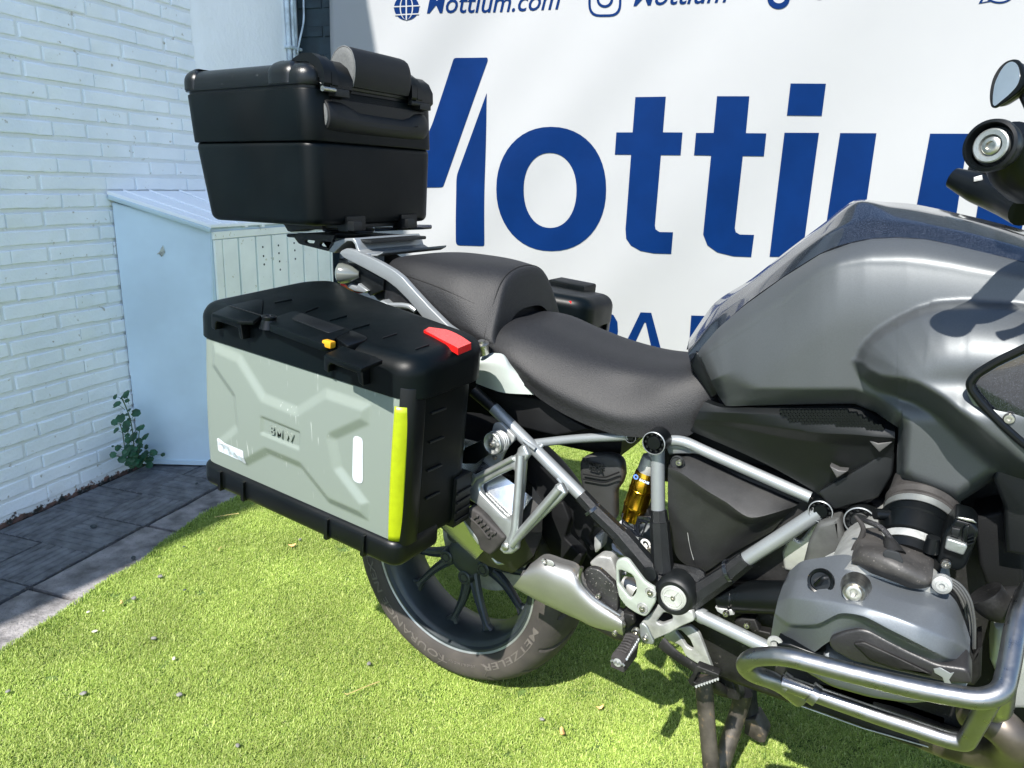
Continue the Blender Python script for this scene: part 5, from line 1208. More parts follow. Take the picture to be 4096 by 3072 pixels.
# tail light and tail under the rack
lathe('tail_light', (-.335, -.02, .985), (-1, 0, -.12), [(-.02, .045), (.004, .045), (.010, .040), (.014, .02), (.015, .0002)], M['red'], MC, 30)
lathe('indicator', py('S', 730, 810, -.13), (-.9, -.35, 0), [(-.045, .008), (-.03, .017), (-.004, .024), (.003, .023), (.008, .016), (.010, .0002)], M['glassy'], MC, 30)
plate('tail_cover', 'S', [(690, 650), (850, 640), (1260, 900), (1230, 1010), (1500, 1240), (1240, 1160), (1120, 1110), (1030, 1010), (790, 960), (690, 900)], Plane(-.105), .16, M['black'], MC, bev=.008)
plate('luggage_bracket', 'S', [(790, 965), (820, 925), (900, 962), (915, 925), (1025, 1005), (990, 1030), (880, 1010)], Plane(-.125), .02, M['silver'], MC, bev=.003)
plate('luggage_bracket', 'S', [(1118, 1140), (1175, 1108), (1262, 1160), (1300, 1210), (1430, 1305), (1240, 1225), (1170, 1195)], Plane(-.145), .03, M['silver'], MC, bev=.004)
tube('luggage_loop', [py('S', x, y, -.150) for x, y in ((1270, 1165), (1420, 1165), (1500, 1180), (1560, 1225))], .006, S_, MC, .02, 10)
lathe('rail_bolt', py('M', 953, 985, -.175), (0, -.3, 1), [(-.01, .012), (.006, .012), (.008, .0145), (.012, .0145), (.013, .007), (.018, .007), (.018, .0002)], M['bolt'], MC, 20)
# grey inner fairing piece below the seats
ft = [[(900, 1075, -.155), (1000, 1030, -.150), (1110, 1010, -.150), (1185, 1045, -.150)], [(905, 1110, -.170), (1000, 1085, -.178), (1130, 1080, -.180), (1210, 1140, -.165)],
      [(900, 1170, -.160), (1000, 1180, -.176), (1130, 1220, -.180), (1290, 1260, -.165)], [(893, 1290, -.150), (1010, 1335, -.165), (1150, 1375, -.172), (1400, 1390, -.160)]]
surface('tail_fairing', gpx('M', ft), mat('pale_grey_fairing', (.40, .44, .42), .45, metal=.1, var=.05), MC, 5, skirt=(0, .03, 0), smooth=32)
plate('subframe_cover', 'M', [(890, 1300), (1050, 1360), (1350, 1408), (1480, 1430), (1720, 1600), (1900, 1700), (1600, 1760), (1150, 1650), (1000, 1500), (880, 1400)], Plane(-.13), .24, M['dull'], MC, bev=.006)
box('seat_pan', (.12, -.10, .78), (.58, .10, .862), M['dull'], MC, WORLD, .02, 3); box('seat_pan', (-.14, -.09, .90), (.14, .09, 1.01), M['dull'], MC, WORLD, .02, 3)

# --- big matt cover ahead of the shock
cv = [[(-22, 262, -.120), (60, 243, -.125), (160, 290, -.128), (300, 355, -.130), (430, 410, -.132), (560, 468, -.135)],
      [(-30, 305, -.165), (30, 330, -.172), (130, 400, -.178), (230, 460, -.182), (345, 530, -.185), (535, 482, -.150)],
      [(-32, 340, -.160), (22, 385, -.164), (118, 450, -.165), (215, 510, -.165), (330, 560, -.165), (520, 500, -.145)],
      [(-32, 470, -.156), (16, 540, -.156), (100, 600, -.156), (190, 620, -.155), (300, 620, -.150), (500, 520, -.140)],
      [(-22, 640, -.135), (15, 715, -.135), (75, 758, -.138), (135, 775, -.138), (262, 690, -.138), (440, 592, -.135)]]
o = surface('battery_cover', gpx('E', cv), mat('black_cover_painted_sparkle', (.012, .0125, .013), .48, spec=.6, var=.2, vscale=40, bump=.5, bscale=900, bdist=.0006, speck=(1100, .62, (.05, .05, .05))), MC, 6, skirt=(0, .08, 0), smooth=32, tau=(.25, .8))  # raised grey base and pale flecks paint in the sun's sparkle
bolt(py('K', 1440, 543, -.160), (0, -1, 0), .0062, M['bolt'], MC, .009); lathe('bolt_well', py('K', 1410, 555, -.158), (0, 1, 0), [(.002, .0130), (-.002, .0125), (-.0025, .0115), (-.0005, .0110), (-.0005, .0001)], M['hole'], MC, 30)
for p in (((1500, 1330), (1590, 1640)),):
    tube('scratch', [py('K', *q, -.1602) for q in p[0:1][0:1]] + [py('K', 1545, 1480, -.160), py('K', 1590, 1640, -.158)] if False else [py('K', 1522, 1330, -.160), py('K', 1545, 1480, -.160), py('K', 1588, 1630, -.158)], .0006, M['castdull'], MC, .02, 6)

# --- shock, its guard and reservoir box
Pt, Pb = py('K', 1075, 640, -.07), py('K', 930, 1100, -.07); ax = Pb - Pt; al = np.linalg.norm(ax)
sh = lathe('shock_absorber', Pt, ax, [(-.0, 0.0184), (.005, 0.0211), (al * .18, 0.0224), (al * .2, 0.0235), (al * .42, 0.0238), (al * .43, 0.0246), (al * .46, 0.0246), (al * .47, 0.0238), (al * .8, 0.0241), (al * .82, 0.0252), (al * .86, 0.0252), (al * .9, 0.0231), (al * 1.15, 0.0231), (al * 1.2, 0.0136)], M['gold'], MC, 48)
lathe('shock_top', Pt, ax, [(-.052, 0.0082), (-.034, 0.0095), (-.030, 0.0170), (-.018, 0.0184), (.004, 0.0194), (.006, 0.0163)], M['castdull'], sh, 36)
coil = [Pb + ax / al * (.02 + .0022 * i) + .020 * (np.array([math.cos(i * .55), 0, 0]) * 1 + np.array([0, math.sin(i * .55), 0])) for i in range(60)]
tube('spring', coil, .0042, M['white_tape'], sh, 0, 8)
text_on('logo_print', 'SACHS', .0065, py('K', 985, 752, -.098), (1, .30, -.32), (.25, 0, 1), mat('pale_blue_print', (.45, .55, .75), .5), sh, extrude=.0002, offset=.0004)
lathe('logo_swirl', py('K', 950, 712, -.097), (0, 1, 0), [(0, .0052), (-.0006, .0052), (-.0006, .0026), (0, .0026)], mat('blue_print', (.10, .22, .60), .4), sh, 20, caps=False)
# guard bracket
plate('shock_guard', 'K', [(800, 1020), (960, 1005), (1085, 1080), (1110, 1150), (1110, 1220), (965, 1200), (800, 1110)], Plane(-.075), .035, M['dull'], MC, bev=.004, r=.006)
plate('shock_guard_frame', 'K', [(790, 1110), (970, 1150), (1115, 1150), (1115, 1210), (1075, 1225), (1010, 1385), (960, 1380), (790, 1240)], Plane(-.088), .006, M['gloss'], MC, holes=([(845, 1200), (925, 1245), (930, 1300), (850, 1235)], [(985, 1215), (1055, 1225), (1005, 1350), (985, 1330)]), bev=.001, r=.003)
plate('badge', 'K', [(975, 1390), (1030, 1385), (1130, 1500), (1120, 1540), (1080, 1555), (985, 1430)], Plane(-.120), .004, M['gloss'], MC, bev=.001)
text_on('badge_lettering', 'GS', .024, py('K', 985, 1415, -.1215), (.72, 0, -.78), (.78, 0, .72), M['mark'], MC, shear=.1, offset=.001, extrude=.0004)
bolt(py('K', 1105, 1520, -.122), (0, -1, 0), .0056, M['bolt'], MC, .008)
# rear reservoir / actuator box with raised wording
rv = plate('damper_reservoir', 'K', [(318, 560), (345, 510), (440, 470), (600, 460), (725, 490), (790, 560), (805, 700), (780, 800), (715, 880), (720, 1180), (620, 1280), (480, 1290), (410, 1240), (430, 1000), (345, 850), (320, 700)], Plane(-.090), .03, mat('grey_rubber_housing', (.022, .023, .023), .6, var=.2, bump=.3, bscale=400), MC, bev=.010, r=.008)
for dy in (0, 55):
    tube('reservoir_rib', [py('K', x, y + dy, -.0995) for x, y in ((365, 680), (560, 715), (620, 715), (765, 660))], .0016, M['dull'], rv, .004, 6)
text_on('raised_lettering', 'Dynamic', .0135, py('K', 352, 545, -.0985), (1, 0, -.06), (.06, 0, 1), M['black'], rv, extrude=.0006, offset=.0004); text_on('raised_lettering', 'ESA', .0195, py('K', 425, 625, -.0985), (1, 0, -.06), (.06, 0, 1), M['black'], rv, extrude=.0006, offset=.0006)

# --- silencer, its tail, heat shields
ca = [('X2', 480, 540), ('X2', 900, 1000), ('C', 640, 1230), ('C', 1100, 1440)]
def pf(p, y): return py(p[0], p[1], p[2], y)
def loft_px(name, secs, m, par=MC, smooth=30):
    R_ = []
    for reg, pts in secs: R_.append([py(reg, x, y, yy) for x, y, yy in pts])
    return link(name, loft_mesh(name, R_), par, m, smooth)
# main can: faceted section (upper facet looks at the sky, lower facet at the grass), rear -> front
c_rear = [(150, 960, -.200), (330, 330, -.180), (430, 180, -.150), (560, 60, -.110), (500, 400, -.095), (250, 960, -.110)]
can = [('X2', [(20, 942, -.150), (60, 900, -.188), (150, 845, -.215), (420, 430, -.195), (440, 150, -.150), (250, 500, -.10)]),
       ('X2', [(285, 1235, -.160), (262, 1000, -.205), (395, 790, -.238), (640, 400, -.195), (640, 200, -.150), (500, 700, -.10)]),
       ('X2', [(560, 1488, -.165), (640, 1400, -.212), (885, 1235, -.240), (1185, 800, -.198), (1190, 660, -.150), (900, 1200, -.10)])]
cn = loft_px('silencer', can, M['muffler'])
# tail end cone (reflects the lawn) and strap
tube('silencer_strap', [py('X2', x, y, -.243) for x, y in ((560, 560), (470, 700), (400, 830))], .006, M['cast'], cn, .01, 8, squash=.4)
plate('silencer_shield', 'X2', [(440, 250), (620, 170), (700, 330), (560, 430), (430, 430), (370, 410)], Plane(-.222, .3 * 0), .004, M['satin'], MC, bev=.001)
zz = [('X2', [(580, 1488, -.165), (650, 1400, -.205), (890, 1230, -.232), (1180, 810, -.192), (1190, 680, -.150), (900, 1200, -.10)]),
      ('X2', [(700, 1560, -.165), (800, 1490, -.210), (1100, 1250, -.232), (1300, 930, -.195), (1300, 840, -.150), (1100, 1350, -.10)]),
      ('X2', [(960, 1640, -.165), (1020, 1600, -.205), (1200, 1450, -.220), (1290, 1230, -.195), (1300, 1150, -.150), (1200, 1500, -.10)])]
loft_px('silencer_front', zz, mat('soot_black_steel', (.012, .012, .012), .5, metal=.2, var=.4, vscale=9), cn)
# brushed heat shield on the pipe ahead of it
hs = []
for (a, b), bu in zip((((585, 1045), (487, 1172)), ((655, 1003), (560, 1215)), ((750, 1030), (665, 1270)), ((830, 1060), (768, 1318)), ((880, 1140), (850, 1356)), ((960, 1228), (940, 1400)), ((1085, 1325), (1095, 1443))), (.032, .040, .043, .043, .040, .036, .030)):
    hs.append([(a[0] + (b[0] - a[0]) * (1 - math.cos(math.pi * q / 8)) / 2, a[1] + (b[1] - a[1]) * (1 - math.cos(math.pi * q / 8)) / 2, -.206 - bu * math.sin(math.pi * q / 8)) for q in range(9)])
hsh = surface('heat_shield', gpx('C', hs), M['shield'], MC, 6, skirt=(0, .012, 0), smooth=50)
tube('shield_edge', [py('C', x, y, -.232) for x, y in ((868, 1062), (850, 1120), (870, 1170), (930, 1235), (1080, 1330))], (.004, .0045, .004, .004, .002), M['steel'], hsh, .02, 8)
bolt(py('C', 665, 1030, -.240), (0, -1, .3), .0050, M['bolt'], hsh, .006); bolt(py('C', 1052, 1425, -.246), (0, -1, 0), .0050, M['bolt'], hsh, .006)
plate('shield_slot', 'C', [(648, 1015), (700, 1028), (716, 1045), (706, 1060), (655, 1045), (640, 1030)], Plane(-.2405), .002, M['castdull'], hsh, bev=.0005, r=.003)
tube('exhaust_pipe', [py('C', 560, 1110, -.185), py('C', 1120, 1400, -.19), py('C', 1180, 1330, -.14), py('E', 300, 1080, -.08)], .030, M['dusty'], MC, .04, 18)
plate('heel_shield', 'C', [(868, 1090), (905, 1065), (960, 1075), (1050, 1160), (1065, 1200), (1065, 1320), (985, 1260), (900, 1190)], Plane(-.222), .014, mat('speckled_black_cover', (.020, .020, .020), .5, var=.4, vscale=30, speck=(260, .66, (.22, .21, .19))), MC, bev=.003, r=.008)
bolt(py('C', 962, 1218, -.223), (0, -1, 0), .0055, M['bolt'], MC, .006)

# --- pillion footrest bracket (cast triangle) and folded rubber footrest
PB = Plane(-.3605, .19)      # leans out a little
def PBy(z): return PB
plate('footrest_bracket', 'X2', [(388, 600), (400, 590), (430, 612), (500, 590), (880, 395), (1000, 320), (1045, 230), (1100, 225), (1150, 330), (1100, 400), (1085, 640), (1035, 1130), (1045, 1160), (1110, 1100), (1400, 760), (1430, 660), (1500, 640), (1560, 760), (1480, 850), (1160, 1160), (1025, 1300), (1020, 1375), (950, 1430), (870, 1432), (815, 1380), (860, 1290), (890, 1240), (700, 1010), (560, 880), (440, 800), (388, 740)],
      PB, .016, M['cast'], MC, holes=([(605, 670), (800, 560), (960, 490), (985, 510), (975, 900), (950, 1000), (905, 1022), (860, 990), (610, 735)],), bev=.005, r=.003, hr=.006)
# raised ribs of the casting
for L, r in (([(450, 625), (640, 545), (980, 365)], .0055), ([(1060, 330), (1040, 700), (1000, 1180), (960, 1290)], .0085), ([(1490, 700), (1300, 920), (1080, 1170), (960, 1320)], .0085)):
    P = []
    for x, y in L: q = PB.px('X2', x, y); P.append(q + PB.n * .002)
    tube('bracket_rib', P, r, M['cast'], MC, .02, 14)
P = PB.px('X2', 892, 1342); lathe('hinge_pin', P + PB.n * .002, PB.n, [(-.01, .0075), (.002, .0075), (.003, .006), (.003, .0002)], M['bolt'], MC, 20)
plate('footrest_hinge', 'X2', [(770, 1390), (820, 1330), (870, 1400), (830, 1480), (780, 1490)], Plane(-.205), .02, M['cast'], MC, bev=.003)
tube('footrest_hinge_loop', [py('X2', x, y, -.20) for x, y in ((755, 1460), (800, 1525), (890, 1520), (985, 1440))], .005, M['cast'], MC, .01, 8)
for xo, yo in ((1100, 285), (1500, 705)): lathe('bracket_stub', py('X2', xo, yo, -.185), (0, 1, 0), [(-.008, .011), (.02, .013)], M['cast'], MC, 18)
fp = plate('footrest', 'X2', [(400, 1010), (440, 960), (470, 920), (510, 915), (620, 985), (760, 1130), (885, 1250), (870, 1290), (760, 1410), (710, 1450), (600, 1380), (570, 1270), (480, 1130)], Plane(-.262), .030, M['pegrubber'], MC, bev=.006, r=.004)
for k, (x, y) in enumerate(((560, 1010), (600, 1055), (640, 1100), (680, 1140), (715, 1185), (755, 1195))):
    tube('footrest_tread', [py('X2', x - 20, y + 22, -.2635), py('X2', x + 12, y - 8, -.2635), py('X2', x + 30, y + 6, -.2635)], .0036, M['pegrubber'], fp, .002, 6)
tube('footrest_tread', [py('X2', x, y, -.2632) for x, y in ((490, 1020), (600, 1120), (700, 1250), (725, 1250))], .0022, M['pegrubber'], fp, .004, 6)
plate('footrest_core', 'X2', [(405, 1040), (420, 1040), (560, 1230), (598, 1300), (585, 1330), (500, 1210)], Plane(-.250), .012, M['cast'], MC, bev=.002)
# exhaust hanger wheel
HW = py('X2', 775, 197, -.215)
hw = lathe('hanger_disc', HW, (.15, 1, 0), [(-.004, 0.0217), (-.008, 0.0224), (-.010, 0.0205), (-.008, 0.0171), (-.006, 0.0091), (-.010, 0.0084), (-.010, 0.0002)], M['cast'], MC, 44)
for k in range(3): lathe('hanger_ring', HW, (.15, 1, 0), [(.002 + .006 * k, .0228 - .0005 * k), (.0035 + .006 * k, .0240 - .0005 * k), (.005 + .006 * k, .0228 - .0005 * k)], M['castdull'], hw, 40, caps=False)
lathe('hanger_core', HW, (.15, 1, 0), [(-.003, 0.0209), (.022, 0.0201)], M['castdull'], hw, 36)
for k in range(7):
    a = k * 2 * math.pi / 7 + .3; lathe('hanger_slot', HW + np.array([math.cos(a) * .0146, -.0085 + -.0029 * math.cos(a), math.sin(a) * .0146]), (.15, 1, 0), [(0, 0.0035), (-.0006, 0.0038), (.001, 0.0001)], M['castdull'], hw, 14)
bolt(HW + np.array([0, -.009, 0]), (0, -1, 0), .0060, M['bolt'], hw, .007)
plate('hanger_bracket', 'X2', [(740, 60), (760, -20), (830, -30), (990, 130), (985, 175), (900, 260), (830, 420), (700, 520), (560, 560), (600, 450), (700, 300)], Plane(-.190), .008, M['castdull'], MC, bev=.002, r=.006)
bolt(py('X2', 775, 360, -.192), (0, -1, 0), .0045, M['bolt'], MC, .006)

# --- swingarm, hugger, final drive behind
tube('swingarm', [(.0, .115, .318), (.20, .115, .35), (.52, .08, .46)], (.045, .042, .05), M['silver'], MC, .05, 16)
lathe('final_drive', (0, .075, .318), (0, 1, 0), [(0, .075), (.03, .085), (.08, .08), (.10, .05)], M['silver'], MC, 36)
hug = []
for i in range(26):
    a = rad(8 + 128 * i / 25); r = .345; c_ = np.array([math.cos(a) * r, 0, .318 + math.sin(a) * r])
    hug.append([c_ + np.array([math.cos(a) * dr, y, math.sin(a) * dr]) for y, dr in ((-.095, -.028), (-.088, -.006), (-.05, .006), (0, .010), (.05, .006), (.088, -.006), (.095, -.028))])
hg = surface('mudguard', hug, M['dull'], MC, 2, smooth=40); hg.modifiers.new('t', 'SOLIDIFY').thickness = .004
box('inner_fender', (.14, -.03, .66), (.40, .10, .80), M['dull'], MC, WORLD, .03, 3)
for reg, pts, yy, m_ in (('C', [(770, 590), (890, 680), (960, 800), (900, 900), (930, 980), (830, 880), (800, 740), (740, 660)], -.09, 'dull'), ('C', [(650, 750), (760, 700), (800, 800), (770, 900), (870, 1000), (840, 1080), (700, 1000), (640, 880)], -.10, 'dull'),
                         ('C', [(905, 1040), (960, 1000), (1030, 1010), (1060, 1100), (1060, 1180), (960, 1110)], -.13, 'castdull'), ('C', [(935, 890), (985, 870), (975, 960), (940, 990), (930, 940)], -.08, 'castdull')):
    plate('inner_bracket', reg, pts, Plane(yy), .03, M[m_], MC, bev=.004, r=.006)

# --- rider footrest, heel plate, brake pedal, plate and centre stand
hp = [(1020, 350), (1035, 310), (1090, 292), (1135, 310), (1280, 505), (1340, 545), (1365, 560), (1370, 660), (1370, 690), (1310, 790), (1280, 815), (1215, 790), (1120, 730), (1050, 640), (1025, 520)]
plate('heel_plate', 'Q', hp, Plane(-.232), .010, mat('frosted_alloy', (.42, .46, .42), .45, metal=.5, var=.08, vscale=30, bump=.2, bscale=400), MC, holes=([(1048, 405), (1070, 400), (1170, 440), (1200, 510), (1205, 600), (1155, 658), (1080, 560), (1050, 520)],), bev=.003, r=.006, hr=.006)
for x, y in ((1333, 596), (1262, 735)): lathe('bolt_recess', py('Q', x, y, -.2325), (0, 1, 0), [(0, .0105), (-.001, .0098), (.003, .0080), (.004, .0001)], M['castdull'], MC, 24); bolt(py('Q', x, y, -.231), (0, -1, 0), .0058, M['bolt'], MC, .006)
tube('linkage', [py('Q', 1085, 490, -.17), py('Q', 1150, 530, -.17), py('Q', 1210, 570, -.17)], (.009, .016, .018), M['castdull'], MC, 0, 14)
plate('footrest_plate', 'Q', [(1400, 700), (1700, 760), (1720, 850), (1600, 900), (1500, 960), (1380, 1010), (1330, 1040), (1290, 960), (1240, 870), (1330, 790)], Plane(-.215), .014, M['castdull'], MC, holes=([(1378, 860), (1450, 770), (1528, 800), (1520, 850), (1420, 885)],), bev=.003, r=.005)
plate('stand_bracket', 'Q', [(1480, 930), (1680, 890), (1760, 960), (1885, 1285), (1740, 1225), (1640, 1160), (1600, 1070), (1440, 1000)], Plane(-.175), .010, M['castdull'], MC, holes=([(1545, 935), (1600, 930), (1680, 1010), (1715, 1090), (1695, 1105), (1650, 1080), (1600, 1000)],), bev=.002, r=.006, hr=.004)
plate('footrest_clevis', 'Q', [(1232, 880), (1258, 866), (1300, 900), (1320, 945), (1362, 1040), (1350, 1062), (1280, 1050), (1240, 1000)], Plane(-.262), .006, M['cast'], MC, bev=.002, r=.004); bolt(py('Q', 1287, 1000, -.264), (0, -1, 0), .0048, M['bolt'], MC, .004); bolt(py('Q', 1210, 940, -.245), (0, -1, 0), .0085, M['bolt'], MC, .008); bolt(py('Q', 1093, 875, -.225), (0, -1, 0), .0055, M['bolt'], MC, .006)
plate('linkage_tab', 'Q', [(1068, 850), (1100, 780), (1180, 800), (1190, 870), (1130, 920), (1080, 890)], Plane(-.222), .012, M['dusty'], MC, bev=.003)
# footrest block
def pegp(x, y, h): return py('Q', x, y, h)
R_ = []
for (a, b), yy in ((((1110, 960), (1232, 985)), -.262), (((1075, 1040), (1215, 1080)), -.285), (((1000, 1130), (1125, 1195)), -.322), (((985, 1165), (1100, 1215)), -.330)):
    A_, B_ = pegp(*a, yy), pegp(*b, yy); dn = np.array([0, 0, -.020]); R_.append([A_, .75 * A_ + .25 * B_ + np.array([0, 0, .003]), .25 * A_ + .75 * B_ + np.array([0, 0, .003]), B_, B_ + dn, A_ + dn])
pg = link('rider_footrest', loft_mesh('rider_footrest', R_), MC, M['pegrubber'], 30)
for k in range(7):
    f = .1 + .12 * k; a = pegp(1110 - 115 * f, 965 + 185 * f, -.262 - .062 * f); b = pegp(1228 - 110 * f, 992 + 200 * f, -.262 - .062 * f); tube('footrest_tread', [a + (b - a) * .15 + ZA * .003, a + (b - a) * .5 + ZA * .005, a + (b - a) * .85 + ZA * .003], .0022, M['pegrubber'], pg, 0, 6)
for side in (0, 1):
    pts = [pegp(1238 - 120 * f, 1000 + 200 * f, -.262 - .062 * f) + ZA * (.002 * (i % 2)) for i, f in enumerate(np.linspace(.05, .98, 18))] if side else [pegp(985 + 118 * f, 1170 + 42 * f + (0), -.3315) + ZA * (.003 * (i % 2) - .008) for i, f in enumerate(np.linspace(0, 1, 9))]
    tube('footrest_teeth', pts, .0022, M['cast'], pg, 0, 6)
lathe('footrest_tip', pegp(1045, 1212, -.328), (-.05, -1, .05), [(-.02, .007), (0, .0085), (.003, .0075), (.004, .0002)], M['castdull'], pg, 20)
# brake pedal lever with serrated pad
tube('brake_lever', [py('Q', x, y, yy) for x, y, yy in ((1430, 1040, -.215), (1560, 1160, -.225), (1700, 1245, -.235), (1760, 1300, -.245))], (.013, .010, .009, .010), M['dusty'], MC, .02, 10, squash=.5)
bpts = [(1735, 1245), (1940, 1325), (1925, 1370), (1790, 1430), (1725, 1440), (1680, 1420), (1660, 1380), (1700, 1330)]
plate('brake_pad_frame', 'Q', bpts, Plane(-.252), .018, M['dusty'], MC, holes=([(1755, 1300), (1880, 1340), (1870, 1355), (1740, 1400), (1710, 1390)],), bev=.0015, r=.003)
for k in range(9): f = k / 8; tube('pedal_tooth', [py('Q', 1735 + 190 * f, 1432 - 65 * f, -.2525), py('Q', 1742 + 190 * f, 1418 - 65 * f, -.2525)], (.0028, .001), M['castdull'], MC, 0, 5)
# centre stand: two legs, cross tube, feet
tube('stand_leg', [py('T', 715, 360, -.165), py('T', 735, 600, -.178), py('T', 760, 860, -.19)], (.0175, .016, .0165), M['rusty'], MC, .02, 14, squash=.75)
tube('stand_leg', [py('T', 905, 430, .02), py('T', 880, 520, .02), py('T', 770, 860, -.06)], (.018, .018, .018), M['rusty'], MC, .03, 14)
tube('stand_cross_tube', [py('T', 720, 380, -.16), py('T', 800, 420, -.08), py('T', 880, 440, 0), py('T', 900, 380, .12)], .012, M['dusty'], MC, .02, 12)
plate('stand_foot', 'T', [(905, 560), (960, 555), (1008, 640), (1005, 668), (975, 670), (905, 625)], Plane(.09), .05, M['rusty'], MC, bev=.004, r=.004)
tube('stand_leg', [py('T', 920, 400, .12), py('T', 925, 480, .12), py('T', 950, 600, .11)], (.020, .020, .018), M['dusty'], MC, .02, 14)
plate('side_stand_link', 'T', [(760, 380), (800, 400), (830, 460), (880, 470), (870, 430), (850, 380), (800, 350)], Plane(-.08), .02, M['dusty'], MC, bev=.003)

# --- engine
M['finalloy'] = mat('grey_fin_alloy', (.085, .088, .086), .5, metal=.4, var=.2, vscale=30)
EB = M['dusty']
box('engine_block', (.60, -.13, .30), (1.22, .13, .74), EB, MC, WORLD, .04, 3)
box('gearbox', (.52, -.10, .34), (.75, .10, .60), EB, MC, WORLD, .04, 3)
plate('sump', 'E', [(490, 1230), (900, 1300), (1250, 1420), (1230, 1540), (1100, 1545), (520, 1330), (480, 1290)], Plane(-.13), .28, EB, MC, bev=.01)
box('airbox', (.50, -.095, .66), (1.10, .095, .88), M['dull'], MC, WORLD, .03, 3)
tube('starter_motor', [py('E', 215, 885, -.150), py('E', 520, 890, -.165)], (.0285, .0290), M['satin'], MC, 0, 28)
lathe('starter_band', py('E', 262, 888, -.153), (1, 0, 0), [(-.002, .0285), (-.002, .0295), (.002, .0295), (.002, .0285)], M['satin'], MC, 30)
for x, y in ((232, 958), (327, 1010)): bolt(py('E', x, y, -.185), (0, -1, 0), .0055, M['bolt'], MC, .008)
plate('starter_lug', 'E', [(180, 935), (205, 940), (255, 945), (265, 970), (225, 975), (190, 955)], Plane(-.180), .01, M['castdull'], MC, bev=.002)
plate('lower_bracket', 'E', [(265, 1000), (300, 985), (360, 990), (380, 1040), (430, 1050), (440, 1090), (340, 1060), (280, 1030)], Plane(-.16), .02, M['dusty'], MC, bev=.003)
# bright crankcase seen between frame and throttle body
plate('crankcase', 'E', [(480, 690), (500, 640), (530, 610), (560, 640), (600, 590), (640, 520), (740, 490), (740, 600), (790, 640), (800, 700), (760, 745), (560, 780), (490, 770)], Plane(-.135), .10, mat('raw_engine_alloy', (.42, .43, .41), .45, metal=.55, var=.15, vscale=14, bump=.3, bscale=200), MC, bev=.006, r=.006)
for k in range(6): tube('cooling_fin', [py('E', 700 + 14 * k, 742 - 3 * k, -.262 - .004 * k), py('E', 730 + 12 * k, 715 - 6 * k, -.255 - .004 * k), py('E', 800, 700 - 9 * k, -.25)], .0016, M['castdull'], MC, .01, 6)
plate('crankcase_rib', 'E', [(600, 640), (640, 560), (740, 530), (760, 640), (800, 690), (780, 760), (640, 780), (570, 760)], Plane(-.185), .06, M['finalloy'], MC, bev=.008, r=.006)
for k in range(7): tube('cooling_fin', [py('E', 620 + 10 * k, 770 - 10 * k, -.262 + .008 * k), py('E', 700 + 6 * k, 742 - 10 * k, -.268 + .008 * k), py('E', 810, 712 - 9 * k, -.262 + .008 * k)], .0019, M['castdull'], MC, .01, 6)
cap('E', 835, 545, -.17, .0240, M['black'])
# cylinder barrel and fins toward the front edge of the head
lathe('cylinder_barrel', (.915, -.12, .655), (.02, -1, -.02), [(0, .075), (.06, .078), (.20, .085), (.24, .085)], M['castdull'], MC, 36)
for k in range(7):
    f = k / 6; tube('cooling_fin', [py('E', x - 12 * k, y + 4 * k, -.36 + .020 * k) for x, y in ((1215, 790), (1290, 830), (1335, 900), (1352, 1000), (1350, 1120))], .0017, M['finalloy'], MC, .03, 8)
hd = [[(500, 812, -.330), (555, 768, -.340), (650, 750, -.345), (760, 738, -.350), (860, 775, -.355), (1000, 830, -.360), (1120, 870, -.365), (1210, 905, -.365), (1265, 960, -.360), (1300, 1040, -.350)],
      [(484, 840, -.355), (545, 812, -.378), (645, 815, -.390), (760, 835, -.398), (870, 860, -.405), (1000, 900, -.410), (1112, 930, -.410), (1204, 960, -.402), (1268, 1005, -.385), (1312, 1075, -.358)],
      [(462, 905, -.375), (524, 890, -.410), (625, 902, -.430), (745, 915, -.440), (862, 935, -.446), (985, 975, -.450), (1103, 1022, -.450), (1192, 1062, -.440), (1266, 1095, -.420), (1328, 1130, -.370)],
      [(450, 960, -.378), (520, 1005, -.412), (640, 1008, -.436), (745, 962, -.448), (850, 975, -.453), (970, 1035, -.457), (1090, 1095, -.457), (1180, 1140, -.447), (1240, 1165, -.430), (1326, 1168, -.375)],
      [(446, 975, -.372), (512, 1025, -.402), (634, 1026, -.424), (744, 978, -.436), (848, 990, -.441), (965, 1048, -.444), (1080, 1104, -.444), (1175, 1150, -.438), (1236, 1178, -.422), (1322, 1180, -.372)],
      [(432, 1065, -.360), (500, 1110, -.380), (600, 1150, -.400), (690, 1092, -.420), (830, 1035, -.426), (950, 1085, -.430), (1050, 1130, -.430), (1160, 1180, -.426), (1220, 1205, -.410), (1312, 1205, -.360)]]
hc = surface('cylinder_head_cover', gpx('E', hd), M['cover'], MC, 7, skirt=(0, .022, .004), smooth=45, tau=(.25, .8)); mirror_copy(hc)
plate('head_side', 'E', [(1210, 905), (1262, 950), (1345, 1150), (1365, 1120), (1385, 1115), (1380, 1250), (1350, 1290), (1240, 1275), (1200, 1000)], Plane(-.352), .06, M['dusty'], MC, bev=.004)
plate('head_guard', 'E', [(690, 1098), (705, 1070), (760, 1045), (830, 1032), (872, 1040), (1040, 1128), (1180, 1192), (1320, 1212), (1345, 1285), (1240, 1278), (1100, 1248), (950, 1215), (800, 1180), (710, 1130)], Plane(-.432), .05, mat('scuffed_black_guard', (.016, .016, .017), .42, var=.4, vscale=14, bump=.3, bscale=300, speck=(38, .70, (.11, .11, .11))), MC, bev=.004, r=.006)
plate('head_guard_insert', 'E', [(802, 1098), (850, 1092), (1000, 1160), (1165, 1240), (1000, 1215), (880, 1175)], Plane(-.436), .006, M['dusty'], MC, bev=.002, r=.003)
plate('guard_scuff', 'E', [(1165, 1212), (1195, 1206), (1240, 1232), (1258, 1228), (1235, 1262), (1245, 1280), (1215, 1278), (1205, 1250), (1170, 1230)], Plane(-.4340), .0012, M['silver'], MC, bev=.0003)
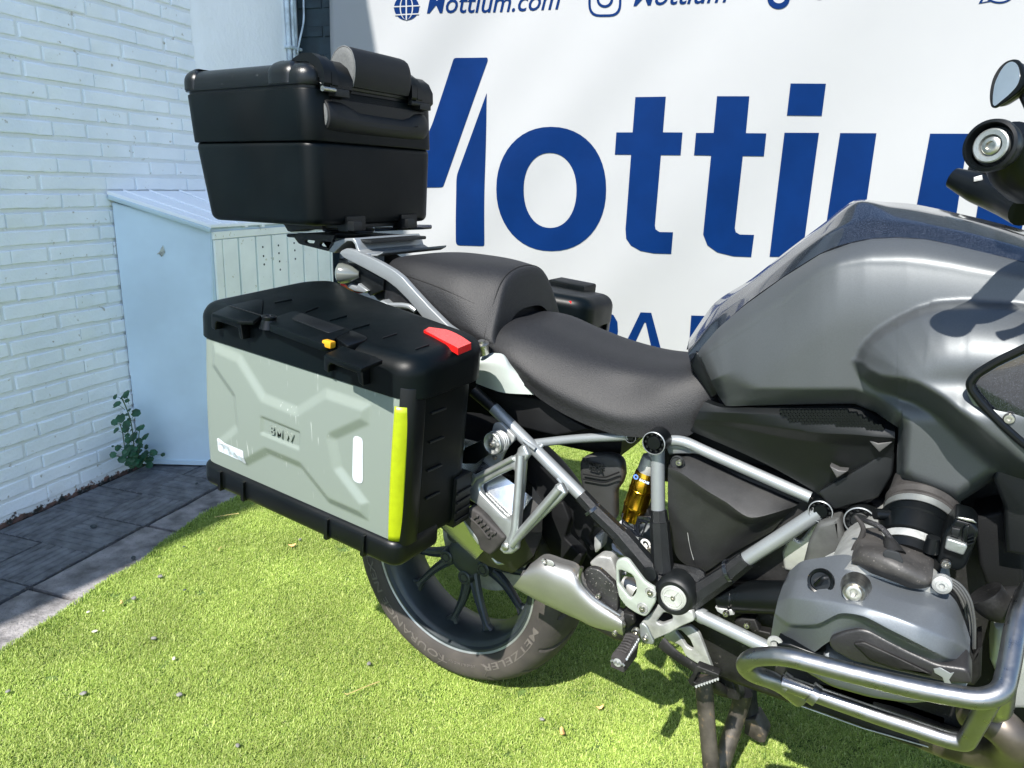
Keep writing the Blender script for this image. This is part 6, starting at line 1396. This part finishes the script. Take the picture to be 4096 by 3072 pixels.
bl_ = plate('head_belly', 'E', [(440, 1068), (560, 1130), (700, 1120), (830, 1200), (1240, 1282), (1350, 1290), (1260, 1360), (1180, 1392), (1060, 1402), (880, 1375), (700, 1325), (570, 1250), (480, 1140)], Plane(-.395), .14, M['cover'], MC, bev=.025, r=.01)
mirror_copy(bl_)
plate('head_skid', 'E', [(455, 1095), (520, 1100), (665, 1155), (668, 1170), (560, 1150), (460, 1122)], Plane(-.41), .03, M['satin'], MC, bev=.003)
lathe('head_bushing', py('E', 452, 1095, -.405), (0, 1, 0), [(0, .0110), (-.003, .0105), (-.004, .006), (.002, .005), (.002, .0001)], M['castdull'], MC, 24)
# filler cap, bolt boss, plug cover
fc = lathe('oil_filler_cap', py('E', 657, 818, -.405), (0, 1, -.35), [(.01, .0165), (-.002, .0165), (-.004, .0155), (-.003, .0130), (-.001, .0120), (-.001, .0001)], M['satin'], MC, 40)
tube('cap_grip', [py('E', 632, 835, -.410), py('E', 665, 802, -.417), py('E', 690, 800, -.414)], .0028, M['satin'], fc, .004, 8)
plate('cap_grip', 'E', [(622, 812), (660, 795), (668, 820), (655, 845), (640, 835)], Plane(-.408), .004, M['hole'], fc, bev=.001)
bs_ = lathe('cover_bolt', py('E', 806, 868, -.428), (0, 1, -.2), [(.03, .019), (.004, .0145), (-.001, .0138), (-.003, .0128), (-.001, .0100), (-.0045, .0095), (-.005, .0085), (-.0045, .0045), (.002, .0040), (.002, .0001)], M['bolt'], MC, 40)
pcv = [[(800, 690, -.325), (832, 642, -.315), (900, 640, -.315), (985, 655, -.320), (1080, 705, -.330), (1140, 750, -.345), (1160, 785, -.355)],
       [(796, 712, -.355), (835, 682, -.365), (905, 685, -.375), (990, 712, -.380), (1075, 760, -.380), (1130, 800, -.375), (1160, 810, -.365)],
       [(796, 728, -.360), (860, 745, -.378), (930, 765, -.388), (1000, 785, -.392), (1070, 815, -.388), (1120, 832, -.380), (1152, 830, -.368)],
       [(800, 742, -.345), (870, 775, -.360), (935, 800, -.368), (1000, 825, -.372), (1060, 848, -.372), (1110, 850, -.368), (1148, 842, -.360)]]
surface('spark_plug_cover', gpx('E', pcv), mat('dusty_plug_cover', (.038, .036, .034), .55, var=.35, vscale=24, bump=.5, bscale=260, bdist=.001, speck=(300, .66, (.13, .12, .11))), MC, 6, skirt=(0, .05, 0), smooth=40)
plate('plug_cover_slot', 'E', [(935, 690), (950, 675), (1010, 690), (1030, 735), (1015, 745), (945, 715)], Plane(-.384), .004, M['hole'], MC, bev=.001, r=.003)
tube('plug_cable_boot', [py('L', 760, 880, -.345), py('L', 730, 760, -.335), py('L', 690, 700, -.320)], (.0150, .0085, .0050), M['dusty'], MC, .01, 14)
hp_ = [py('L', x, y, yy) for x, y, yy in ((740, 740, -.335), (690, 650, -.32), (600, 560, -.31), (480, 520, -.30), (430, 500, -.28))]
hs_ = tube('braided_cable', hp_, .0038, mat('braided_sleeve', (.02, .02, .022), .35, bump=1., bscale=500, bdist=.002, speck=(420, .6, (.25, .25, .25))), MC, .02, 14)
tube('taped_cable', [py('L', x, y, -.30) for x, y in ((330, 450), (400, 530), (430, 600), (400, 700), (340, 770), (310, 860))], (.0022, .0032, .0036, .0038, .0034, .004), M['pegrubber'], MC, .01, 10)
# throttle body: bellows, clamp, body, connector
T0, T1 = py('L', 930, 900, -.285), py('L', 1075, 330, -.205); ta = T1 - T0; tl = np.linalg.norm(ta)
tbd = lathe('throttle_body', T0, ta, [(-.01, .040), (tl * .18, .041), (tl * .2, .046), (tl * .5, .047), (tl * .52, .0495), (tl * .62, .0495), (tl * .64, .044), (tl * .7, .044)], M['satin'], MC, 48)
lathe('intake_clamp', T0 + ta * .68, ta, [(0, .0455), (0, .047), (.014, .047), (.014, .0455)], M['cast'], tbd, 48, caps=False); lathe('intake_clamp', T0 + ta * .04, ta, [(0, .0415), (0, .043), (.012, .043), (.012, .0415)], M['castdull'], tbd, 48, caps=False)
lathe('intake_bellows', T0 + ta * .76, ta, [(0, .045), (.006, .0485), (.012, .046), (.020, .049), (.030, .046), (.06, .045)], M['pegrubber'], MC, 48)
for dx in (0, 1): box('clamp_lug', (-.006, -.004, -.003), (.006, .006, .003), M['bolt'], tbd, Frame(py('L', 945 + 95 * dx, 405 + 25 * dx, -.262), (1, 0, -.3), (0, 1, 0), (.3, 0, 1)), .001)
tube('vacuum_port', [py('L', 700, 440, -.26), py('L', 550, 430, -.27)], (.0085, .0080), M['satin'], tbd, 0, 20)
tube('vacuum_port', [py('L', 1200, 690, -.31), py('L', 1170, 850, -.31)], (.0085, .0100), M['satin'], tbd, 0, 20)
tc_ = plate('throttle_motor', 'L', [(1390, 560), (1440, 480), (1520, 500), (1640, 530), (1700, 620), (1690, 680), (1560, 1020), (1480, 1075), (1270, 1010), (1235, 960), (1290, 700), (1330, 620)], Plane(-.315), .06, M['satin'], MC, bev=.004, r=.006)
plate('motor_rib', 'L', [(1400, 580), (1500, 600), (1480, 700), (1390, 670)], Plane(-.321), .01, M['black'], tc_, bev=.002); plate('motor_rib', 'L', [(1520, 600), (1555, 560), (1600, 560), (1560, 760), (1510, 740)], Plane(-.321), .01, M['satin'], tc_, bev=.002)
for k in range(3): plate('motor_fin', 'L', [(1575, 690 + 38 * k), (1650, 670 + 38 * k), (1650, 682 + 38 * k), (1572, 715 + 38 * k)], Plane(-.320), .01, M['satin'], tc_, bev=.001)
plate('connector_clip', 'L', [(1345, 700), (1560, 770), (1575, 800), (1530, 895), (1318, 820)], Plane(-.326), .012, M['cast'], tc_, bev=.002, r=.003)
bolt(py('L', 1338, 975, -.318), (0, -1, 0), .0062, M['bolt'], tc_, .006); plate('wire_clip', 'L', [(1455, 480), (1475, 465), (1640, 495), (1680, 535), (1640, 530)], Plane(-.318), .004, M['bolt'], tc_, bev=.001)
lathe('head_screw', py('L', 1293, 1222, -.372), (0, -1, .1), [(-.01, .0120), (0, .0112), (.002, .0075), (.002, .0072), (.003, .0068), (.003, .0035), (.0, .003), (.0, .0001)], M['castdull'], MC, 30)
# exhaust header, bash plate, lower front of engine
tube('exhaust_header', [py('E', 1395, 870, -.33), py('E', 1440, 925, -.33), py('E', 1560, 920, -.31), py('E', 1680, 900, -.25)], .0225, M['dusty'], MC, .03, 20)
tube('exhaust_header', [py('E', 1330, 1400, -.22), py('E', 1450, 1450, -.25), py('E', 1540, 1540, -.25), py('E', 1500, 1600, -.20), py('E', 1250, 1560, -.15), py('E', 900, 1400, -.12)], .026, mat('browned_header', (.10, .085, .07), .4, metal=.7, var=.4, vscale=12), MC, .06, 20)
plate('bash_plate', 'E', [(480, 1300), (700, 1360), (900, 1440), (1160, 1560), (1190, 1575), (1100, 1572), (520, 1360)], Plane(-.165), .33, M['dusty'], MC, bev=.004)
tube('bash_plate_edge', [py('E', 520, 1362, -.168), py('E', 850, 1480, -.168), py('E', 1165, 1570, -.168)], .0012, M['castdull'], MC, 0, 8)
for x, y in (): lathe('plate_hole', py('E', x, y, -.167), (0, 1, 0), [(0, .016), (-.002, .018), (-.002, .013), (0, .012)], M['castdull'], MC, 24, caps=False)
plate('front_cover', 'E', [(1440, 1030), (1500, 1010), (1600, 1050), (1750, 1100), (1750, 1400), (1500, 1400), (1470, 1300), (1420, 1180)], Plane(-.21), .30, mat('pale_engine_alloy', (.36, .38, .36), .45, metal=.45, var=.15, vscale=14, bump=.3, bscale=200), MC, bev=.01)
for x, y in ((1508, 1375), (1525, 1235)): bolt(py('E', x, y, -.212), (0, -1, 0), .0058, M['bolt'], MC, .01)
plate('radiator_shroud', 'E', [(1350, 530), (1480, 500), (1573, 700), (1573, 900), (1400, 830), (1370, 740)], Plane(-.20), .08, M['dull'], MC, bev=.006)

# --- crash bars
CS = M['steel']
up = [py('E', x, y, yy) for x, y, yy in ((560, 1345, -.40), (470, 1272, -.425), (345, 1232, -.450), (308, 1195, -.462), (345, 1160, -.470), (480, 1150, -.478), (800, 1232, -.482), (1100, 1305, -.482), (1380, 1352, -.478), (1478, 1318, -.465), (1510, 1180, -.430), (1540, 990, -.380), (1600, 850, -.33))]
cbar = tube('crash_bar', up, .0121, CS, MC, .035, 24, n=9); cb2 = mirror_copy(cbar)
lw = [py('E', x, y, yy) for x, y, yy in ((480, 1270, -.425), (640, 1328, -.42), (900, 1420, -.42), (1235, 1530, -.42), (1310, 1545, -.422), (1370, 1440, -.445), (1425, 1345, -.466))]
lb_ = tube('crash_bar', lw, .0112, CS, MC, .03, 24, n=9); mirror_copy(lb_)
for a, b in (((488, 1255), (500, 1300)), ((620, 1305), (632, 1345))): lathe('bar_clamp', py('E', (a[0] + b[0]) / 2, (a[1] + b[1]) / 2, -.421), (1, 0, -.36), [(-.005, .0128), (-.005, .0150), (.005, .0150), (.005, .0128)], CS, MC, 24)
tube('crash_bar', [py('E', 1500, 1200, -.432), py('E', 1480, 1400, -.35), py('E', 1440, 1420, -.25)], .0115, CS, MC, .03, 18)

# --- handlebar, grips, bar end, levers, mirrors, far side
def bar_side(s):
    P0 = np.array([.944, s * .45, 1.257]); P1 = np.array([1.035, s * .25, 1.245]); P2 = np.array([1.07, s * .10, 1.20])
    d = P0 - P1; d /= np.linalg.norm(d); t_ = MC
    tube('handlebar', [P1, P2, np.array([1.07, 0, 1.19])], .013, M['satin'], t_, .05, 16)
    g_ = tube('grip', [P0 - d * .012, P1], .0185, M['rubber'], t_, 0, 24)
    if s > 0:
        for k in range(9): lathe('grip_rib', P0 - d * (.015 + .011 * k), d, [(-.002, .0185), (-.0018, .0215), (.0018, .0215), (.002, .0185)], M['rubber'], g_, 24)
    lathe('grip_flange', P0, d, [(-.028, .0185), (-.016, .0235), (-.002, .0262), (.003, .0255), (.004, .0225), (-.002, .0205), (-.006, .019)], M['satin'], g_, 40)
    be = lathe('bar_end_weight', P0, d, [(-.008, .0165), (.0005, .0168), (.0015, .0155), (.0010, .0110), (-.002, .0100), (-.003, .0095), (-.003, .0001)], M['cast'], g_, 40)
    lathe('bar_end_screw', P0 - d * .003, d, [(0, .0092), (.003, .0088), (.0045, .0065), (.0045, .0045), (.001, .0038), (.001, .0001)], M['bolt'], be, 24)
    # switch block and lever ahead of the grip
    box('switch_block', (-.02, -.03, -.028), (.025, .035, .024), M['satin'], t_, Frame(P1 * .8 + P2 * .2, (1, 0, 0), d, (0, 0, 1)), .008, 3)
    f = np.array([1, s * .25, -.15]); tube('lever', [P1 + f * .05, P1 + d * .10 + f * .07, P0 - d * .02 + f * .065, P0 + f * .055], (.009, .007, .007, .009), M['satin'], t_, .03, 12, squash=.7)
bar_side(-1); bar_side(1)
tube('handguard', [py('J', 1080, 1050, -.36), py('J', 960, 960, -.40), py('J', 900, 700, -.43)], (.030, .028, .018), M['satin'], MC, .02, 20)
tube('clutch_housing', [py('J', 440, 1060, .42), py('J', 640, 1140, .40), py('J', 860, 1220, .36), py('J', 1040, 1330, .30)], (.020, .030, .032, .03), M['satin'], MC, .03, 18)
plate('switch_label', 'J', [(612, 1055), (680, 1037), (690, 1080), (610, 1095)], Plane(.365), .01, M['castdull'], MC, bev=.001); plate('switch_button', 'J', [(640, 1140), (735, 1120), (745, 1165), (640, 1178)], Plane(.365), .01, mat('dark_red_button', (.20, .03, .04), .4), MC, bev=.001)
# left mirror, seen from its glass side
MP = Plane(.40, 0, 0); 
def mirror():
    pts = [(945, 75), (985, 82), (1020, 130), (1060, 250), (1000, 340), (880, 430), (790, 485), (762, 478), (748, 420), (750, 340), (775, 230), (830, 140), (890, 90)]
    n = np.array([-.80, -.60, .10]); n /= np.linalg.norm(n); c = py('J', 900, 290, .40); d = n @ c
    u = np.cross((0, 0, 1), n); u /= np.linalg.norm(u); v = np.cross(n, u)
    L = [hit('J', x, y, n, d) for x, y in pts]; L2 = rpoly([((p - c) @ u, (p - c) @ v) for p in L], .012, 4)
    fr = Frame(c, u, v, n)
    t = prism('mirror_housing', L2, 0, -.030, M['satin'], MC, fr, .012, 4, taper=[tuple(np.array(p) * .75) for p in L2])
    rim = prism('mirror_rim', L2, .0025, -.004, M['satin'], t, fr, .0025, 2)
    g = [hit('J', x, y, n, d) for x, y in ((935, 95), (975, 108), (1000, 150), (1010, 230), (985, 300), (920, 370), (800, 468), (782, 455), (782, 380), (800, 270), (850, 170), (890, 118))]
    g2 = rpoly([((p - c) @ u, (p - c) @ v) for p in g], .008, 4); prism('mirror_glass', g2, .0032, .0010, M['chrome'], t, fr, 0)
    tube('mirror_stalk', [c - n * .02, c - n * .03 + np.array([.06, -.02, -.12]), np.array([1.06, .20, 1.22])], .006, M['satin'], MC, .04, 12)
    # right mirror (out of frame above)
    cr = np.array([.99, -.42, 1.51]); nr = np.array([-.96, .1, -.05]); nr /= np.linalg.norm(nr); ur = np.cross((0, 0, 1), nr); ur /= np.linalg.norm(ur); vr = np.cross(nr, ur)
    fr2 = Frame(cr, ur, vr, nr); t2 = prism('mirror_housing', [(-p[0], p[1]) for p in reversed(L2)], 0, -.03, M['satin'], MC, fr2, .012, 4); prism('mirror_glass', [(-p[0], p[1]) for p in reversed(g2)], .003, .001, M['chrome'], t2, fr2, 0)
    tube('mirror_stalk', [cr - nr * .02, cr + np.array([.05, .03, -.15]), np.array([1.06, -.20, 1.22])], .006, M['satin'], MC, .05, 12)
mirror()

# --- front end beyond the frame: forks, beak, screen
for s in (-1, 1): tube('fork_leg', [(1.507, s * .095, .32), (1.30, s * .095, .85), (1.13, s * .095, 1.20)], (.026, .026, .022), M['castdull'], MC, 0, 18)
front = [[(1.15, 0, 1.17), (1.30, 0, 1.20), (1.42, 0, 1.15), (1.56, 0, 1.05), (1.70, 0, .98)], [(1.15, -.16, 1.12), (1.30, -.16, 1.13), (1.42, -.11, 1.07), (1.54, -.06, 1.01), (1.68, -.035, .965)], [(1.15, -.24, .98), (1.28, -.19, .98), (1.40, -.13, .98), (1.50, -.07, .98), (1.64, -.04, .95)], [(1.15, -.20, .84), (1.26, -.15, .88), (1.36, -.11, .92), (1.48, -.06, .95), (1.62, -.03, .94)]]
surface('front_fairing', front, M['tank'], MC, 5, mirror=True, smooth=40)
scn = [[(1.28, y, 1.20) for y in (-.16, -.08, 0, .08, .16)], [(1.20, y * .95, 1.33) for y in (-.16, -.08, 0, .08, .16)], [(1.13, y * .85, 1.45) for y in (-.16, -.08, 0, .08, .16)]]
sc_m = mat('clear_screen', (.8, .85, .85), .05, trans=1.); sw = surface('windscreen', scn, sc_m, MC, 4, smooth=60); sw.modifiers.new('t', 'SOLIDIFY').thickness = .004
lathe('headlight', (1.50, -.05, 1.02), (1, 0, -.1), [(-.05, .05), (0, .06), (.01, .05), (.012, .001)], M['glassy'], MC, 30)
mg = []
for i in range(14):
    a = rad(25 + 130 * i / 13); r = .345; mg.append([(1.507 + math.cos(a) * (r + dr), y, .322 + math.sin(a) * (r + dr)) for y, dr in ((-.07, -.02), (-.05, 0), (0, .008), (.05, 0), (.07, -.02))])
surface('mudguard', mg, M['black'], MC, 2, smooth=40).modifiers.new('t', 'SOLIDIFY').thickness = .004
# ================================================================ SMALL THINGS ON THE GROUND
def weed():
    """nettle-like weed climbing in the corner of wall and locker: stems and single rounded toothed leaves"""
    t = thing('weed_plant', 'dark green weed growing between the white wall and the locker', 'plant', tuple(yard(.70, -1.80, 0)))
    lm = mat('weed_leaf', (.018, .085, .038), .5, var=.35, vscale=30, bump=.3, bscale=150); st = mat('weed_stem', (.05, .09, .03), .6, var=.3)
    N, Lk, b = nodes(lm)
    leaves = [(285, 765, 52), (300, 835, 30), (180, 875, 50), (165, 790, 34), (235, 800, 22), (225, 1025, 58), (395, 970, 52), (160, 1075, 38), (175, 1162, 40), (290, 1100, 50), (280, 1150, 46), (445, 1130, 52), (500, 1230, 50), (370, 1225, 62), (330, 1260, 40), (295, 1270, 34), (430, 1280, 40),
              (195, 1355, 42), (335, 1345, 40), (440, 1335, 38), (508, 1348, 32), (285, 1400, 56), (365, 1400, 40), (425, 1395, 44), (590, 1410, 46), (500, 1420, 44), (560, 1480, 36), (240, 1480, 48), (320, 1490, 50), (385, 1510, 52), (450, 1470, 56), (520, 1490, 40), (545, 1545, 44), (300, 1530, 34), (350, 1550, 40), (430, 1540, 40), (480, 1440, 36), (395, 1450, 40), (265, 1440, 36), (140, 1340, 14), (325, 935, 22), (295, 990, 18)]
    rs = random.Random(9); wbase = -1.76
    leaves += [(rs.gauss(360, 95), rs.gauss(1440, 75), rs.uniform(24, 44)) for _ in range(34)] + [(rs.gauss(300, 55), rs.gauss(1180, 120), rs.uniform(16, 30)) for _ in range(10)]
    for i, (x, y, r) in enumerate(leaves):
        wq = wbase + rs.uniform(-.045, .06); P = pw('Z4', x, y, wq)
        if P[2] < .01: P[2] = .012
        R_ = r / 2.764 / FPX * 2.75; n = np.array([.35 + rs.uniform(-.5, .5), -.75 + rs.uniform(-.35, .35), .6 + rs.uniform(-.35, .5)]); n /= np.linalg.norm(n)
        a, b_ = frame_of(n, (0, 0, 1)); ph = rs.uniform(0, 6.28); V = [P + n * .002]; k = 14
        for ring_, rr_ in ((.55, 1), (1., 2)):
            for q in range(k):
                th = 2 * math.pi * q / k; rad_ = R_ * ring_ * (1 + (.07 if q % 2 else -.03) * (ring_ == 1.)) * (1.05 - .22 * (q == 0)); V.append(P + (a * math.cos(th + ph) + b_ * math.sin(th + ph)) * rad_ - n * R_ * .22 * ring_ ** 2 * (.6 + .5 * math.cos(2 * th)))
        F_ = [(0, 1 + q, 1 + (q + 1) % k) for q in range(k)] + [(1 + q, 1 + k + q, 1 + k + (q + 1) % k, 1 + (q + 1) % k) for q in range(k)]
        link('leaf', mesh('leaf', V, F_), t, lm, 60)
        sxp = pw('Z4', 330 + (x - 330) * .35, y + r * 1.3, wbase); tube('leaf_stalk', [P - n * .002, .5 * (P + sxp) + ZA * .004, sxp], .0009, st, t, .01, 5)
    def stem(pts, r): tube('stem', [pw('Z4', x, y, w_) for x, y, w_ in pts], r, st, t, .03, 6)
    stem([(385, 1560, -1.77), (375, 1300, -1.77), (350, 1100, -1.77), (310, 960, -1.775), (262, 850, -1.78), (235, 800, -1.78)], .0022); stem([(300, 1540, -1.78), (268, 1330, -1.78), (250, 1180, -1.785), (220, 1090, -1.79)], .0018)
    stem([(400, 1560, -1.75), (430, 1400, -1.74), (430, 1200, -1.74), (445, 1130, -1.74)], .0018); stem([(440, 1560, -1.73), (520, 1450, -1.71), (590, 1410, -1.70)], .0015)
weed()

def stones():
    rs = random.Random(21); sm = mat('grey_pebble', (.17, .165, .155), .85, var=.3, vscale=60, bump=.6, bscale=200); dm = mat('dark_pebble', (.035, .045, .05), .8, var=.3, vscale=60); lm = mat('pale_chip', (.55, .52, .42), .8, var=.2, vscale=60)
    items = [('F', 'Z3', 886, 1112, .0115, 'grey'), ('F', 'Z3', 740, 1233, .011, 'grey'), ('F', 'Z3', 1021, 1187, .007, 'dark'), ('F', 'Z3', 850, 1454, .010, 'grey'), ('F', 'Z3', 962, 1566, .0085, 'pale'), ('F', 'Z3', 523, 1416, .0085, 'pale'), ('F', 'Z3', 488, 1309, .0065, 'pale'), ('F', 'Z3', 572, 1304, .005, 'pale'), ('F', 'Z3', 1017, 948, .006, 'dark'),
             ('F', 'Z3', 517, 836, .017, 'dark'), ('F', 'Z3', 737, 1011, .013, 'dark'), ('F', 'Z3', 1087, 600, .010, 'dark'), ('D', 'D', 387, 1500, .0105, 'grey'), ('D', 'D', 180, 1497, .0095, 'grey'), ('D', 'D', 17, 1493, .008, 'grey'), ('D', 'D', 513, 1610, .009, 'grey'), ('D', 'D', 797, 1433, .0095, 'grey'), ('D', 'D', 648, 1165, .0085, 'grey'), ('D', 'D', 551, 1085, .007, 'grey'), ('D', 'D', 1171, 1553, .008, 'grey'), ('D', 'D', 1340, 1330, .011, 'grey')]
    words = ['pebble lying on the grass', ]
    lab = {0: 'grey pebble on the grass just below the kerb, nearest the paving', 1: 'rounded grey pebble on the grass midway along the kerb slab', 2: 'tiny dark pebble on the grass right of the rounded grey pebble',
           3: 'grey pebble on the grass between the kerb and two pale chips', 4: 'pale stone chip on the grass, furthest from the kerb of the pale chips', 5: 'pale stone chip on the grass directly below the smallest chips by the kerb', 6: 'small pale chip on the grass close to the kerb edge',
           7: 'smallest pale chip on the grass, beside the tiny fallen leaf', 8: 'tiny dark pebble in the shaded grass edge near the side case', 9: 'large dark pebble on the ribbed paving tile beside the wall', 10: 'dark pebble lying on the worn granite kerb',
           11: 'small dark pebble on the paving near the locker front', 12: 'grey pebble alone on the open grass in the lower left', 13: 'grey pebble on the grass between the lone pebble and the left edge', 14: 'grey pebble on the grass at the very left edge of the view', 15: 'grey pebble on the grass at the bottom edge of the view',
           16: 'grey pebble at the end of the long thin dry stem', 17: 'grey pebble on the grass just left of the rear tyre top, under the side case', 18: 'small grey pebble on the grass below the bumper corner of the side case', 19: 'small grey pebble on the sunlit grass below the footrest', 20: 'grey pebble in the shade under the silencer'}
    g = 'stray pebbles and chips on the grass'
    for i, (_, reg, x, y, r, c) in enumerate(items):
        P = pz(reg, x, y, .014 if i not in (9, 10, 11) else .006); bm = bmesh.new(); bmesh.ops.create_icosphere(bm, subdivisions=2, radius=1)
        r *= .72; sx, sy, sz = r * rs.uniform(.9, 1.25), r * rs.uniform(.65, .9), r * rs.uniform(.4, .6)
        for v in bm.verts: k = 1 + .28 * noise.noise(v.co * 1.6 + Vector((i * 3, 0, 0))); v.co = Vector((v.co.x * sx * k, v.co.y * sy * k, v.co.z * sz * k))
        me = bm_mesh('pebble', bm); o = link('pebble', me, None, {'grey': sm, 'dark': dm, 'pale': lm}[c], 40); o.location = P; o.rotation_euler = (0, 0, rs.uniform(0, 3))
        base = {'grey': 'small grey pebble', 'dark': 'tiny dark pebble', 'pale': 'pale stone chip'}[c]
        tag(o, lab[i], 'pebble', g)
    tw = mat('dry_straw', (.46, .36, .14), .7, var=.2, vscale=40)
    for nm, pts, lb in (('dry_stem', [(1185, 786), (1230, 778), (1280, 770), (1320, 765)], 'dry straw-coloured stem lying on the grass beside the kerb'), ('dry_stem', [(1205, 970), (1215, 955), (1225, 950)], 'short curled dry stem on the grass below the side case')):
        o = tube(nm, [pz('Z3', x, y, .016 + .001 * k) for k, (x, y) in enumerate(pts)], .0013, tw, None, .01, 6); tag(o, lb, 'twig')
    o = tube('dry_stem', [pz('D', x, y, .017) for x, y in ((820, 1472), (790, 1483), (750, 1500), (745, 1498))], .0011, tw, None, .01, 6); tag(o, 'long thin dry stem on the grass left of the rear tyre', 'twig')
    lfm = mat('dry_leaf', (.62, .36, .14), .7, var=.3, vscale=90)
    for i, (reg, x, y, s_, lb) in enumerate((('B', 648, 1630, .013, 'fallen orange leaf on the grass under the side case'), ('T', 232, 498, .010, 'small fallen orange leaf on the grass below the footrest'), ('T', 58, 614, .013, 'fallen pale leaf on the grass at the bottom edge, below the rear tyre'), ('Z3', 672, 1258, .009, 'tiny fallen leaf on the grass beside the rounded pebble'))):
        P = pz(reg, x, y, .017); a = rs.uniform(0, 6); V = []
        for q in range(10): th = 2 * math.pi * q / 10; V.append(P + np.array([math.cos(th + a) * s_, math.sin(th + a) * s_ * .5, .003 * math.cos(2 * th)]) * 1.0 if False else P + s_ * (math.cos(th) * np.array([math.cos(a), math.sin(a), 0]) + .42 * math.sin(th) * np.array([-math.sin(a), math.cos(a), 0])) + np.array([0, 0, .004 * math.cos(2 * th)]))
        o = link('fallen_leaf', mesh('fallen_leaf', V + [P + np.array([0, 0, .001])], [(q, (q + 1) % 10, 10) for q in range(10)]), None, lfm, 0); tag(o, lb, 'leaf')
stones()
